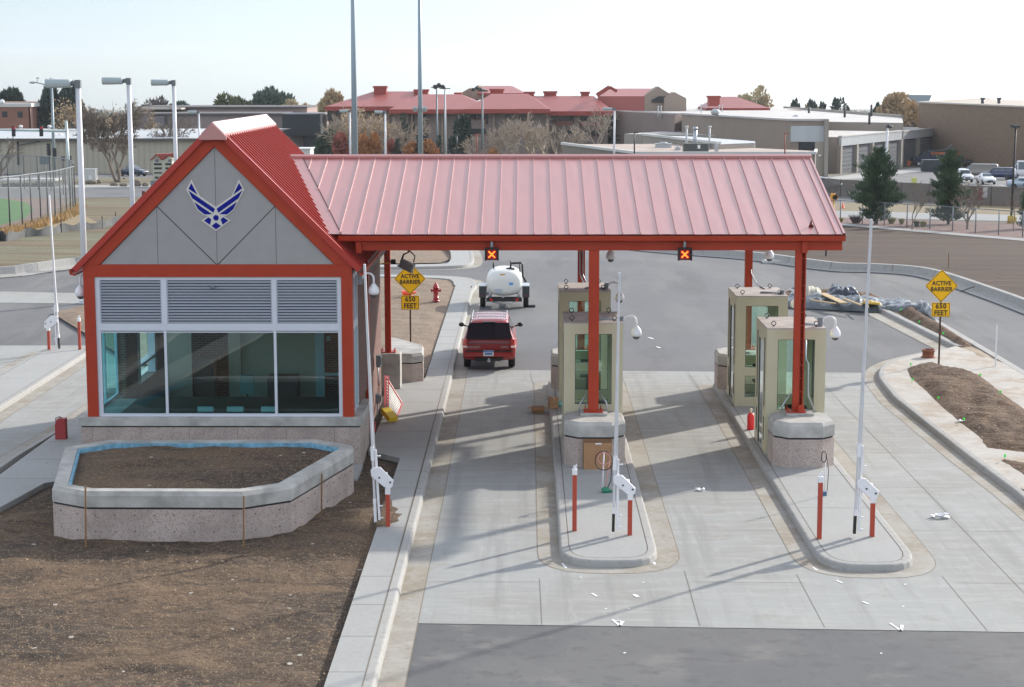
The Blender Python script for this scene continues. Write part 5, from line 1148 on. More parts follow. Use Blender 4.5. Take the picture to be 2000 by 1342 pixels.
def car(name, label, cat, kind, m, loc, rz, group=None, win=None, hero=False, wheel=.36, wy=(-1.45, 1.5), track=.80, glass=None, rack=False):
    glass = glass or vglass2; S = KIND[kind]; t = thing(name, label, cat, loc, rz, group)
    b = B(); b.s = True
    ss = []
    for a, c in zip(S, S[1:]):
        n = max(1, int((c[0]-a[0])/.45)) if hero else 1
        ss += [tuple(a[i]+(c[i]-a[i])*j/n for i in range(6)) for j in range(n)]
    ss.append(S[-1]); b.loft([ringpts(s) for s in ss])
    body = b.build('body', m, t)
    sm = body.modifiers.new('sub', 'SUBSURF') if hero else None
    if sm: sm.levels = 1; sm.render_levels = 1
    # side glass between belt and roof
    def sp(y, u_, s, off=.012):
        q = section(kind, y); zl, zb, zt, wb, wt = q[1:]; z0, z1 = zb+.06, zt-.13; x0, x1 = wb*.945, wt*1.0+.0
        z = z0+(z1-z0)*u_; x = x0+(x1-x0)*((z-zb)/(zt-.075-zb)); return (s*(x+off), y, z)
    for (a, c) in win or ():
        for s in (-1, 1):
            b = B(); n = 5
            for i in range(n): 
                ya, yb = a+(c-a)*i/n, a+(c-a)*(i+1)/n; b.raw([sp(ya, 0, s), sp(yb, 0, s), sp(yb, 1, s), sp(ya, 1, s)], [(0, 1, 2, 3)])
            b.build('side_window', glass, t, normals=False)
    # windscreen and rear screen: from the sloping stations
    def screen(y0, y1, nm, m_, u0=.08, u1=.92, fr=.93):
        q0, q1 = section(kind, y0), section(kind, y1); b = B(); dz = .014; dy = .016*(1 if y0 > y1 else -1)*(-1 if nm == 'rear_window' else 1)*(1)
        g = -1 if nm == 'rear_window' else 1
        P = []
        for u_ in (u0, u1):
            y = y0+(y1-y0)*u_; z = q0[3]+(q1[3]-q0[3])*u_; w_ = (q0[5]+(q1[5]-q0[5])*u_)*fr
            P.append((y+g*.02, z+.012, w_))
        (ya, za, wa), (yb, zb, wb_) = P
        b.raw([(-wa, ya, za), (wa, ya, za), (wb_, yb, zb), (-wb_, yb, zb)], [(0, 1, 2, 3)]); b.build(nm, m_, t, normals=False)
    fw = {'suv': (1.25, .65), 'sedan': (.9, .1), 'van': (2.1, 1.2), 'tallvan': (2.1, 1.2), 'pickup': (1.1, .5), 'jeep': (.42, .3)}[kind]
    screen(fw[0], fw[1], 'windscreen', glass)
    if kind == 'sedan': screen(-1.5, -.9, 'rear_window', glass)
    elif kind == 'suv' and not hero: screen(-2.40, -2.10, 'rear_window', glass, .25, .9)
    for y in wy:
        for s in (-1, 1):
            x = s*track
            b = B(); b.lathe([(wheel*.58, -.11), (wheel*.95, -.12), (wheel, -.07), (wheel, .07), (wheel*.95, .12), (wheel*.58, .11)], (x, y, wheel), 22, axis='X'); w0 = b.build('wheel', tyre, t)
            b = B(); b.lathe([(wheel*.6, s*.09), (wheel*.56, s*.07), (wheel*.2, s*.085), (0, s*.09)], (x, y, wheel), 16, axis='X'); b.build('rim', rimm, w0)
            b = B(); b.lathe([(wheel*1.16, -.125), (wheel*1.02, -.125)], (x+s*.0, y, wheel+.0), 22, axis='X') if False else None
    b = B()
    for y in wy:
        for s in (-1, 1): 
            q = section(kind, y); P_ = []
            for k in range(13):
                a = pi*k/12; P_.append((s*(q[4]+.004), y+wheel*1.13*cos(a), wheel+wheel*1.13*sin(a)))
            b.raw(P_+[(s*(q[4]+.004), y, wheel*.6)], [(i, i+1, 13) for i in range(12)])
    b.build('wheel_arch', plast, t, normals=False)
    e0, e1 = S[1], S[-2]
    for s in (-1, 1):
        x = s*(e1[4]*.74)
        b = B(); b.box(x-.17, x+.17, S[-2][0]-.12, S[-2][0]+.045, e1[2]-.22, e1[2]-.06); b.build('headlight', headl, t, bevel=.02)
        if not hero:
            x = s*(e0[4]*.86); b = B(); b.box(x-.1, x+.1, S[0][0]-.01, S[1][0]+.06, e0[2]-.25, e0[2]-.02); b.build('tail_light', tail, t)
        b = B(); q = section(kind, fw[0]-.35); b.ell((s*(q[4]+.15), fw[0]-.25, q[2]+.12), .11, .07, .085, 10, 6); b.bar((s*(q[4]-.05), fw[0]-.25, q[2]+.06), (s*(q[4]+.1), fw[0]-.25, q[2]+.1), .05, .05); b.build('mirror', plast, t)
    b = B(); b.box(-e1[4]*.45, e1[4]*.45, S[-1][0]-.12, S[-1][0]+.02, e1[2]-.25, e1[2]-.08); b.box(-e1[4]*.8, e1[4]*.8, S[-1][0]-.1, S[-1][0]+.03, e1[1]+.02, e1[1]+.15); b.build('grille', plast, t)
    return t
# the red car in lane one
sred = paint('deep red car paint', (.30, .004, .006), 0)
c_ = U(957.5, 718); YV = 66.4+1.35
suv = car('sport_utility_car', 'dark red station car with roof rails driving away behind a white tank trailer', 'car', 'suv', sred, (-1.36, 66.8, 0), 0, hero=True, win=[(-2.0, -1.25), (-1.15, -.15), (-.05, .75)], wheel=.38, glass=vglass, wy=(-1.42, 1.5), track=.80)
b = B(); W_ = .66
def rr_(u_, v): 
    y0, z0, w0 = -2.395, 1.17, .83; y1, z1, w1 = -2.16, 1.70, .70; return ((w0+(w1-w0)*v)*u_, y0+(y1-y0)*v-.035*(1-u_*u_)-.012, z0+(z1-z0)*v)
n = 8
for i in range(n):
    for j in range(4): b.raw([rr_(-1+2*i/n, j/4), rr_(-1+2*(i+1)/n, j/4), rr_(-1+2*(i+1)/n, (j+1)/4), rr_(-1+2*i/n, (j+1)/4)], [(0, 1, 2, 3)])
b.s = True; b.build('rear_window', vglass, suv, normals=False)
b = B(); b.box(-.22, .22, -2.27, -2.12, 1.70, 1.745); b.build('high_brake_light', plast, suv)
b = B(); b.box(-.83, .83, -2.49, -2.44, 1.0, 1.015); b.bar((-.8, -2.44, 1.14), (.8, -2.44, 1.14), .03, .03); b.build('tailgate_line', plast, suv)
for s in (-1, 1):
    b = B(); P_ = [(s*.95, -2.12, .92), (s*.955, -2.12, 1.24), (s*.93, -2.30, 1.30), (s*.86, -2.445, 1.26), (s*.80, -2.47, 1.10), (s*.82, -2.47, .82), (s*.93, -2.40, .80)]
    b.raw([(s*.965, -2.1, .80), (s*.968, -2.1, 1.14), (s*.90, -2.41, .80), (s*.89, -2.39, 1.14), (s*.76, -2.465, .82), (s*.77, -2.445, 1.14)], [(0, 2, 3, 1), (2, 4, 5, 3)])
    tl = b.build('tail_light', tail, suv, normals=False, solid=.02)
    b = B(); b.raw([(s*.955, -2.25, .84), (s*.955, -2.25, .91), (s*.905, -2.432, .84), (s*.905, -2.432, .91), (s*.78, -2.482, .85), (s*.78, -2.482, .91)], [(0, 2, 3, 1), (2, 4, 5, 3)]); b.build('reverse_lamp', headl, tl, normals=False)
    b = B(); b.tube([(s*.62, -2.0, 1.78), (s*.62, -1.9, 1.84), (s*.62, .1, 1.85), (s*.62, .3, 1.80)], .016, 6); b.build('roof_rail', rimm, suv)
b = B(); 
for y in (-1.7, -.9, -.1): b.bar((-.62, y, 1.85), (.62, y, 1.85), .03, .018)
b.build('roof_rack', rimm, suv)
b = B(); 
for i in range(11): b.box(-.5+.1*i-.004, -.5+.1*i+.004, -1.9, .1, 1.812, 1.820)
b.build('rack_slat', darkgrey, suv)
b = B(); b.box(-.90, .90, -2.56, -2.3, .52, .70); b.m = 1; b.box(-.84, .84, -2.57, -2.36, .69, .735); b.box(-.5, .5, -2.5, -2.3, .36, .50); b.build('bumper', [sred, plast], suv, bevel=.03)
b = B(); b.box(-.20, .17, -2.585, -2.565, .56, .76); b.m = 1; b.box(-.20, .17, -2.59, -2.583, .70, .755); b.box(-.15, .12, -2.59, -2.584, .60, .68); b.build('licence_plate', [white, mat('plate blue', (.08, .22, .5), .5)], suv)
b = B(); b.box(-.05, .05, -2.72, -2.4, .36, .44); b.ell((0, -2.7, .47), .035, .035, .04, 8, 6); b.build('tow_hitch', galv, suv)
b = B(); add_text(b, 'ENVOY', .10, Matrix.Translation((-.56, -2.475, .86)), sx=1.5, extrude=.003); add_text(b, 'GMC', .10, Matrix.Translation((.56, -2.475, .86)), sx=1.3, extrude=.003); b.build('badge', rimm, suv)
b = B(); b.cyl((.45, -2.35, .38), (.45, -2.58, .36), .04); b.build('exhaust', galv, suv)
# water trailer
q = U(985, 601); tr = thing('tank_trailer', 'white oval tank trailer with black wheels standing ahead of the red car', 'trailer', (q.x, q.y, 0))
tankm = mat('white plastic tank', (.72, .72, .68), .35)
b = B(); b.s = True; rings = []
for (y, k) in ((-.62, .25), (-.60, .62), (-.52, .84), (-.35, .96), (0, 1.), (1.4, 1.), (1.75, .96), (1.92, .84), (2.0, .6), (2.02, .25)):
    R = []
    for i in range(28):
        a = 2*pi*i/28; c, s = cos(a), sin(a); R.append((.82*k*math.copysign(abs(c)**.75, c), y, 1.16+.60*k*math.copysign(abs(s)**.85, s)))
    rings.append(R)
b.loft(rings); b.build('tank', tankm, tr)
b = B(); b.box(-.42, -.10, -.633, -.60, .75, .93); b.build('stencil_panel', mat('pale grey print', (.42, .46, .52), .6), tr); b = B(); b.box(.22, .40, -.625, -.58, 1.10, 1.22); b.build('blue_label', mat('blue label', (.10, .32, .60), .5), tr); b = B(); b.box(-.18, .05, -.59, -.55, 1.52, 1.60); b.build('warning_label', mat('orange label', (.55, .28, .05), .5), tr)
b = B(); b.box(-.80, .80, -.68, -.56, .36, .52); b.box(-.70, -.60, -.6, 2.2, .36, .5); b.box(.60, .70, -.6, 2.2, .36, .5); b.box(-.75, .75, .1, .2, .38, .48); b.bar((-.6, 2.1, .42), (0, 3.3, .42), .08, .1); b.bar((.6, 2.1, .42), (0, 3.3, .42), .08, .1); b.build('frame', black, tr)
for s in (-1, 1):
    b = B(); b.lathe([(.2, -.12), (.36, -.12), (.38, -.06), (.38, .06), (.36, .12), (.2, .12)], (s*.98, .3, .38), 22, axis='X'); w0 = b.build('wheel', tyre, tr); b = B(); b.lathe([(.22, s*.1), (.1, s*.06), (0, s*.07)], (s*.98, .3, .38), 14, axis='X'); b.build('rim', rimm, w0)
    b = B(); b.box(s*.98-.16, s*.98+.16, -.28, -.24, .5, 1.0); b.m = 1; b.box(s*.98-.16, s*.98+.16, -.28, .9, 1.0, 1.03); b.m = 0; b.box(s*.98-.16, s*.98+.16, .86, .9, .5, 1.0); b.build('fender', [darkgrey, galv], tr)
    b = B(); b.cyl((s*.58, -.69, .44), (s*.58, -.66, .44), .07, n=14); b.build('tail_light', tail, tr); b = B(); b.box(s*.98-.02, s*.98+.02, -.30, -.28, .55, .60); b.build('side_light', tail, tr)
b = B(); b.cyl((.28, .2, 1.72), (.28, .2, 1.80), .2); b.tube([(.28, .2, 1.78), (.30, .2, 2.0), (.75, .2, 2.02), (.82, .2, 1.95), (.84, .2, 1.4), (.98, .2, 1.15)], .05, 8); b.cyl((-.5, .8, 1.70), (-.5, .8, 2.0), .035); b.cyl((.7, .9, 1.5), (.7, .9, 1.95), .03); b.cyl((.30, .2, 1.9), (.28, .2, 2.12), .03); b.build_each('hose_and_lid', black, tr)
b = B()
b.tube([(-.6, -.5, .38), (-.3, -.55, .26), (-.02, -.5, .33), (.25, -.55, .24), (.6, -.5, .38)], .012, 5); b.box(-.1, .0, -.62, -.5, .52, .62); b.box(-.85, -.7, .0, .4, .55, .7); b.build('plumbing', galv, tr)
b = B(); b.box(-.16, .16, -.16, .16, 0, .09); o = b.build('wheel_chock', black); o.location = (q.x+1.25, q.y+.35, 0); tag(o, 'black wheel chock on the asphalt right of the trailer wheel', 'chock')
# ------------------------------------------------------------ far vehicles
wpaint = paint('white car paint', (.72, .72, .72), 0); spaint = paint('silver car paint', (.42, .44, .47), .5); bpaint = paint('dark blue car paint', (.02, .035, .07), .3); gpaint = paint('grey brown van paint', (.20, .18, .16), .3); nav = paint('navy blue paint', (.015, .03, .09), .1)
def gq(px, py): q = G(px, py); return q
W2 = [(-2.0, -1.2), (-1.1, -.1), (0, .8)]
P_ = gq(1934, 361); car('parked_car', 'white compact car facing the camera in the lot, right of the first white car', 'car', 'sedan', wpaint, P_+Vector((0, 2.3, 0)), pi, 'vehicles in the far parking lot', win=[(-.8, .1), (.15, .8)], wheel=.32, track=.75, wy=(-1.35, 1.4))
P_ = gq(1889, 357); car('parked_car', 'white utility car with dark bumper facing the camera beside the right spruce', 'car', 'suv', wpaint, P_+Vector((0, 2.3, 0)), pi, 'vehicles in the far parking lot', win=W2, wheel=.36)
P_ = gq(1922, 349); car('parked_van', 'grey brown van parked side on behind the two white cars', 'van', 'van', gpaint, P_+Vector((0, 3., 0)), radians(70), 'vehicles in the far parking lot', win=[(1.3, 1.9)], wheel=.36, track=.86)
P_ = gq(1958, 352); car('parked_car', 'dark blue boxy car between the brown van and the white minibus', 'car', 'suv', nav, P_+Vector((0, 2, 0)), radians(60), 'vehicles in the far parking lot', win=W2, wheel=.37)
P_ = gq(1990, 350); car('parked_van', 'tall white minibus at the right edge of the lot', 'van', 'tallvan', wpaint, P_+Vector((1.8, 3, 0)), radians(80), 'vehicles in the far parking lot', win=[(-2.2, -1.2), (-1.05, 0), (.15, 1.2), (1.35, 1.9)], wheel=.38, track=.86)
P_ = gq(1994, 370); car('parked_car', 'pale blue grey car cut by the right edge of the picture', 'car', 'sedan', paint('pale blue grey paint', (.36, .42, .48), .3), P_+Vector((.9, 1.2, 0)), radians(-110), 'vehicles in the far parking lot', win=[(-.8, .1), (.15, .8)], wheel=.32, track=.75, wy=(-1.35, 1.4))
P_ = gq(1613, 375); car('parked_car', 'silver pickup partly hidden by the right end of the canopy roof', 'pickup', 'pickup', spaint, P_+Vector((-.5, 1, 0)), radians(-70), win=[(-.65, .0), (.05, .75)], wheel=.4, track=.82, wy=(-1.6, 1.65))
P_ = gq(260, 344); car('pickup_truck', 'dark blue pickup driving on the road behind the gatehouse', 'pickup', 'pickup', bpaint, P_, radians(-118), win=[(-.65, .0), (.05, .75)], wheel=.4, track=.82, wy=(-1.6, 1.65))
# plough truck, flatbed, dumpster
P_ = gq(1828, 325); tk = thing('plough_truck', 'dark blue dump truck with an orange plough and orange tipper edge by the bay doors', 'truck', P_+Vector((0, 1, 0)), radians(0))
orr = mat('plough orange', (.62, .12, .03), .55, var=.2, vs=2)
b = B(); b.s = False; b.prism([(-4.6, .9), (-4.6, 1.75), (-3.2, 1.95), (-2.7, 2.7), (-1.2, 2.8), (-1.2, .8)], -1.15, 1.15, 'XZ'); b.build('cab', nav, tk, bevel=.06)
b = B(); b.prism([(-3.1, 2.0), (-2.72, 2.6), (-2.3, 2.62), (-2.3, 2.0)], -1.17, 1.17, 'XZ'); b.prism([(-2.2, 2.0), (-2.2, 2.62), (-1.5, 2.62), (-1.5, 2.0)], -1.17, 1.17, 'XZ'); b.build('cab_window', vglass2, tk)
b = B(); b.box(-1.1, 4.2, -1.2, 1.2, 1.15, 2.35); b.build('tipper_body', nav, tk, bevel=.03); b = B(); b.box(-1.15, 4.25, -1.25, 1.25, 2.35, 2.75); b.box(3.6, 4.9, -1.25, 1.25, .9, 2.8); b.build('spreader', orr, tk, bevel=.05)
b = B(); b.bar((-1.6, 0, 2.8), (2.8, 0, 3.5), .3, .2); b.bar((-2, -.8, 3.0), (-.6, -.8, 3.2), .9, .1); b.bar((2.2, 0, 3.4), (3.4, 0, 4.3), .35, .2); b.bar((-1.2, -1.3, 3.2), (1.4, -1.3, 1.0), .09, .09); b.build('boom', mat('blue grey metal', (.10, .14, .18), .5), tk)
b = B(); b.box(-4.3, 4.2, -.5, .5, .6, 1.1); b.build('chassis', black, tk)
for x in (-3.5, 1.8, 3.1):
    for s in (-1, 1):
        b = B(); b.at((x, s*1.0, .55)); b.lathe([(.3, -.15), (.53, -.15), (.55, 0), (.53, .15), (.3, .15)], n=20, axis='Y'); w0 = b.build('wheel', tyre, tk); b = B(); b.at((x, s*1.0, .55)); b.lathe([(.33, s*.12), (.2, s*.03), (0, s*.05)], n=14, axis='Y'); b.build('rim', white, w0)
b = B(); b.s = False; P2 = []
for i in range(9): a = -1.0+2.0*i/8; P2.append((-6.3+.45*abs(a)**2-.0, a*.9))
b.prism([(-7.6, .1), (-5.4, .1), (-5.1, .7), (-5.6, 1.25), (-7.3, 1.05)], -1.4, 1.4, 'XZ'); b.bar((-5.3, 0, .7), (-4.4, 0, .9), .3, .25); b.build('snow_plough', orr, tk, bevel=.08)
P_ = gq(1823, 336); t = thing('dumpster', 'dark slanted dumpster in front of the blue plough truck', 'dumpster', P_); b = B(); b.prism([(-2.0, .1), (1.6, .1), (2.2, 1.6), (1.4, 2.1), (-1.8, 2.1), (-2.2, 1.5)], -1.0, 1.0, 'XZ'); b.build('bin', mat('dumpster paint', (.022, .028, .04), .6), t, bevel=.03); b = B(); b.box(-2.0, 1.5, -1.05, 1.05, 2.08, 2.16); b.box(-.2, .5, -1.02, -.99, 1.5, 1.7); b.build('lid', darkgrey, t)
P_ = gq(1925, 327); t = thing('flatbed_trailer', 'long black flatbed trailer by the brown brick hall', 'trailer', P_+Vector((0, 3, 0))); b = B(); b.box(-4.5, 5.5, -1.2, 1.2, 1.0, 1.4); b.prism([(1.5, 1.4), (2.2, 2.1), (4.0, 2.1), (4.7, 1.4)], -1., 1., 'XZ'); b.box(-4.5, -3.9, -1.2, 1.2, 1.4, 2.1); b.build('deck', black, t)
for x in (-3.6, -2.4, 3.4, 4.6):
    b = B(); b.at((x, -1.1, .5)); b.lathe([(0, -.12), (.48, -.12), (.5, .0), (.48, .12), (0, .12)], n=14, axis='Y'); b.build('wheel', tyre, t)
# ------------------------------------------------------------ land cover behind the gate
def gp(*a): return [(G(x, y).x, G(x, y).y) for x, y in a]
# left
lv = [tuple(p) for p in offs(LK, .3)]
sheet('verge', [lv + gp((420, 400), (300, 386), (150, 388), (146, 410), (100, 430), (20, 454), (-200, 470), (-400, 520))], verge, 1)
sheet('dry_grass', [gp((-250, 480), (0, 467), (110, 452), (200, 440), (146, 410), (119, 421), (60, 438), (0, 452), (-250, 470))], drygrass, 2)
sheet('ballfield', [gp((-400, 470), (0, 452), (60, 438), (119, 421), (146, 408), (120, 390), (60, 372), (0, 372), (-400, 380))], warning_track, 2)
sheet('ballfield_grass', [gp((-400, 440), (0, 440), (50, 425), (66, 408), (50, 395), (0, 387), (-400, 380))], turf, 3)
sheet('road', [gp((-400, 372), (140, 366), (420, 364), (420, 384), (140, 387), (-400, 388))], asphalt_far, 3)
sheet('pavement', [gp((-400, 368), (140, 362), (420, 360), (420, 364), (140, 366), (-400, 372))], concrete_new, 3)
sheet('grass_verge', [gp((-400, 352), (420, 346), (420, 354), (-400, 361))], verge, 2)
sheet('lot', [gp((-400, 338), (420, 337), (420, 346), (-400, 352))], asphalt_far, 2)
# right
sheet('kerb_strip', [gp((1300, 412), (1645, 436), (2000, 466), (2200, 484), (2200, 489), (2000, 470.5), (1645, 440), (1300, 416))], concrete_new, 3)
sheet('gravel_bed', [gp((1200, 405), (1645, 424), (1760, 428), (2000, 437), (2200, 445), (2200, 484), (2000, 466), (1645, 436), (1300, 412))], gravel, 2)
sheet('far_road', [gp((1200, 400), (1645, 412), (2200, 425), (2200, 437), (1645, 425), (1200, 408))], concrete_new, 3)
sheet('dry_grass', [gp((1300, 392), (1645, 396), (2200, 402), (2200, 425), (1645, 412), (1300, 402))], drygrass, 3)
sheet('paved_strip', [gp((1300, 385), (1645, 385), (1760, 388), (1760, 397), (1645, 396), (1300, 392))], asphalt_far, 4)
sheet('far_parking_lot', [gp((1500, 355), (1616, 344), (1700, 334), (1850, 322), (2000, 316), (2300, 316), (2300, 402), (1760, 397), (1645, 396), (1500, 392))], asphalt_far, 3)
sheet('loading_apron', [gp((1616, 347), (1700, 336), (1757, 332), (1850, 322), (1850, 328), (1770, 338), (1700, 347), (1640, 351))], concrete_new, 4)
lm = B()
for px, py in ((1876, 352), (1953, 362)): 
    p = G(px, py); lm.raw([(p.x-.08, p.y-2.2, T(p.y-2.2)+.02), (p.x+.08, p.y-2.2, T(p.y-2.2)+.02), (p.x+.5, p.y+2.2, T(p.y+2.2)+.02), (p.x+.34, p.y+2.2, T(p.y+2.2)+.02)], [(0, 1, 2, 3)])
tag(lm.build('bay_markings', white_paint, normals=False), kind='structure')

# ------------------------------------------------------------ buildings
mauve = mat('mauve brick wall', (.235, .185, .165), .85, var=.1, vs=.25); tan = mat('tan rendered wall', (.31, .28, .245), .85, var=.08, vs=.2)
brownb = brick_mat('brown hall brick', (.20, .135, .085), (.16, .105, .065), (.19, .15, .11), bw=.6, bh=.2)
redb = mat('red brown brick', (.27, .125, .085), .85, var=.1, vs=.4); fasc = mat('red fascia', (.30, .05, .035), .6); dorm_roof = mat('faded red metal roof', (.34, .085, .070), .45, var=.07, vs=.15, stretch=(1.5, 1, 1))
palemetal = mat('pale blue grey metal', (.44, .46, .47), .5, var=.08, vs=.4, stretch=(2, 2, .1)); roofpale = mat('pale flat roof', (.50, .48, .46), .8, var=.15, vs=.15); roofpink = mat('pinkish gravel roof', (.42, .34, .29), .9, var=.2, vs=.2)
cream = mat('cream warehouse metal', (.44, .40, .31), .6, var=.06, vs=.15); slate = mat('dark blue grey cladding', (.05, .062, .075), .5); dkglass = mat('dark building glass', (.02, .025, .03), .15); doorm = mat('grey roller door', (.10, .11, .125), .6); whitetrim = mat('white parapet', (.55, .55, .53), .7)
def foot(b, P, z0, z1, roof=None):
    n = len(P); b.raw([(x, y, z0) for x, y in P] + [(x, y, z1) for x, y in P], [(i, (i+1) % n, (i+1) % n+n, i+n) for i in range(n)]); om = b.m
    if roof is not None: b.m = roof
    b.raw([(x, y, z1) for x, y in P], [tuple(range(n))]); b.m = om
def fr(b, D, x0, y0, x1, y1, d=.3, off=-.05):
    """a box whose front face fills the photo rectangle at distance D"""
    p, q = UD(x0, y0, D+off), UD(x1, y1, D+off); b.box(min(p.x, q.x), max(p.x, q.x), D+off, D+off+d, min(p.z, q.z), max(p.z, q.z))
# dormitory
DD = 365.; dm = thing('dormitory', 'long three storey dormitory with broad faded red hipped roofs beyond the canopy', 'building', (-10, DD, T(DD)))
def z2(x, y): return (620+x/3.226, 130+y/3.226)
def hip(xe0, xe1, ye, xr0, xr1, yr, D, run=9., fh=27, nm='roof'):
    a, c = UD(*z2(xe0, ye), D), UD(*z2(xe1, ye), D); e, g = UD(*z2(xr0, yr), D+run), UD(*z2(xr1, yr), D+run); g.z = e.z; c.z = a.z
    b = B(); dx0, dx1 = a.x*(run*2)/D*0, 0
    A2, C2_ = Vector((a.x, D+2*run, a.z)), Vector((c.x, D+2*run, a.z))
    b.raw([a, c, g, e, A2, C2_], [(0, 1, 2, 3), (1, 5, 2), (5, 4, 3, 2), (4, 0, 3), (0, 4, 5, 1)])
    ro = b.build(nm, dorm_roof, dm, True)
    h = fh/3.226/pxm(D, a.z); b = B(); b.box(a.x-.1, c.x+.1, D-.1, D+2*run+.1, a.z-h, a.z-.02); b.build('fascia', fasc, ro, True)
    return a, c, h
def wall(xe0, xe1, ye, D, dep=14): 
    a, c = UD(*z2(xe0, ye), D), UD(*z2(xe1, ye), D); b = B(); b.box(a.x, c.x, D, D+dep, T(D)-.5, a.z); b.build('wall', mauve, dm, True)
hip(50, 560, 252, 355, 640, 157, DD+2, 11); wall(70, 470, 278, DD+5)
hip(452, 1100, 270, 640, 905, 175, DD-4, 11); wall(470, 1085, 298, DD-1)
hip(935, 1463, 268, 1095, 1325, 172, DD-6, 10); wall(950, 1445, 296, DD-3)
hip(1380, 1870, 282, 1330, 1740, 186, DD, 10); wall(1400, 1830, 308, DD+3)
hip(1730, 2150, 262, 1760, 2010, 200, DD+12, 9); hip(2450, 2850, 262, 2520, 2640, 190, DD+14, 9); wall(1750, 2900, 300, DD+16)
def gable(P, D0, D1, m, nm):  # P = photo outline of a gable end at D0, run back to D1
    Q = [UD(x, y, D0) for x, y in P]; b = B(); b.loft([[tuple(q) for q in Q], [(q.x, D1, q.z) for q in Q]]); return b.build(nm, m, dm, True)
def z3(x, y): return (1100+x/4, 130+y/4)
tan_g = mat('tan gable end', (.30, .235, .185), .85)
gable([z2(880, 215), z2(880, 180), z2(960, 135), z2(1010, 165), z2(1010, 215)], DD+30, DD+45, tan_g, 'gable_end')
gable([z2(965, 205), z2(975, 150), z2(1008, 118), z2(1085, 160), z2(1090, 215)], DD+28, DD+50, tan_g, 'gable_end')
hip(1010, 1310, 168, 1030, 1225, 122, DD+26, 9, 10)
gable([z3(635, 360), z3(637, 225), z3(745, 157), z3(835, 215), z3(835, 360)], DD+8, DD+16, tan_g, 'gable_end')
gable([z3(790, 360), z3(790, 245), z3(870, 200), z3(962, 248), z3(962, 360)], DD+6, DD+14, tan_g, 'gable_end')
gable([z3(690, 280), z3(690, 262), z3(745, 232), z3(800, 232), z3(800, 280)], DD+7.6, DD+8.5, dkglass, 'dark_opening')
b = B(); P_ = [UD(*z3(270, 232), DD+8), UD(*z3(637, 232), DD+8), UD(*z3(725, 172), DD+16), UD(*z3(365, 172), DD+16)]; b.raw(P_, [(0, 1, 2, 3)]); b.raw([P_[0], P_[1], P_[1]+Vector((0, 0, -3.)), P_[0]+Vector((0, 0, -3.))], [(0, 1, 2, 3)]); b.raw([P_[0], P_[3], P_[3]+Vector((0, 0, -6)), P_[0]+Vector((0, 0, -3))], [(0, 1, 2, 3)]); b.build('roof', dorm_roof, dm, True, normals=False)
b = B(); b.bar(UD(*z3(262, 225), DD+7.8), UD(*z3(362, 160), DD+7.8), .5, .8); b.bar(UD(*z3(362, 160), DD+7.8), UD(*z3(420, 195), DD+7.8), .5, .6); b.build('rake_board', fasc, dm, True)
for (x0, x1, y0, y1, zf) in ((358, 435, 124, 155, z2), (613, 697, 145, 175, z2), (1090, 1172, 142, 180, z2), (1428, 1505, 157, 195, z2), (1305, 1365, 160, 185, z2), (1800, 1870, 180, 205, z2), (1662, 1710, 160, 182, z2), (1133, 1220, 230, 272, z3), (868, 905, 165, 190, z2)):
    a, c = UD(*zf(x0, y1), DD+12), UD(*zf(x1, y0), DD+12); b = B(); b.box(a.x, c.x, DD+11, DD+14, a.z-1, c.z); b.box(a.x-.2, c.x+.2, DD+10.8, DD+14.2, c.z-.35, c.z+.05); b.build('roof_vent', fasc, dm, True)
for (x0, x1, y0, y1) in ((62, 90, 280, 345), (115, 190, 283, 312), (665, 697, 303, 366), (665, 697, 397, 475), (600, 612, 302, 470), (960, 1000, 303, 336), (1010, 1060, 303, 336), (1060, 1075, 300, 365), (1180, 1220, 300, 340), (1270, 1310, 303, 345), (1480, 1512, 315, 345), (1540, 1608, 315, 346), (1648, 1692, 312, 346), (1740, 1800, 312, 346), (1560, 1608, 405, 436), (1668, 1700, 402, 440), (1715, 1752, 408, 440), (1762, 1800, 398, 440), (1180, 1220, 395, 440), (960, 1060, 392, 430)):
    b = B(); D_ = DD-1 if x0 < 940 else (DD-3 if x0 < 1440 else DD+3); D_ = DD+5 if x0 < 440 else D_; p0, p1 = z2(x0, y0), z2(x1, y1); fr(b, D_, p0[0], p0[1], p1[0], p1[1], .3, -.12); w0 = b.build('window', dkglass, dm, True)
    b = B(); fr(b, D_, p0[0], p1[1]-1, p1[0], p1[1], .3, -.25); b.build('sill', fasc, w0, True)
for x in (95, 560, 590, 780, 1105, 1440, 1618, 1637):
    b = B(); D_ = DD-1.4 if x < 940 else (DD-3.4 if x < 1445 else DD+2.6); D_ = DD+4.6 if x < 440 else D_; p0 = z2(x, 300); fr(b, D_, p0[0], p0[1], p0[0]+4, 330, .8, -.4); b.build('wall_pier', tan_g, dm, True)
for (x0, x1, y0, y1) in ((1500, 1608, 346, 376), (1640, 1800, 346, 376)):
    b = B(); p0, p1 = z2(x0, y0), z2(x1, y1); fr(b, DD+3, p0[0], p0[1], p1[0], p1[1], .3, -.3); b.build('balcony_panel', mat('faded pink panel', (.30, .14, .12), .8), dm, True)
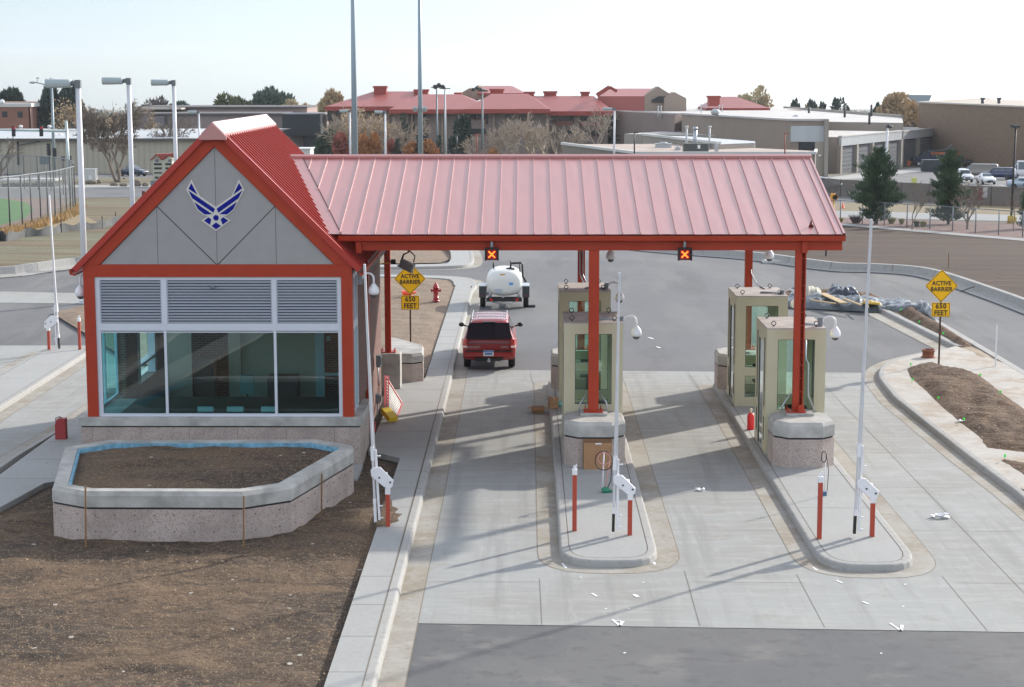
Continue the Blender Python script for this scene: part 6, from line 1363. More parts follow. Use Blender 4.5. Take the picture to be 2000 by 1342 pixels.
# vehicle maintenance building
zt = 3.3; A0 = UD(1179, 216, 378); B0 = UD(1544, 236, 290); C0 = UD(1616, 236, 290)
mt = thing('maintenance_building', 'big mauve maintenance building with pale flat roofs and lettering on its wall', 'building', (B0.x, B0.y, T(290)))
J0 = UD(1332, 225, 338)
b = B(); foot(b, [(A0.x, A0.y), (J0.x-1.2, J0.y+2), (J0.x+30, J0.y+55), (A0.x+34, A0.y+55)], -9, A0.z, 1); b.build('left_wing', [mauve, roofpale], mt, True)
b = B(); foot(b, [(J0.x, J0.y), (B0.x, B0.y), (C0.x, C0.y), (C0.x+9.5, C0.y+66), (J0.x+24, J0.y+66)], -9, B0.z, 1); b.build('main_wing', [mat('taupe brick wall', (.265, .215, .175), .85, var=.06, vs=.3), roofpale], mt, True)
b = B(); fr(b, 290, 1545, 246, 1610, 277, .4, -.3); b.build('metal_panel', palemetal, mt, True)
b = B(); fr(b, 290, 1560, 277, 1592, 330, .3, -.15); d0 = b.build('bay_opening', dkglass, mt, True)
b = B(); fr(b, 290, 1592, 277, 1612, 346, .3, -.22); b.build('wall_panel', mat('beige wall panel', (.36, .32, .26), .8), mt, True)
b = B(); fr(b, 289, 1612, 233, 1616.5, 347, 3, -.5); b.build('end_pier', tan, mt, True)
b = B(); fr(b, 289.5, 1599, 302, 1604, 305, .3, -.5); b.build('wall_lamp', white, mt, True)
u_ = (Vector((J0.x, J0.y))-Vector((A0.x, A0.y))).normalized(); ang = atan2(u_.y, u_.x)
b = B()
for txt, px, py in (('TRANSPORTATION', 1212, 266.5), ('VEHICLE MAINTENANCE', 1213, 274)):
    # point on the wall plane behind this pixel
    d = ray(px, py); n_ = Vector((-u_.y, u_.x)); t_ = (Vector((A0.x, A0.y)).dot(n_))/(d.x*n_.x+d.y*n_.y); p = Vector((d.x*t_, d.y*t_, CAMH+d.z*t_))
    add_text(b, txt, .72, Matrix.Translation((p.x-n_.x*-.0 - .06*abs(n_.x), p.y-.12, p.z)) @ Matrix.Rotation(ang, 4, 'Z'), sx=1.75 if 'V' in txt[:1] else 1.55, bold=.03, extrude=.05, space=1.15)
b.build('wall_lettering', black, mt, True)
b = B(); 
for (x0, y0, x1, y1, D_) in ((1283, 207, 1287, 222, 345), (1289, 207, 1293, 222, 346), (1403, 205, 1406, 217, 360), (1409, 205, 1412, 217, 360), (1368, 203, 1371, 219, 350)):
    p, q = UD(x0, y1, D_), UD(x1, y0, D_); b.cyl(((p.x+q.x)/2, D_, p.z-1), ((p.x+q.x)/2, D_, q.z), abs(q.x-p.x)*.3, n=8); b.cyl(((p.x+q.x)/2, D_, q.z-.4), ((p.x+q.x)/2, D_, q.z), abs(q.x-p.x)*.5, n=8)
for (px, py) in ((1397, 219), (1555, 231)): p = UD(px, py, 320); b.ell(p, .8, .8, .6, 10, 6)
b.build_each('roof_vent', palemetal, mt, True)
# parapet lines
b = B(); b.bar((A0.x, A0.y-.1, A0.z+.1), (J0.x, J0.y, A0.z+.1), .4, .25); b.bar((J0.x, J0.y-.1, B0.z+.15), (B0.x, B0.y-.1, B0.z+.15), .5, .3); b.bar((B0.x, B0.y-.1, B0.z+.15), (C0.x, C0.y, B0.z+.15), .5, .3); b.build('parapet_cap', roofpale, mt, True)
# door bays
def bays(lb, px0, pb0, px1, pb1, ptop, n, doorw, depth, door_top, D0=None, D1=None):
    a, c = G(px0, pb0), G(px1, pb1); 
    t = thing('bay_building', lb, 'building', a); ztop = UD(px0, ptop, a.y).z; zd = UD(px0, door_top, a.y).z; u = (c-a); u.z = 0; L_ = u.length; u.normalize(); nn = Vector((-u.y, u.x, 0))
    if nn.y < 0: nn = -nn
    z0 = min(a.z, c.z)-.3; b = B(); P = [a+nn*.4, c+nn*.4, c+nn*depth, a+nn*depth]; foot(b, [(p.x, p.y) for p in P], z0, ztop, 1); b.build('building_body', [tan, roofpale], t, True)
    b = B(); b.bar((a.x, a.y, ztop-.9)+Vector((0, 0, 0)) if False else Vector((a.x, a.y, ztop-.75)), Vector((c.x, c.y, ztop-.75)), .5, 1.5); b.build('header_panel', palemetal, t, True)
    for k in range(n+1):
        p = a+u*(L_*k/n); b = B(); b.bar(Vector((p.x, p.y, z0)), Vector((p.x, p.y, ztop-1.4)), .9, .7, up=nn); b.build('pier', tan, t, True)
    for k in range(n):
        p, q = a+u*(L_*(k+.12)/n)+nn*.2, a+u*(L_*(k+.88)/n)+nn*.2
        b = B(); b.bar(Vector((p.x, p.y, (z0+zd)/2)), Vector((q.x, q.y, (z0+zd)/2)), .15, zd-z0); d0 = b.build('roller_door', doorm, t, True)
        b = B()
        for j in range(8): z = z0+(zd-z0)*(j+.5)/8; b.bar(Vector((p.x, p.y, z))-nn*.09, Vector((q.x, q.y, z))-nn*.09, .05, .06)
        b.build('door_rib', darkgrey, d0, True)
        b = B(); b.bar(Vector((p.x, p.y, zd+.45)), Vector((q.x, q.y, zd+.45)), .12, .7); b.build('window_strip', dkglass, t, True)
    b = B(); b.bar(Vector((a.x, a.y, ztop+.12)), Vector((c.x, c.y, ztop+.12)), .7, .22); b.build('roof_edge', roofpale, t, True)
    return t
bays('row of four grey roller door bays right of the mauve building', 1639, 339, 1757, 331, 268, 4, 3, 40, 288)
bays('far pair of roller door bays behind the orange plough', 1760, 326, 1850, 320, 258, 3, 3, 30, 276)
t = thing('storage_building', 'pale roofed long shed rising behind the door bays', 'building', (70, 400, T(400)))
b = B(); P = [U(1560, 237, 1.5), U(1764, 240, 1.5), U(1762, 230, 1.5), U(1532, 212, 1.5)]
foot(b, [(p.x, p.y) for p in P], -10, 1.5, 1); b.bar(P[2]+Vector((0, 0, .3)), P[3]+Vector((0, 0, .3)), .6, .6); b.build('shed_body', [tan, roofpale], t, True)
b = B()
for px, py, h in ((1650, 219, 12), (1698, 233, 14), (1580, 215, 6), (1702, 217, 14)): p = UD(px, py, 350); b.cyl(p-Vector((0, 0, 1)), p+Vector((0, 0, h/pxm(350)*.9)), .22, n=8)
b.build_each('roof_vent', darkgrey, t, True)
# low flat building in front, just over the canopy ridge
t = thing('low_building', 'low flat roofed building with rooftop units showing just above the canopy ridge', 'building', (30, 235, T(235)))
ZL = .2; P = [U(1098, 282, ZL), U(1245, 301, ZL), U(1592, 301, ZL), U(1594, 295, ZL), U(1300, 281, ZL)]
b = B(); foot(b, [(p.x, p.y) for p in P], -6, ZL, 1); b.build('building_body', [mat('grey brown wall', (.20, .175, .145), .85), roofpink], t, True)
b = B(); pr_ = [Vector(p)+Vector((0, 0, .15)) for p in P]; 
for i in (0, 1): b.bar(pr_[i], pr_[i+1], .5, .35)
b.bar(pr_[2], pr_[3], .4, .3); b.build('parapet', whitetrim, t, True)
p = U(1361, 299, ZL); s_ = 1/pxm(p.y, ZL); hv = thing('rooftop_unit', 'dark louvred rooftop unit with a tall silver stack behind it', 'air handler', (p.x, p.y+1.2, ZL))
b = B(); b.box(-24*s_, 25*s_, 0, 2.2, 0, 18*s_); b.build('unit_casing', mat('dark unit casing', (.09, .10, .085), .6), hv, bevel=.05); b = B()
for k in range(13): b.box((-23+3.6*k)*s_, (-22+3.6*k)*s_, -.05, 0, .05, 17*s_)
b.build('unit_fin', darkgrey, hv); b = B(); b.box(3*s_, 8*s_, -.08, 0, 8*s_, 15*s_); b.build('warning_plate', white, hv)
b = B(); b.cyl((2*s_, 3.2, 0), (2*s_, 3.2, 47*s_), 4*s_, n=14); b.cyl((2*s_, 3.2, 44*s_), (2*s_, 3.2, 49*s_), 6*s_, 4*s_, n=14); b.build('stack', galv, hv)
for (x0, x1, y0, y1, lb) in ((1281, 1312, 278, 289, 'flat blue grey roof unit left of the dark one'), (1320, 1330, 286, 294, 'small white domed roof fan'), (1398, 1404, 279, 297, 'slim pale roof box right of the dark unit')):
    p = U((x0+x1)/2, y1, ZL); s_ = 1/pxm(p.y, ZL); w_, h_ = (x1-x0)*s_, (y1-y0)*s_; b = B(); b.box(-w_/2, w_/2, 0, 1.2, 0, h_*.6); b.box(-w_/2*1.05, w_/2*1.05, -.1, 1.3, h_*.6, h_*.75); b.cyl((0, .6, h_*.75), (0, .6, h_), w_*.3, w_*.2); o = b.build('roof_unit', palemetal); o.location = (p.x, p.y+.5, ZL); tag(o, lb, 'roof unit')
b = B()
for px, y0, y1 in ((1341, 246, 276), (1386, 246, 278), (1359.5, 258, 280), (1415, 280, 300), (1410, 280, 300), (1419, 281, 300)): p, q = UD(px, y1, 262), UD(px, y0, 262); b.cyl(p-Vector((0, 0, 2)), q, .14, n=6); b.cyl(q-Vector((0, 0, .3)), q, .24, n=6)
b.build_each('vent_pipe', palemetal, t, True)
t = thing('low_building', 'second low building with a tan parapet behind the rooftop units', 'building', (36, 285, T(285)))
Z5 = .9; P = [U(1256, 265, Z5), U(1405, 282, Z5), U(1474, 279, Z5), U(1475, 276, Z5), U(1338, 266, Z5)]
b = B(); foot(b, [(p.x, p.y) for p in P], -6, Z5, 1); b.build('building_body', [tan, palemetal], t, True); b = B(); b.bar(Vector(P[0])+Vector((0, 0, .2)), Vector(P[1])+Vector((0, 0, .2)), .5, .35); b.build('parapet', whitetrim, t, True)
t = thing('brick_annex', 'small brown brick annex left of the lettered wall', 'building', UD(1155, 290, 372))
b = B(); fr(b, 372, 1100, 267, 1181, 330, 12); b.build('annex_body', mat('annex brick', (.25, .16, .10), .85), t, True); b = B(); fr(b, 372, 1140, 277, 1153, 290, .3, -.12); fr(b, 372, 1168, 278, 1177, 290, .3, -.12); b.build('window', dkglass, t, True)
# brown brick hall
K0, K1 = UD(1795, 201, 396), UD(2080, 214, 319); t = thing('brick_hall', 'large windowless brown brick hall at the right edge', 'building', (K0.x, K0.y, T(345)))
b = B(); foot(b, [(K0.x, K0.y), (K1.x, K1.y), (K1.x+40, K1.y+60), (K0.x+30, K0.y+60)], -10, K0.z, 1); b.build('hall_body', [brownb, mat('pale brown roof', (.42, .37, .31), .85)], t, True)
b = B(); b.bar((K0.x, K0.y-.1, K0.z+.15), (K1.x, K1.y-.1, K0.z+.15), .6, .3); b.bar((K0.x, K0.y, K0.z+.15), (K0.x+30, K0.y+60, K0.z+.15), .6, .3); b.build('parapet', mat('pale parapet', (.45, .41, .36), .8), t, True)
b = B()
for px in (1919, 1951): p = UD(px, 204, 385); b.cyl(p-Vector((0, 0, 1)), p+Vector((0, 0, 1.0)), .35, n=10); b.cyl(p+Vector((0, 0, .9)), p+Vector((0, 0, 1.4)), .35, .6, n=10)
b.build_each('roof_vent', darkgrey, t, True)

# left: warehouse, theatre, brick block
t = thing('warehouse', 'long cream metal warehouse with a low pale roof behind the ball field', 'building', (-70, 312, T(312)))
DW = 312.; a, c = UD(-200, 271, DW), UD(470, 272, DW)
b = B(); b.box(a.x, c.x, DW, DW+40, T(DW)-1, a.z); b.build('warehouse_wall', cream, t, True)
b = B(); r0 = UD(100, 254, DW+30).z; b.raw([(a.x-1, DW-.8, a.z), (c.x+1, DW-.8, a.z), (c.x+1, DW+30, r0), (a.x-1, DW+30, r0), (c.x+1, DW+60, a.z), (a.x-1, DW+60, a.z)], [(0, 1, 2, 3), (3, 2, 4, 5), (0, 5, 4, 1)]); b.build('warehouse_roof', palemetal, t, True)
b = B(); b.box(a.x-1, c.x+1, DW-.9, DW-.6, a.z-.35, a.z+.05); b.build('eave_trim', mat('dark eave', (.10, .09, .08), .7), t, True)
b = B(); 
for k in range(60): x = a.x+(c.x-a.x)*k/60; b.box(x, x+.12, DW-.06, DW, T(DW), a.z-.4)
b.build('wall_rib', mat('cream rib', (.38, .34, .26), .6), t, True)
b = B()
for px, py in ((108, 266), (118, 266), (194, 262), (295, 262)): p = UD(px, py, DW+12); b.ell(p, .6, .6, .5, 10, 6)
b.build_each('roof_fan', white, t, True)
b = B(); p = UD(34, 277, DW-.5); b.cyl(p, (p.x, p.y, T(DW)+1.5), .15, n=6); b.bar(UD(36, 284, DW-.5), UD(78, 276, DW-.5), .15, .15); b.build('wall_pipe', darkgrey, t, True)
t = thing('theatre_building', 'wide mauve building with a flat roof and a dark corrugated block at its right end', 'building', (-60, 385, T(385)))
b = B(); fr(b, 385, 225, 224, 640, 330, 25); b.build('lower_wall', mat('pinkish mauve wall', (.29, .235, .22), .85, var=.05, vs=.2), t, True); b = B(); fr(b, 385, 225, 221.5, 551, 225, 26, -.8); b.build('roof_edge', mat('dark roof edge', (.10, .09, .09), .7), t, True)
b = B(); fr(b, 405, 268, 210, 600, 226, 20); b.build('upper_wall', mat('faded pink wall', (.33, .245, .22), .85), t, True); b = B(); fr(b, 405, 268, 208.5, 600, 211, 21, -.8); b.build('upper_edge', MATS['dark roof edge'], t, True); b = B(); fr(b, 400, 268, 211, 354, 214, 6, -1); b.build('porch_roof', MATS['pale parapet'], t, True)
b = B(); fr(b, 384, 225, 227, 322, 262, .5, -.3); b.build('dark_wall', mat('mauve grey wall', (.19, .17, .18), .85), t, True)
b = B(); fr(b, 379, 551, 222, 626, 265, 10); 
p, q = UD(551, 222, 379), UD(626, 265, 379)
for k in range(38): x = p.x+(q.x-p.x)*k/38; b.box(x, x+.08, 378.75, 378.97, q.z, p.z)
cb = b.build('corrugated_block', slate, t, True); b = B(); fr(b, 381, 592, 265, 626, 330, 6); b.build('dark_base', slate, t, True); b = B(); fr(b, 384, 322, 228, 325, 262, .5, -.5); b.build('downpipe', slate, t, True)
b = B(); p = UD(560, 222, 378); q = UD(617, 222, 378); b.bar(p, q, .6, .25); b.build('block_edge', mat('pale blue edge', (.3, .34, .38), .5), cb, True)
t = thing('low_shed', 'low white roofed shed just over the left end of the canopy', 'shed', UD(590, 300, 170)); b = B(); fr(b, 170, 578, 291, 606, 330, 3); fr(b, 170, 578, 290, 607, 292, 3.4, -.2); b.build('shed_body', whitetrim, t, True)
t = thing('brick_block', 'red brick flat roofed block with white parapet at the left edge', 'building', UD(0, 250, 430))
b = B(); fr(b, 430, -150, 209, 60, 330, 30); b.build('front_wall', redb, t, True); b = B(); c0 = UD(60, 209, 430); c1 = UD(87, 205, 455); foot(b, [(c0.x-.1, c0.y), (c1.x, c1.y), (c1.x-6, c1.y+15), (c0.x-6, c0.y+15)], -12, c0.z); b.build('side_wall', mat('pale pink brick', (.34, .20, .16), .85), t, True)
b = B(); fr(b, 430, -150, 202, 61, 209, 31, -.5); b.build('parapet', whitetrim, t, True); b = B(); fr(b, 440, -150, 199.5, 84, 203, 10); b.build('roof_band', redb, t, True)
for x0, x1, y0, y1 in ((3.5, 14.5, 218, 229), (34, 44, 218, 230)): b = B(); fr(b, 430, x0, y0, x1, y1, .3, -.15); b.build('window', dkglass, t, True)
b = B(); fr(b, 440, 73, 210, 81, 217, .3, -.2); b.build('window', dkglass, t, True); b = B(); p = UD(4, 199, 425); b.ell(p, .6, .6, .6, 10, 6); b.build('roof_fan', white, t, True)
t = thing('water_tank', 'distant flared grey tower top above the brick hall', 'tower', UD(1800, 205, 900)); b = B(); p = UD(1796, 190, 900); b.prism([(p.x-6, p.z+1.2), (p.x+6, p.z+1.0), (p.x+4, p.z-3.5), (p.x+3, p.z-14), (p.x-2, p.z-14), (p.x-2, p.z-2)], 900, 906, 'XZ'); b.build('tank_body', mat('blue grey steel', (.20, .26, .30), .6), t, True)

# ------------------------------------------------------------ trees
bark = mat('grey brown bark', (.12, .095, .075), .9, var=.25, vs=6); barkp = mat('pale twig bark', (.20, .165, .135), .9); barkl = mat('sunny twig bark', (.40, .33, .26), .9); barkd = mat('dark bark', (.07, .055, .045), .9)  # the sunny bark is twig bark with sunlight put into its colour
def leafm(name, c, c2): return mat(name, c, .75, var=.5, vs=.9, var2=c2, det=3)
needle = leafm('spruce needles', (.085, .135, .070), (.030, .062, .038)); needle2 = leafm('dark needles', (.030, .060, .040), (.012, .03, .022)); tanl = leafm('dry golden leaves', (.46, .34, .19), (.32, .23, .13)); goldl = leafm('pale golden leaves', (.52, .43, .26), (.36, .29, .17)); olive = leafm('olive leaves', (.14, .15, .06), (.07, .09, .04)); bluegreen = leafm('blue green leaves', (.09, .14, .09), (.04, .08, .06)); orangel = leafm('orange leaves', (.42, .19, .06), (.30, .13, .05)); redl = leafm('red leaves', (.33, .10, .07), (.22, .07, .05)); straw = leafm('straw grass', (.38, .34, .12), (.22, .22, .07)); greyb = leafm('grey purple twigs', (.15, .13, .125), (.09, .08, .08))
def rnd(a, c): return random.uniform(a, c)
def tri(b, p, d, s, w):
    d = d.normalized(); r = d.cross(Vector((rnd(-1, 1), rnd(-1, 1), rnd(-1, 1))))
    if r.length < 1e-3: r = Vector((1, 0, 0))
    r = r.normalized()*w; b.raw([p-r, p+r, p+d*s], [(0, 1, 2)])
def conifer(label, base, H, R, seed, m=needle, dens=1., group=None, rag=.5):
    random.seed(seed); t = thing('conifer', label, 'tree', base, group=group)
    b = B(); b.tube([(0, 0, -.3), (0, 0, H*.5), (rnd(-.1, .1), 0, H*.97)], [R*.07+.03, R*.045+.02, .015], 8)
    c = B(); n = int(60*dens)
    for i in range(n):
        f = (i/n)**.9; z = H*(.04+.93*f); L_ = R*(1-f)**.62*rnd(1-rag, 1.12)*(1+.16*sin(f*17+seed))+H*.02; 
        if f < .2: L_ *= .80+f*1.0
        a0 = i*2.4+rnd(-.4, .4); up = rnd(.10, .42)+f*.5
        for k in range(3):
            a = a0+k*2.09+rnd(-.3, .3); d = Vector((cos(a), sin(a), up)); Lk = L_*rnd(.6, 1.15)*(1+.14*sin(a*2+seed)+.12*sin(a*3+f*9)); tip = Vector((0, 0, z))+d*Lk
            b.tube([(0, 0, z), Vector((0, 0, z))+d*Lk*.55+Vector((0, 0, -.03*Lk)), tip], [.02+.012*Lk, .012+.006*Lk, .006], 4, cap=False, smooth=False)
            q = int(max(4, Lk*15*dens**.3))
            for j in range(q):
                u_ = (j+rnd(0, 1))/q; u_ = .22+.8*u_; p = Vector((0, 0, z))+d*Lk*u_; sp = .07*Lk+.10
                for _ in range(5):
                    o = Vector((rnd(-1, 1), rnd(-1, 1), rnd(-.6, .9)))*sp; s = rnd(.16, .34)*(H/6)**.5; tri(c, p+o, d*.8+o*1.5+Vector((0, 0, .6)), s, s*.17)
    b.build('trunk', bark, t); c.build('crown', m, t, normals=False); return t
def bare(label, base, H, seed, m=barkp, spread=.62, levels=5, leaf=None, ln=0, trunks=1, r0=None, group=None, nm='bare_tree', first=.28):
    rmin = .014+max(0., base.y-180)*.00016
    random.seed(seed); t = thing(nm, label, 'tree', base, group=group); b = B(); c = B()
    def br(p, d, L_, r, lv):
        e = p+d*L_; mid = p+d*L_*.5+Vector((rnd(-1, 1), rnd(-1, 1), rnd(-.3, .5)))*L_*.07
        r = max(r, rmin); b.tube([p, mid, e], [r, r*.82, max(rmin*.8, r*.66)], 5 if lv < 2 else 3, cap=False, smooth=lv < 2)
        if lv >= levels:
            if leaf:
                for _ in range(ln): o = Vector((rnd(-1, 1), rnd(-1, 1), rnd(-1, 1)))*L_*.8; tri(c, p.lerp(e, rnd(.2, 1))+o, o+Vector((0, 0, .01)), rnd(.12, .26)*H/7, rnd(.05, .09)*H/7)
            return
        k = 3 if lv < levels-1 else 4
        for i in range(k):
            a = rnd(0, 2*pi); n1 = d.orthogonal().normalized(); n2 = d.cross(n1); s = spread*rnd(.55, 1.2); nd = (d+(n1*cos(a)+n2*sin(a))*s+Vector((0, 0, .12))).normalized()
            br(e if rnd(0, 1) < .55 else mid, nd, L_*rnd(.60, .86), r*.58, lv+1)
    for k in range(trunks):
        d = Vector((rnd(-.3, .3)*(trunks > 1), rnd(-.2, .2)*(trunks > 1), 1)).normalized()
        br(Vector((.3*k, 0, -.2)), d, H*first, r0 or H*.024, 0)
    k_ = min(2.2, H/max(v[2] for v in b.v)); b.v = [(v[0]*k_, v[1]*k_, v[2]*k_) for v in b.v]; c.v = [(v[0]*k_, v[1]*k_, v[2]*k_) for v in c.v]
    b.build('trunk', m, t)
    if leaf: c.build('crown', leaf, t, normals=False)
    return t
def leafy(label, base, H, R, seed, m, n=1500, trunk=.25, group=None, nm='leafy_tree', s0=.5, lobes=7, cat='tree', flat=1.):
    random.seed(seed); t = thing(nm, label, cat, base, group=group); b = B(); zc = H*(trunk+(1-trunk)*.5); rz_ = H*(1-trunk)*.5*flat
    L_ = []
    for k in range(lobes): a = rnd(0, 2*pi); rr = rnd(.15, .62); L_.append((Vector((R*rr*cos(a), R*rr*sin(a), zc+rz_*rnd(-.6, .62))), rnd(.35, .62)))
    b.tube([(0, 0, -.3), (rnd(-.05, .05)*H, 0, H*trunk), (0, 0, zc)], [H*.03+.02, H*.022+.01, H*.01], 7)
    for (p, _) in L_: b.tube([(0, 0, H*trunk*.9), Vector((0, 0, H*trunk)).lerp(p, .5), p], [H*.014, H*.01, H*.005], 4, cap=False)
    b.build('trunk', barkd, t); c = B()
    for i in range(int(n*1.7)):
        p, q = random.choice(L_); u_ = Vector((rnd(-1, 1), rnd(-1, 1), rnd(-1, 1))); 
        while u_.length > 1: u_ = Vector((rnd(-1, 1), rnd(-1, 1), rnd(-1, 1)))
        u_ = u_.normalized()*u_.length**.5; o = Vector((u_.x*R*q, u_.y*R*q, u_.z*rz_*q*1.1)); s = s0*rnd(.5, 1.1); tri(c, p+o, o+Vector((rnd(-.5, .5), rnd(-.5, .5), .3)), s, s*.4)
    c.build('crown', m, t, normals=False); return t
def ht(px, ytop, b_): return UD(px, ytop, b_.y).z-b_.z
# the two spruces and neighbours on the right
q = G(1711, 438); conifer('full spruce left of the gap, in front of the roller doors', q, ht(1711, 288, q), 51/pxm(q.y, q.z), 3, group='spruces by the chain link fence')
q = G(1852, 438); conifer('narrower spruce in front of the plough truck', q, ht(1855, 293, q), 36/pxm(q.y, q.z), 8, dens=.95, group='spruces by the chain link fence')
q = G(2010, 447); conifer('spruce cut off by the right edge of the picture', q, ht(2010, 355, q), 30/pxm(q.y, q.z), 12, dens=.7, group='spruces by the chain link fence')
q = G(1781, 449); bare('slender bare sapling between the two spruces', q, ht(1781, 352, q), 5, spread=.5, levels=4, first=.33, r0=.06)
q = G(1889, 448); bare('bare spreading sapling right of the narrower spruce', q, ht(1885, 352, q), 14, spread=.8, levels=5, first=.27, r0=.08)
q = G(1981, 452); bare('thin sapling with a few dry leaves beside the dark lamp pole', q, ht(1981, 370, q), 22, spread=.4, levels=3, leaf=tanl, ln=1, first=.4, r0=.05)
for k, (px, py, w_, h_, m_, lb) in enumerate(((1672, 436, 15, 18, greyb, 'grey purple low bush left of the full spruce'), (1741, 437, 9, 14, straw, 'straw coloured grass tuft right of the full spruce'), (1761, 438, 6, 12, straw, 'small straw grass tuft beside the sapling'), (1790, 443, 6, 13, olive, 'dark green grass tuft right of the sapling'), (1803, 443, 7, 12, straw, 'straw and green tuft left of the narrower spruce'), (1641, 435, 6, 10, straw, 'small tuft at the fence post by the canopy corner'))):
    q = G(px, py); s_ = 1/pxm(q.y, q.z); random.seed(k+50); c = B()
    for _ in range(350): a = rnd(0, 6.3); r_ = rnd(0, 1)**.7*w_*s_; d = Vector((cos(a)*r_*.9, sin(a)*r_*.9, h_*s_)); tri(c, Vector((cos(a)*r_*.4, sin(a)*r_*.4, 0)), d, d.length*rnd(.6, 1.05), .03)
    o = c.build('grass_tuft' if k else 'low_bush', m_, normals=False); o.location = q; tag(o, lb, 'bush' if k == 0 else 'grass tuft', 'tufts along the chain link fence')
# left trees
q = G(212, 356); bare('large bare tree with a forked trunk behind the second tall lamp', q+Vector((1.2, 0, 0)), ht(215, 192, q), 31, spread=.66, levels=7, trunks=2, r0=.22, first=.24)
q = G(335, 338); bare('bare tree just left of the gatehouse apex', q, ht(330, 205, q), 33, spread=.6, levels=6, r0=.19)
q = G(2, 352); bare('bare tree cut by the left edge', q, ht(2, 262, q), 35, spread=.7, levels=4, r0=.2)
q = UD(262, 300, 350); q.z = T(350); bare('pale bare tree in the gap between the second and third lamp', q, ht(262, 198, q), 36, spread=.7, levels=6, leaf=tanl, ln=1)
q = UD(180, 300, 345); q.z = T(345); bare('tan bare tree behind the first tall lamp', q, ht(180, 195, q), 37, spread=.75, levels=6, leaf=tanl, ln=2)
for (px, pyt, D_, R_, sd, m_, lb) in ((10, 178, 470, 34, 1, needle2, 'dark round tree above the red brick block'), (40, 183, 475, 30, 2, needle2, 'second dark tree above the red brick block'), (102, 171, 440, 19, 3, needle2, 'tall dark evergreen behind the street light'), (134, 172, 440, 20, 4, needle2, 'tall dark evergreen behind the first tall lamp'), (152, 195, 445, 14, 5, needle2, 'dark evergreen right of the first tall lamp')):
    q = UD(px, 300, D_); q.z = T(D_); s_ = 1/pxm(D_, q.z); leafy(lb, q, ht(px, pyt, q), R_*s_*1.25, sd, m_, 2600, .12, 'dark trees on the left skyline', s0=1.4)
for k, (px, pyt, R_, m_, D_, lb) in enumerate(((450, 188, 24, olive, 520, 'olive tree at the left end of the skyline clump'), (478, 187, 22, olive, 540, 'second olive tree of the skyline clump'), (503, 184, 22, bluegreen, 540, 'blue green tree in the middle of the skyline clump'), (530, 181, 22, bluegreen, 540, 'tallest blue green tree of the skyline clump'), (552, 182, 18, bluegreen, 545, 'blue green tree at the right end of the skyline clump'), (578, 198, 14, goldl, 500, 'small yellowish tree above the corrugated block'), (605, 207, 26, tanl, 490, 'low tan tree above the corrugated block'), (650, 186, 17, tanl, 480, 'golden tree at the left end of the red roofs'), (636, 196, 14, goldl, 485, 'pale golden tree at the left end of the red roofs'), (320, 190, 22, greyb, 500, 'greyish bare crown above the theatre roof'), (285, 199, 30, greyb, 510, 'low greyish crown far behind the theatre'), (352, 200, 26, bluegreen, 620, 'low blue green crown far behind the theatre'))):
    q = UD(px, 300, D_); q.z = T(D_); s_ = 1/pxm(D_, q.z); leafy(lb, q, ht(px, pyt, q), R_*s_*1.25, 60+k, m_, 1500 if m_ != greyb else 700, .3, 'trees on the left skyline', s0=1.3)
for k, (px, pyt, R_, m_, D_, n_, lb) in enumerate(((1450, 178, 20, goldl, 520, 700, 'sparse golden tree right of the red roofs'), (1483, 175, 18, goldl, 525, 700, 'sparse pale tree right of the first golden one'), (1553, 198, 8, needle2, 560, 500, 'first small dark pine above the flat roofs'), (1584, 199, 10, needle2, 560, 500, 'second small dark pine above the flat roofs'), (1600, 203, 9, needle2, 560, 500, 'third low dark pine above the flat roofs'), (1628, 199, 9, needle2, 560, 500, 'fourth small dark pine above the flat roofs'), (1646, 196, 12, needle2, 560, 600, 'tallest dark pine above the flat roofs'), (1590, 194, 16, goldl, 620, 400, 'pale crown behind the row of pines'), (1711, 201, 7, needle2, 480, 400, 'small dark pine left of the golden tree'), (1745, 186, 28, tanl, 430, 1500, 'big golden tree at the left end of the brown brick hall'), (1770, 195, 25, tanl, 432, 1200, 'second golden tree touching the brown brick hall'), (1760, 215, 30, tanl, 428, 900, 'low golden tree below the big one'))):
    q = UD(px, 300, D_); q.z = T(D_); s_ = 1/pxm(D_, q.z); leafy(lb, q, ht(px, pyt, q), R_*s_*1.3, 90+k, m_, n_, .25, 'trees on the right skyline', s0=1.2)
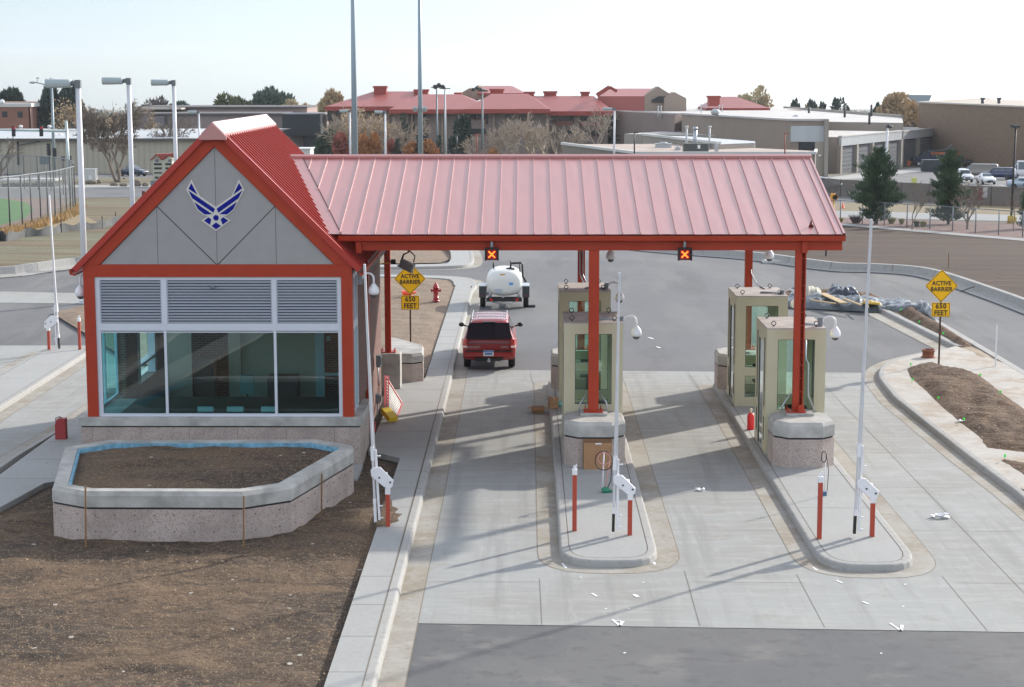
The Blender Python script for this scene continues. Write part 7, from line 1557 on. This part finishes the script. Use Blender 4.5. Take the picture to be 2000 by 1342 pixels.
# in front of the dormitory
for k, (px, pyt, D_, kind, R_, m_, lb) in enumerate(((700, 208, 335, 'b', 0, tanl, 'orange tinged bare tree right of the first tall grey mast'), (735, 214, 332, 'b', 0, tanl, 'tan bare tree between the lamp and the mast'), (778, 222, 330, 'b', 0, None, 'pale bare tree left of the second mast'), (662, 222, 330, 'b', 0, None, 'grey bare tree at the left end of the dormitory'), (1000, 222, 325, 'b', 0, None, 'wide pale bare tree before the dormitory'), (1040, 216, 326, 'b', 0, None, 'tallest pale bare tree before the dormitory'), (1085, 226, 328, 'b', 0, None, 'pale bare tree right of the wide ones'), (1165, 205, 350, 'b', 0, None, 'bare tree at the corner of the mauve wall'), (788, 217, 338, 'c', 16, needle2, 'dark pine left of the second mast'), (903, 216, 338, 'l', 26, needle2, 'broad dark pine in front of the dormitory'), (640, 255, 330, 'l', 26, bluegreen, 'dark shrubby tree at the left foot of the dormitory'), (628, 240, 331, 'l', 16, needle2, 'dark tree right of the corrugated block'), (735, 262, 322, 'l', 13, orangel, 'orange shrub behind the lamp'), (712, 268, 322, 'l', 13, orangel, 'orange shrub right of the first mast'), (668, 266, 322, 'l', 16, redl, 'red shrub left of the first mast'), (770, 272, 322, 'l', 12, redl, 'red shrub right of the orange ones'), (805, 282, 322, 'l', 16, orangel, 'low orange shrub at the second mast'), (840, 276, 322, 'l', 18, orangel, 'orange brown shrub right of the second mast'), (962, 282, 322, 'l', 12, orangel, 'small orange shrub below the wide bare tree'), (776, 270, 321, 'c', 12, needle2, 'small dark pine above the canopy ridge'), (817, 262, 321, 'c', 7, needle2, 'thin dark pine beside the second mast'), (858, 262, 324, 'c', 8, needle2, 'thin dark pine right of the second mast'), (985, 262, 320, 'b', 0, None, 'small bare tree above the canopy ridge'), (720, 222, 328, 'b', 0, tanl, 'fuller tan tree behind the orange shrubs'), (760, 238, 326, 'b', 0, None, 'pale bare tree just right of the tan one'), (680, 240, 327, 'b', 0, tanl, 'low tan tree at the foot of the first mast'), (970, 234, 327, 'b', 0, None, 'pale bare tree at the left of the wide ones'), (1062, 240, 322, 'b', 0, None, 'low pale bare tree in front of the tallest one'), (1110, 244, 329, 'b', 0, None, 'last pale bare tree of the row'), (930, 262, 326, 'b', 0, None, 'small pale bare tree right of the broad pine'))):
    q = UD(px, 300, D_); q.z = T(D_); s_ = 1/pxm(D_, q.z); H_ = ht(px, pyt, q)
    if kind == 'b': bare(lb, q, H_, 120+k, m=barkl, spread=.75, levels=5, leaf=m_, ln=2 if m_ else 0, trunks=1, group='bare trees before the dormitory')
    elif kind == 'c': conifer(lb, q, H_, R_*s_, 150+k, m_, dens=.35, group='pines before the dormitory')
    else: leafy(lb, q, H_, R_*s_, 170+k, m_, 900, .08, s0=.8, nm='leafy_tree' if k < 12 else 'shrub', cat='tree' if k < 12 else 'shrub', group='shrubs and trees before the dormitory')
# far wooded rise on the horizon
random.seed(5); c = B()
for i in range(2600):
    y = rnd(1500, 3000); x = rnd(-.42, .42)*y; tri(c, Vector((x, y, T(y)-1)), Vector((rnd(-.4, .4), 0, 1)), rnd(5, 10), rnd(4, 12))
tag(c.build('distant_woods', bluegreen, normals=False), kind='stuff', label='faint blue green tree belt along the horizon', cat='woods')
# straw and weeds along the ball field fence
random.seed(11); c = B(); SP = [G(*p) for p in ((-20, 462), (20, 456), (62, 444), (108, 432), (140, 416), (150, 404))]
for i in range(2600):
    j = random.randrange(len(SP)-1); p = SP[j].lerp(SP[j+1], rnd(0, 1)); p = p+Vector((rnd(-.9, .9), rnd(-1.8, .6), 0)); p.z = T(p.y); tri(c, p, Vector((rnd(-.5, .5), rnd(-.3, .3), 1)), rnd(.2, .7), .05)
tag(c.build('dry_weeds', mat('dry weeds', (.48, .32, .15), .9, var=.3, vs=1), normals=False), kind='stuff', label='tall dry straw weeds along the foot of the ball field fence', cat='weeds')

# ------------------------------------------------------------ fences
wire = mesh_mat('chain link mesh', (.13, .15, .16), .30); wire2 = mesh_mat('far chain link', (.22, .24, .25), .22); fpost = mat('dark fence post', (.05, .055, .06), .6); fpostg = mat('grey fence post', (.20, .22, .23), .5, .3)
def fence(name, label, P, H, every, wm, pm, r=.04, posts=None, rail=True, group=None, bot=0.):
    t = thing(name, label, 'fence', P[0], group=group)
    for i in range(len(P)-1):
        pass
    b = B()
    for i in range(len(P)-1): a, c = P[i], P[i+1]; b.raw([a+Vector((0, 0, bot)), c+Vector((0, 0, bot)), c+Vector((0, 0, H)), a+Vector((0, 0, H))], [(0, 1, 2, 3)])
    b.build('fence_mesh', wm, t, True, normals=False)
    if rail: b = B(); b.tube([p+Vector((0, 0, H)) for p in P], r*.8, 6); b.build('top_rail', fpostg, t, True)
    for p in (posts or P): b = B(); b.cyl(p-Vector((0, 0, .2)), p+Vector((0, 0, H+.05)), r, n=6); b.build('post', pm, t, True)
    return t
FP = [G(*p) for p in ((-60, 462), (-12, 456), (20, 452), (44, 446), (62, 440.5), (80, 436.5), (94, 432), (108, 428.5), (119, 423.5), (130, 417.5), (138, 414), (143, 411), (147, 408))]
fence('ballfield_fence', 'tall curved chain link fence round the ball field, near side', FP, 4.0, 1, wire, fpost, .06)
FQ = [G(*p) for p in ((147, 408), (146, 398), (138, 388), (124, 380), (100, 374), (75, 371), (48, 369), (16, 368), (-30, 368))]
fence('ballfield_fence', 'far side of the curved ball field fence in front of the cream warehouse', FQ, 4.2, 1, wire2, fpost, .06)
sf = B(); SFp = [G(*p) for p in ((-60, 476), (0, 470), (15, 471), (50, 463), (90, 460), (120, 454), (160, 450), (200, 446), (226, 438), (280, 430))]; k = 0
PPs = smooth_path([(p.x, p.y) for p in SFp], 5)
for i in range(len(PPs)-1): 
    a, c = PPs[i], PPs[i+1]; h0 = .55+.12*sin(i*1.3); h1 = .55+.12*sin((i+1)*1.3); sf.raw([(a[0], a[1], T(a[1])-.03), (c[0], c[1], T(c[1])-.03), (c[0]+.05*sin(i), c[1]+.1, T(c[1])+h1), (a[0]+.05*sin(i-1), a[1]+.1, T(a[1])+h0)], [(0, 1, 2, 3)])
t = thing('silt_fence', 'low sagging grey silt fence across the verge at the left', 'fence', SFp[1]); sf.s = True; sf.build('silt_cloth', mat('silt cloth', (.085, .09, .09), .8, var=.35, vs=1.5), t, True, normals=False)
for p in SFp[1::2]+[SFp[8]]: b = B(); b.box(p.x-.03, p.x+.03, p.y-.02, p.y+.04, p.z-.1, p.z+.95); b.build('stake', black, t, True)
RF = [G(*p) for p in ((1560, 429), (1641, 434), (1684, 437), (1727, 440), (1771, 444), (1816, 447.5), (1860, 451), (1905, 455), (1950, 459), (1997, 462.5), (2060, 467))]
fence('chain_link_fence', 'grey chain link fence running in front of the spruces at the right', RF, 1.75, 1, wire2, fpostg, .045)
scr = mesh_mat('brown privacy screen', (.085, .068, .055), .90)
SF2 = [G(*p) for p in ((1560, 376), (1641, 384), (1700, 388), (1760, 392), (1815, 395), (1870, 399), (1935, 402), (2000, 405), (2080, 408))]
fence('screened_fence', 'dark brown screened fence between the dry grass and the far parking lot', SF2, 1.9, 1, scr, fpost, .05, rail=False)
# red and white notice signs fixed on the screened fence
for px, py, w_, h_, c_, lb in ((1900, 377, 6, 10, (.22, .09, .07), 'reddish round-cornered notice on the screened fence'), (1914, 379, 7, 12, (.16, .05, .045), 'dark red notice on the screened fence'), (1924, 376, 4.5, 10, (.45, .45, .45), 'pale notice right of the dark red one on the screened fence')):
    p = UD(px, py, G(px, 402).y-.4); s_ = 1/pxm(p.y, p.z); b = B(); b.box(-w_*s_, w_*s_, 0, .03, -h_*s_, h_*s_); b.box(-w_*s_*.7, w_*s_*.7, -.01, 0, -h_*s_*.1, h_*s_*.1); o = b.build('notice_sign', mat('notice '+lb[:6], c_, .7)); o.location = p; tag(o, lb, 'sign', 'notices on the screened fence')

# ------------------------------------------------------------ lamps, masts, signals
lampm = mat('white lamp pole', (.62, .63, .66), .4, var=.04, vs=2); headm = mat('pale grey lamp head', (.36, .42, .43), .45)
def boxlamp(label, px, py, D, head, group='white box headed lamps', r=.13, nm='street_lamp'):
    p = UD(px, py, D); z0 = T(D); s_ = 1/pxm(D, p.z); t = thing(nm, label, 'street lamp', (p.x, D, z0), group=group); h = p.z-z0
    b = B(); b.tube([(0, 0, 0), (0, 0, h-.35)], [r*1.15, r*.95], 8); b.box(-r*1.8, r*1.8, -r*1.8, r*1.8, 0, .15); b.build('pole', lampm, t)
    b = B(); b.box(-r*1.0, r*1.0, -r, r, h-.35, h+.02); b.cyl((-r*.8, 0, h-.14), (-r*2.6, 0, h-.14), r*.9); b.build('pole_cap', mat('lamp joint grey', (.14, .16, .17), .5), t)
    b = B(); x0 = -r*2.4; L_ = head; n = 12; Q = []
    for i in range(n): a = 2*pi*i/n; Q.append((.34*math.copysign(abs(cos(a))**.6, cos(a)), .19*math.copysign(abs(sin(a))**.6, sin(a))))
    b.loft([[(x0, q_[0]*.9, h-.14+q_[1]*.9) for q_ in Q], [(x0-.05, q_[0], h-.14+q_[1]) for q_ in Q], [(x0-L_, q_[0], h-.14+q_[1]*1.12) for q_ in Q], [(x0-L_-.02, q_[0]*.8, h-.14+q_[1]*.8) for q_ in Q]]); b.build('lamp_head', headm, t, bevel=.01)
boxlamp('nearest tall white lamp left of the gatehouse roof', 152, 157, 84, 1.12)
boxlamp('middle tall white lamp of the three behind the gatehouse', 251, 153, 103, 1.12)
boxlamp('farthest of the three tall white lamps, just left of the gatehouse apex', 339, 157, 121, 1.12)
boxlamp('distant white lamp behind the gatehouse roof slope', 388, 217, 250, 1.1); boxlamp('distant white lamp half hidden by the first grey mast', 683, 215, 262, 1.1); boxlamp('distant white lamp between the two grey masts', 752, 217, 250, 1.1); boxlamp('distant white lamp at the mauve wall with lettering', 1200, 211, 245, 1.2)
for px, D_, r_, lb in ((693.3, 112, .175, 'thicker tall grey steel mast behind the canopy'), (821.5, 152, .19, 'thinner tall grey steel mast with small floodlights')):
    p = UD(px, 304, D_); z0 = T(D_); t = thing('light_mast', lb, 'mast', (p.x, D_, z0), group='tall grey steel masts')
    b = B(); b.tube([(0, 0, 0), (0, 0, 11), (0, 0, 26)], [r_*1.25, r_*.92, r_*.35], 14); b.cyl((0, 0, 0), (0, 0, .1), r_*2); b.build('mast_pole', mat('galvanised mast', (.27, .33, .37), .45, .5), t)
    b = B(); b.box(-1.5, 1.5, -.1, .1, 25.5, 25.7)
    for x in (-1.3, -.5, .5, 1.3): b.box(x-.25, x+.25, -.4, .1, 25.7, 26.2)
    b.build('top_floodlights', headm, t)
    if D_ > 120:
        q = UD(821, 213, D_); b = B()
        for s in (-1, 1): b.at((s*.4, -.2, q.z-z0), rx=radians(35)); b.box(-.16, .16, -.12, .12, -.18, .18)
        b.at(); b.bar((-.4, 0, q.z-z0-.1), (.4, 0, q.z-z0-.1), .05, .05); b.build('small_floodlight', headm, t)
for px, pt, D_, lb in ((853, 171, 330, 'sports light pole left of its twin'), (869, 173, 332, 'paler sports light pole right of its twin'), (942, 177, 345, 'single dark sports light pole before the dormitory')):
    p = UD(px, pt, D_); z0 = T(D_); t = thing('sports_light', lb, 'light pole', (p.x, D_, z0), group='sports light poles'); h = p.z-z0
    b = B(); b.tube([(0, 0, 0), (0, 0, h)], [.28, .13], 6); b.build('pole', mat('grey blue pole '+('light' if px == 869 else 'dark'), (.38, .42, .44) if px == 869 else (.14, .18, .20), .5), t)
    b = B(); s = -1 if px != 853 else 1
    for k in range(3): b.ell((s*(.0+.7*k)-.3, 0, h+.2+.3*(k % 2)), .42, .35, .32, 8, 6)
    b.bar((-1, 0, h), (1, 0, h), .15, .15); b.build('lamp_cluster', darkgrey, t)
for px, pt, pb, lb in ((892, 263, 302, 'thin short lamp post before the broad pine'), (931, 262, 303, 'thin reddish pole before the wide bare tree'), (1239, 259, 300, 'dark bracket pole before the mauve wall'), (1533, 260, 305, 'thin red wand before the mauve wall end')):
    D_ = 240; a, c = UD(px, pb, D_), UD(px, pt, D_); b = B(); b.cyl(a, c, .09, n=6); b.box(c.x-.12, c.x+.5, c.y-.1, c.y+.1, c.z-.1, c.z+.05); o = b.build('thin_pole', mat('reddish pole', (.3, .1, .07), .7) if px in (931, 1533) else darkgrey); tag(o, lb, 'pole')
# cobra head street light and signal mast at the far left
p = UD(101, 172, 270); z0 = T(270); t = thing('street_lamp', 'grey curved arm street light at the far left', 'street lamp', (UD(106, 330, 270).x, 270, z0)); h = p.z-z0
b = B(); b.tube([(0, 0, 0), (p.x-t.location.x, 0, h)], [.28, .17], 8); b.tube([(p.x-t.location.x, 0, h-.2), (p.x-t.location.x-1.3, 0, h+.6), (p.x-t.location.x-2.5, 0, h+.85)], .08, 6); b.build('pole', mat('street light grey', (.25, .31, .34), .5, .3), t); b = B(); b.ell((p.x-t.location.x-2.8, 0, h+.8), .5, .25, .18, 12, 6); b.cyl((p.x-t.location.x-2.1, 0, h+.9), (p.x-t.location.x-2.0, 0, h+1.4), .05); b.ell((p.x-t.location.x-2.0, 0, h+1.45), .3, .1, .1, 8, 5); b.build('lamp_head', headm, t)
DM = 225.; p = UD(129, 236, DM); z0 = T(DM); t = thing('signal_mast', 'galvanised traffic signal mast with two hanging signals at the far left', 'traffic signal', (p.x, DM, z0)); h = p.z-z0; za = UD(60, 256, DM).z-z0
b = B(); b.tube([(.2, 0, 0), (0, 0, h)], [.22, .16], 8); x1 = UD(-80, 255, DM).x-p.x; b.tube([(0, -.1, za), (x1, -.1, za+.25)], [.15, .09], 8); b.build('mast', mat('bright galvanised', (.50, .58, .58), .4, .4), t)
sigb = mat('signal black', (.02, .022, .025), .6)
for px in (28, 82): x = UD(px, 256, DM).x-p.x; b = B(); b.box(x-.22, x+.22, -.45, -.2, za-.65, za+.65); b.build('signal_head', sigb, t, bevel=.03); b = B(); b.cyl((x+.1, -.47, za+.4), (x+.1, -.40, za+.4), .14, n=12); b.build('red_light', mat('signal red', (.22, .01, .03), .4, emit=((.5, .01, .05), .3)), t)
for px in (41, 97): x = UD(px, 250, DM).x-p.x; b = B(); b.cyl((x, -.1, za), (x, -.1, za+.5), .08); b.ell((x, -.1, za+.55), .26, .26, .2, 10, 6); b.build('detector', white, t)
for px, py, h_, lb in ((95, 292, 24, 'black four light signal left of the street light pole'), (106.5, 298, 17, 'black signal on the street light pole'), (123, 310, 9, 'small black signal box left of the mast'), (136, 309, 9, 'small black signal box right of the mast')):
    p = UD(px, py, 255); s_ = 1/pxm(255, p.z); b = B(); b.box(-3*s_, 3*s_, 0, .3, -h_/2*s_, h_/2*s_)
    for k in range(4): b.box(-4.4*s_, -3*s_, -.2, .1, (-h_/2+h_*(k+.55)/4)*s_, (-h_/2+h_*(k+.75)/4)*s_)
    b.cyl((0, .1, -h_/2*s_), (0, .1, T(255)-p.z), .05, n=6); o = b.build('signal_box', sigb); o.location = p; tag(o, lb, 'signal', 'black side signals')
b = B(); fr(b, 262, 77, 306, 97, 321, .1); fr(b, 262, 86, 320, 88, 340, .1); o = b.build('road_sign', mat('sign back grey', (.13, .16, .18), .6)); tag(o, 'blank grey sign back seen through the ball field fence', 'sign')
# right: dark lamp pole, light pole, yellow signal, cone
q = G(1974.5, 436); t = thing('street_lamp', 'dark brown lamp pole on a yellow base at the right', 'street lamp', q); h = ht(1977.5, 247, q); b = B(); b.tube([(0, 0, 0), (.1, 0, h)], [.10, .07], 8); b.build('pole', black, t); b = B(); b.box(-.30, .35, -.3, .3, h-.1, h+.08); b.box(-.30, -.15, -.2, .2, h+.0, h+.14); b.build('lamp_head', darkgrey, t); b = B(); b.cyl((0, 0, 0), (0, 0, .6), .3, .28, 12); b.box(.1, .38, -.2, .2, .1, .5); b.build('base', mat('yellow concrete base', (.62, .42, .04), .7), t)
q = G(1727, 352); t = thing('street_lamp', 'pale lamp post with a dark head before the roller doors', 'street lamp', q); h = ht(1730, 249, q); b = B(); b.tube([(0, 0, 0), (.3, 0, h)], [.2, .13], 8); b.build('pole', lampm, t); b = B(); b.ell((.5, 0, h+.1), .55, .3, .22, 12, 6); b.cyl((.35, 0, h+.2), (.4, 0, h+.5), .15); b.build('lamp_head', darkgrey, t)
q = G(1628, 407); t = thing('caution_signal', 'yellow hooded signal with a curled yellow base right of the canopy gable', 'signal', q); s_ = 1/pxm(q.y, q.z); ys = mat('signal yellow', (.72, .36, .02), .5)
zh = ht(1627, 386, q); b = B(); b.cyl((0, 0, 0), (0, 0, zh), .06); b.box(-6*s_, 3*s_, -.15, .15, zh-8*s_, zh+8*s_); b.at((1.5*s_, -.1, zh+1*s_)); b.lathe([(5.6*s_, -.35), (5.6*s_, .2), (0, .2)], n=18, axis='Y'); b.at(); b.build('hood', ys, t); b = B(); b.cyl((1.5*s_, -.2, zh+1*s_), (1.5*s_, -.05, zh+1*s_), 4.4*s_, n=18); b.build('lens', black, t)
b = B(); b.tube([(-2*s_, 0, zh-12*s_), (0, 0, zh-20*s_), (4*s_, 0, zh-26*s_), (6*s_, 0, zh-29*s_)], [2.4*s_, 2.6*s_, 2.4*s_, 1.8*s_], 8); b.build('lower_arm', ys, t)
q = G(1646.5, 407); b = B(); b.lathe([(.22, 0), (.2, .04), (.12, .06), (.03, .62), (0, .62)], n=12); b.box(-.25, .25, -.25, .25, 0, .04); o = b.build('traffic_cone', oc); o.location = q; tag(o, 'small orange cone beyond the fence right of the yellow signal', 'cone')
q = G(1785, 378); t = thing('hydrant_marker', 'pale yellow drum shaped marker above the bare sapling', 'marker', q); s_ = 1/pxm(q.y, q.z); b = B(); b.box(-5*s_, 4*s_, -.2, .2, 18*s_, 31*s_); b.box(-5*s_, 9*s_, -.2, .2, 12*s_, 19*s_); b.cyl((0, 0, 0), (0, 0, 18*s_), .06); b.build('marker_body', mat('pale yellow plastic', (.55, .55, .16), .6), t)
# left side furniture
q = G(176.5, 357); s_ = 1/pxm(q.y, q.z); t = thing('utility_cabinet', 'white utility cabinet right of the nearest tall lamp', 'cabinet', q); b = B(); b.box(-11*s_, 11*s_, 0, 1.2, 0, 26*s_); b.build('cabinet_body', whitetrim, t, bevel=.03); b = B(); b.box(-11.4*s_, 11.4*s_, -.05, 1.25, 26*s_, 27*s_); b.box(-.2, .2, -.02, 0, 6*s_, 14*s_); b.build('lid', white, t)
random.seed(4); rock = mat('boulder', (.20, .17, .13), .9, var=.35, vs=2, bump=.6, bs=5)
for px, py, w_, h_, lb in ((178, 359, 12, 9, 'boulder in front of the white cabinet'), (192, 358, 6, 8, 'upright boulder right of the white cabinet'), (224, 363, 9, 7, 'flat boulder left of the second tall lamp'), (240, 364, 8, 6, 'small boulder below the forked tree'), (268, 364, 9, 12, 'tall boulder right of the second tall lamp'), (284, 364, 7, 7, 'low boulder left of the pylon sign'), (243, 350, 3, 3, 'tiny boulder on the grass verge')):
    q = G(px, py); s_ = 1/pxm(q.y, q.z); b = B(); b.ell((0, 0, h_*s_*.4), w_*s_, w_*s_*.7, h_*s_*.62, 12, 8); b.v = [tuple(Vector(v)*(1+.28*mnoise.noise(Vector(v)*.9+Vector((px, 0, 0))))) for v in b.v]; o = b.build('boulder', rock); o.location = q; tag(o, lb, 'boulder', 'landscape boulders at the left')
q = G(316, 366); s_ = 1/pxm(q.y, q.z); t = thing('pylon_sign', 'cream pylon sign with dark name strips under a little red gabled roof', 'sign', q)
b = B(); b.box(-22*s_, 24*s_, 0, 1.5, 0, 13*s_); b.build('sign_base', mat('grey stone base', (.20, .22, .23), .8), t); b = B(); crm = mat('cream sign body', (.48, .46, .36), .7)
b.prism([(-17*s_, 13*s_), (21*s_, 13*s_), (21*s_, 52*s_), (24*s_, 54*s_), (12*s_, 63*s_), (2*s_, 56*s_), (-8*s_, 63*s_), (-19*s_, 54*s_), (-17*s_, 52*s_)], .1, 1.4, 'XZ'); b.build('sign_body', crm, t)
b = B(); P_ = [(-20*s_, 53*s_), (-8*s_, 64*s_), (12*s_, 65*s_), (25*s_, 55*s_)]; b.raw([(-9*s_, 0, 65*s_), (24*s_, 0, 66*s_), (27*s_, 1.5, 57*s_), (2*s_, -.1, 53*s_), (-9*s_, 1.5, 65*s_), (24*s_, 1.5, 66*s_)], [(0, 3, 1), (3, 2, 1), (0, 1, 5, 4)]); b.bar((-20*s_, 0, 53*s_), (-8*s_, 0, 65*s_), .5, .12); b.bar((2*s_, 0, 54*s_), (-8*s_, 0, 65*s_), .5, .12); b.bar((2*s_, 0, 54*s_), (12*s_, 0, 65*s_), .5, .12); b.build('sign_roof', fasc, t, normals=False)
b = B()
for (x0, x1, y0, y1) in ((-14, 1, 43, 47), (-14, 1, 35, 39), (-14, 1, 27, 29.5), (-13, -6.5, 17, 21), (-4, 2, 17, 21), (8, 20, 43, 47), (8, 19, 35, 39), (8, 15, 27, 29)): b.box(x0*s_, x1*s_, .02, .1, y0*s_, y1*s_)
b.build('name_strip', sigb, t); b = B()
for x in (-8, 17): b.ell((x*s_, 0, 52*s_), 3*s_, .12, 3*s_, 12, 6)
b.build('round_emblem', mat('emblem grey', (.12, .14, .2), .6), t)
q = G(280.5, 389); s_ = 1/pxm(q.y, q.z); b = B(); b.box(-3.3*s_, 3.3*s_, 0, .2, 0, 16*s_); b.box(-3.6*s_, 3.6*s_, -.02, .22, 14*s_, 15*s_); o = b.build('wooden_post', mat('red brown post', (.16, .06, .045), .8)); o.location = q; tag(o, 'short red brown post on the verge behind the gable', 'post')
# bleacher boxes by the ball field
for px0, px1, y0, y1, lb in ((5, 48, 349, 366, 'left low white roofed dugout in the ball field'), (60, 105, 348, 364, 'right low white roofed dugout in the ball field')):
    D_ = 240; t = thing('dugout', lb, 'dugout', UD((px0+px1)/2, y1, D_)); a, c = UD(px0, y1, D_), UD(px1, y0, D_); b = B(); b.box(a.x, c.x, D_, D_+2.5, T(D_)-.3, a.z+.35*(c.z-a.z)); b.build('bench_wall', sigb, t, True); b = B(); b.box(a.x-.3, c.x+.3, D_-.4, D_+3, c.z-.35, c.z-.1); b.build('dugout_roof', whitetrim, t, True); b = B(); 
    for k in range(5): x = a.x+(c.x-a.x)*k/4; b.box(x-.05, x+.05, D_-.1, D_, T(D_), c.z-.2)
    b.build('dugout_post', fpost, t, True)

# ------------------------------------------------------------ tarpaulin pile on the median
tarp = mat('grey blue tarpaulin', (.115, .135, .15), .30, var=.3, vs=1.2, spec=.7); tarpd = mat('dark blue tarpaulin', (.03, .04, .06), .28, spec=.7)
def cloth(name, px, h, seed, m, label, n=(110, 22), amp=.17, z=.0, kindm='tarpaulin', crest=None):
    """crumpled sheet over four photo corners: near-left, near-right, far-right, far-left"""
    P = [U(a, c, z) for a, c in px]; b = B(); b.s = True; nx, ny = n; V_ = []
    for j in range(ny+1):
        for i in range(nx+1):
            u_, v = i/nx, j/ny; p = P[0].lerp(P[1], u_).lerp(P[3].lerp(P[2], u_), v); e = min(1, 4*u_, 4*(1-u_))*(crest(u_, v) if crest else sin(pi*v)**.7)
            f = mnoise.noise(Vector((p.x*1.6+seed, p.y*1.6, seed)))+.9*abs(mnoise.noise(Vector((p.x*3, p.y*1.6, seed*2))))+.7*abs(mnoise.noise(Vector((p.x*6+p.y*3, p.y*3.1, seed*3))))
            w_ = mnoise.noise(Vector((p.x*.8, seed, 0)))*.5
            V_.append((p.x, p.y+w_*.4, z+.02+h*e+amp*(.45+f)*min(1, 3*e+.12)))
    b.raw(V_, [(j*(nx+1)+i, j*(nx+1)+i+1, (j+1)*(nx+1)+i+1, (j+1)*(nx+1)+i) for j in range(ny) for i in range(nx)])
    o = b.build(name, m, normals=False); return tag(o, label, kindm)
pile = mound('soil_pile', pts((1500, 596), (1690, 603), (1765, 600), (1720, 588), (1640, 580), (1560, 578), (1500, 585)), .05, .16, dirt_bed, .16, .8, 55, edge=.8, crest=.32)
del pile['kind']; tag(pile, 'pile of dark soil between the tarpaulins', 'soil pile')
cloth('tarpaulin', ((1500, 600), (1755, 614), (1800, 600), (1500, 588)), .34, 2, tarp, 'long grey blue tarpaulin along the near side of the soil pile')
cloth('tarpaulin', ((1700, 606), (1760, 615), (1842, 626), (1760, 592)), .30, 5, tarp, 'grey tarpaulin end slumped towards the warning sign', n=(60, 18))
cloth('tarpaulin', ((1610, 580), (1684, 586), (1672, 574), (1622, 570)), .22, 7, tarpd, 'dark bunched tarpaulin on top of the soil pile', n=(50, 20), amp=.24, z=.34)
cloth('tarpaulin', ((1570, 583), (1605, 582), (1606, 572), (1572, 573)), .25, 9, mat('pale canvas', (.42, .40, .33), .8, var=.2, vs=3), 'pale canvas heap left of the dark tarpaulin', n=(34, 14), z=.35)
cloth('tarpaulin', ((1538, 588), (1572, 586), (1560, 575), (1540, 577)), .2, 12, tarpd, 'dark tarpaulin fold beside the rear camera', n=(30, 12), z=.15)
cloth('tarpaulin', ((1785, 608), (1832, 632), (1812, 606), (1792, 600)), .28, 14, tarp, 'small tarpaulin hump at the right end of the pile', n=(30, 14), z=.1)
wood = mat('new timber', (.50, .37, .20), .75, var=.15, vs=5)
for a_, c_, w_, lb in (((1606, 573), (1648, 592), .34, 'wide timber board lying down the soil pile'), ((1584, 586), (1632, 593), .10, 'long thin timber on the near edge of the pile'), ((1648, 583), (1682, 596), .10, 'short timber sticking out towards the right'), ((1688, 584), (1696, 600), .06, 'small light timber at the right of the pile')):
    p, q = U(*a_, .55), U(*c_, .45); b = B(); b.bar(p, q, w_, .05); o = b.build('timber_board', wood); tag(o, lb, 'timber', 'timbers on the soil pile')
cloth('plastic_sheet', ((1682, 594), (1722, 597), (1720, 593), (1686, 591)), .03, 17, mat('yellow plastic sheet', (.50, .32, .03), .5), 'crumpled yellow plastic at the right end of the soil pile', n=(30, 10), amp=.08, z=.36, kindm='plastic sheet')
# ------------------------------------------------------------ small stones on the soil
random.seed(77); c = B()
for i in range(2400):
    x, y = rnd(-13, -3.5), rnd(20, 48) if rnd(0, 1) < .3 else rnd(26, 40)
    s = rnd(.008, .024)*(1.6 if rnd(0, 1) < .08 else 1); z = .12+.10*(mnoise.fractal(Vector((x*.55+3, y*.55, 3)), 1., 2., 5)+.25)+.045
    if y > 38.5 and -11.5 < x < -4.3: continue
    z -= .05
    a = rnd(0, 6.28); c.raw([(x+s*cos(a), y+s*sin(a), z-.01), (x+s*cos(a+2.1), y+s*sin(a+2.1), z-.01), (x+s*cos(a+4.2), y+s*sin(a+4.2), z-.01), (x, y, z+s*.8)], [(0, 1, 3), (1, 2, 3), (2, 0, 3)])
tag(c.build('pebbles', mat('pebbles and straw bits', (.36, .27, .17), .9, var=.5, vs=3), normals=False), 'loose pale pebbles and straw bits on the bare soil', 'pebbles', kind='stuff')
# ------------------------------------------------------------ air
hz = B(); hz.box(-1200, 1200, -250, 3500, -75, 60)
m = bpy.data.materials.new('haze'); m.use_nodes = True; nt = m.node_tree; nt.nodes.clear(); o_ = nt.nodes.new('ShaderNodeOutputMaterial'); v_ = nt.nodes.new('ShaderNodeVolumePrincipled'); v_.inputs['Color'].default_value = (.86, .92, 1, 1); v_.inputs['Density'].default_value = .00008; v_.inputs['Anisotropy'].default_value = .3
nt.links.new(v_.outputs[0], o_.inputs['Volume'])
HAZE = True
if HAZE: tag(hz.build('haze', m), kind='stuff')
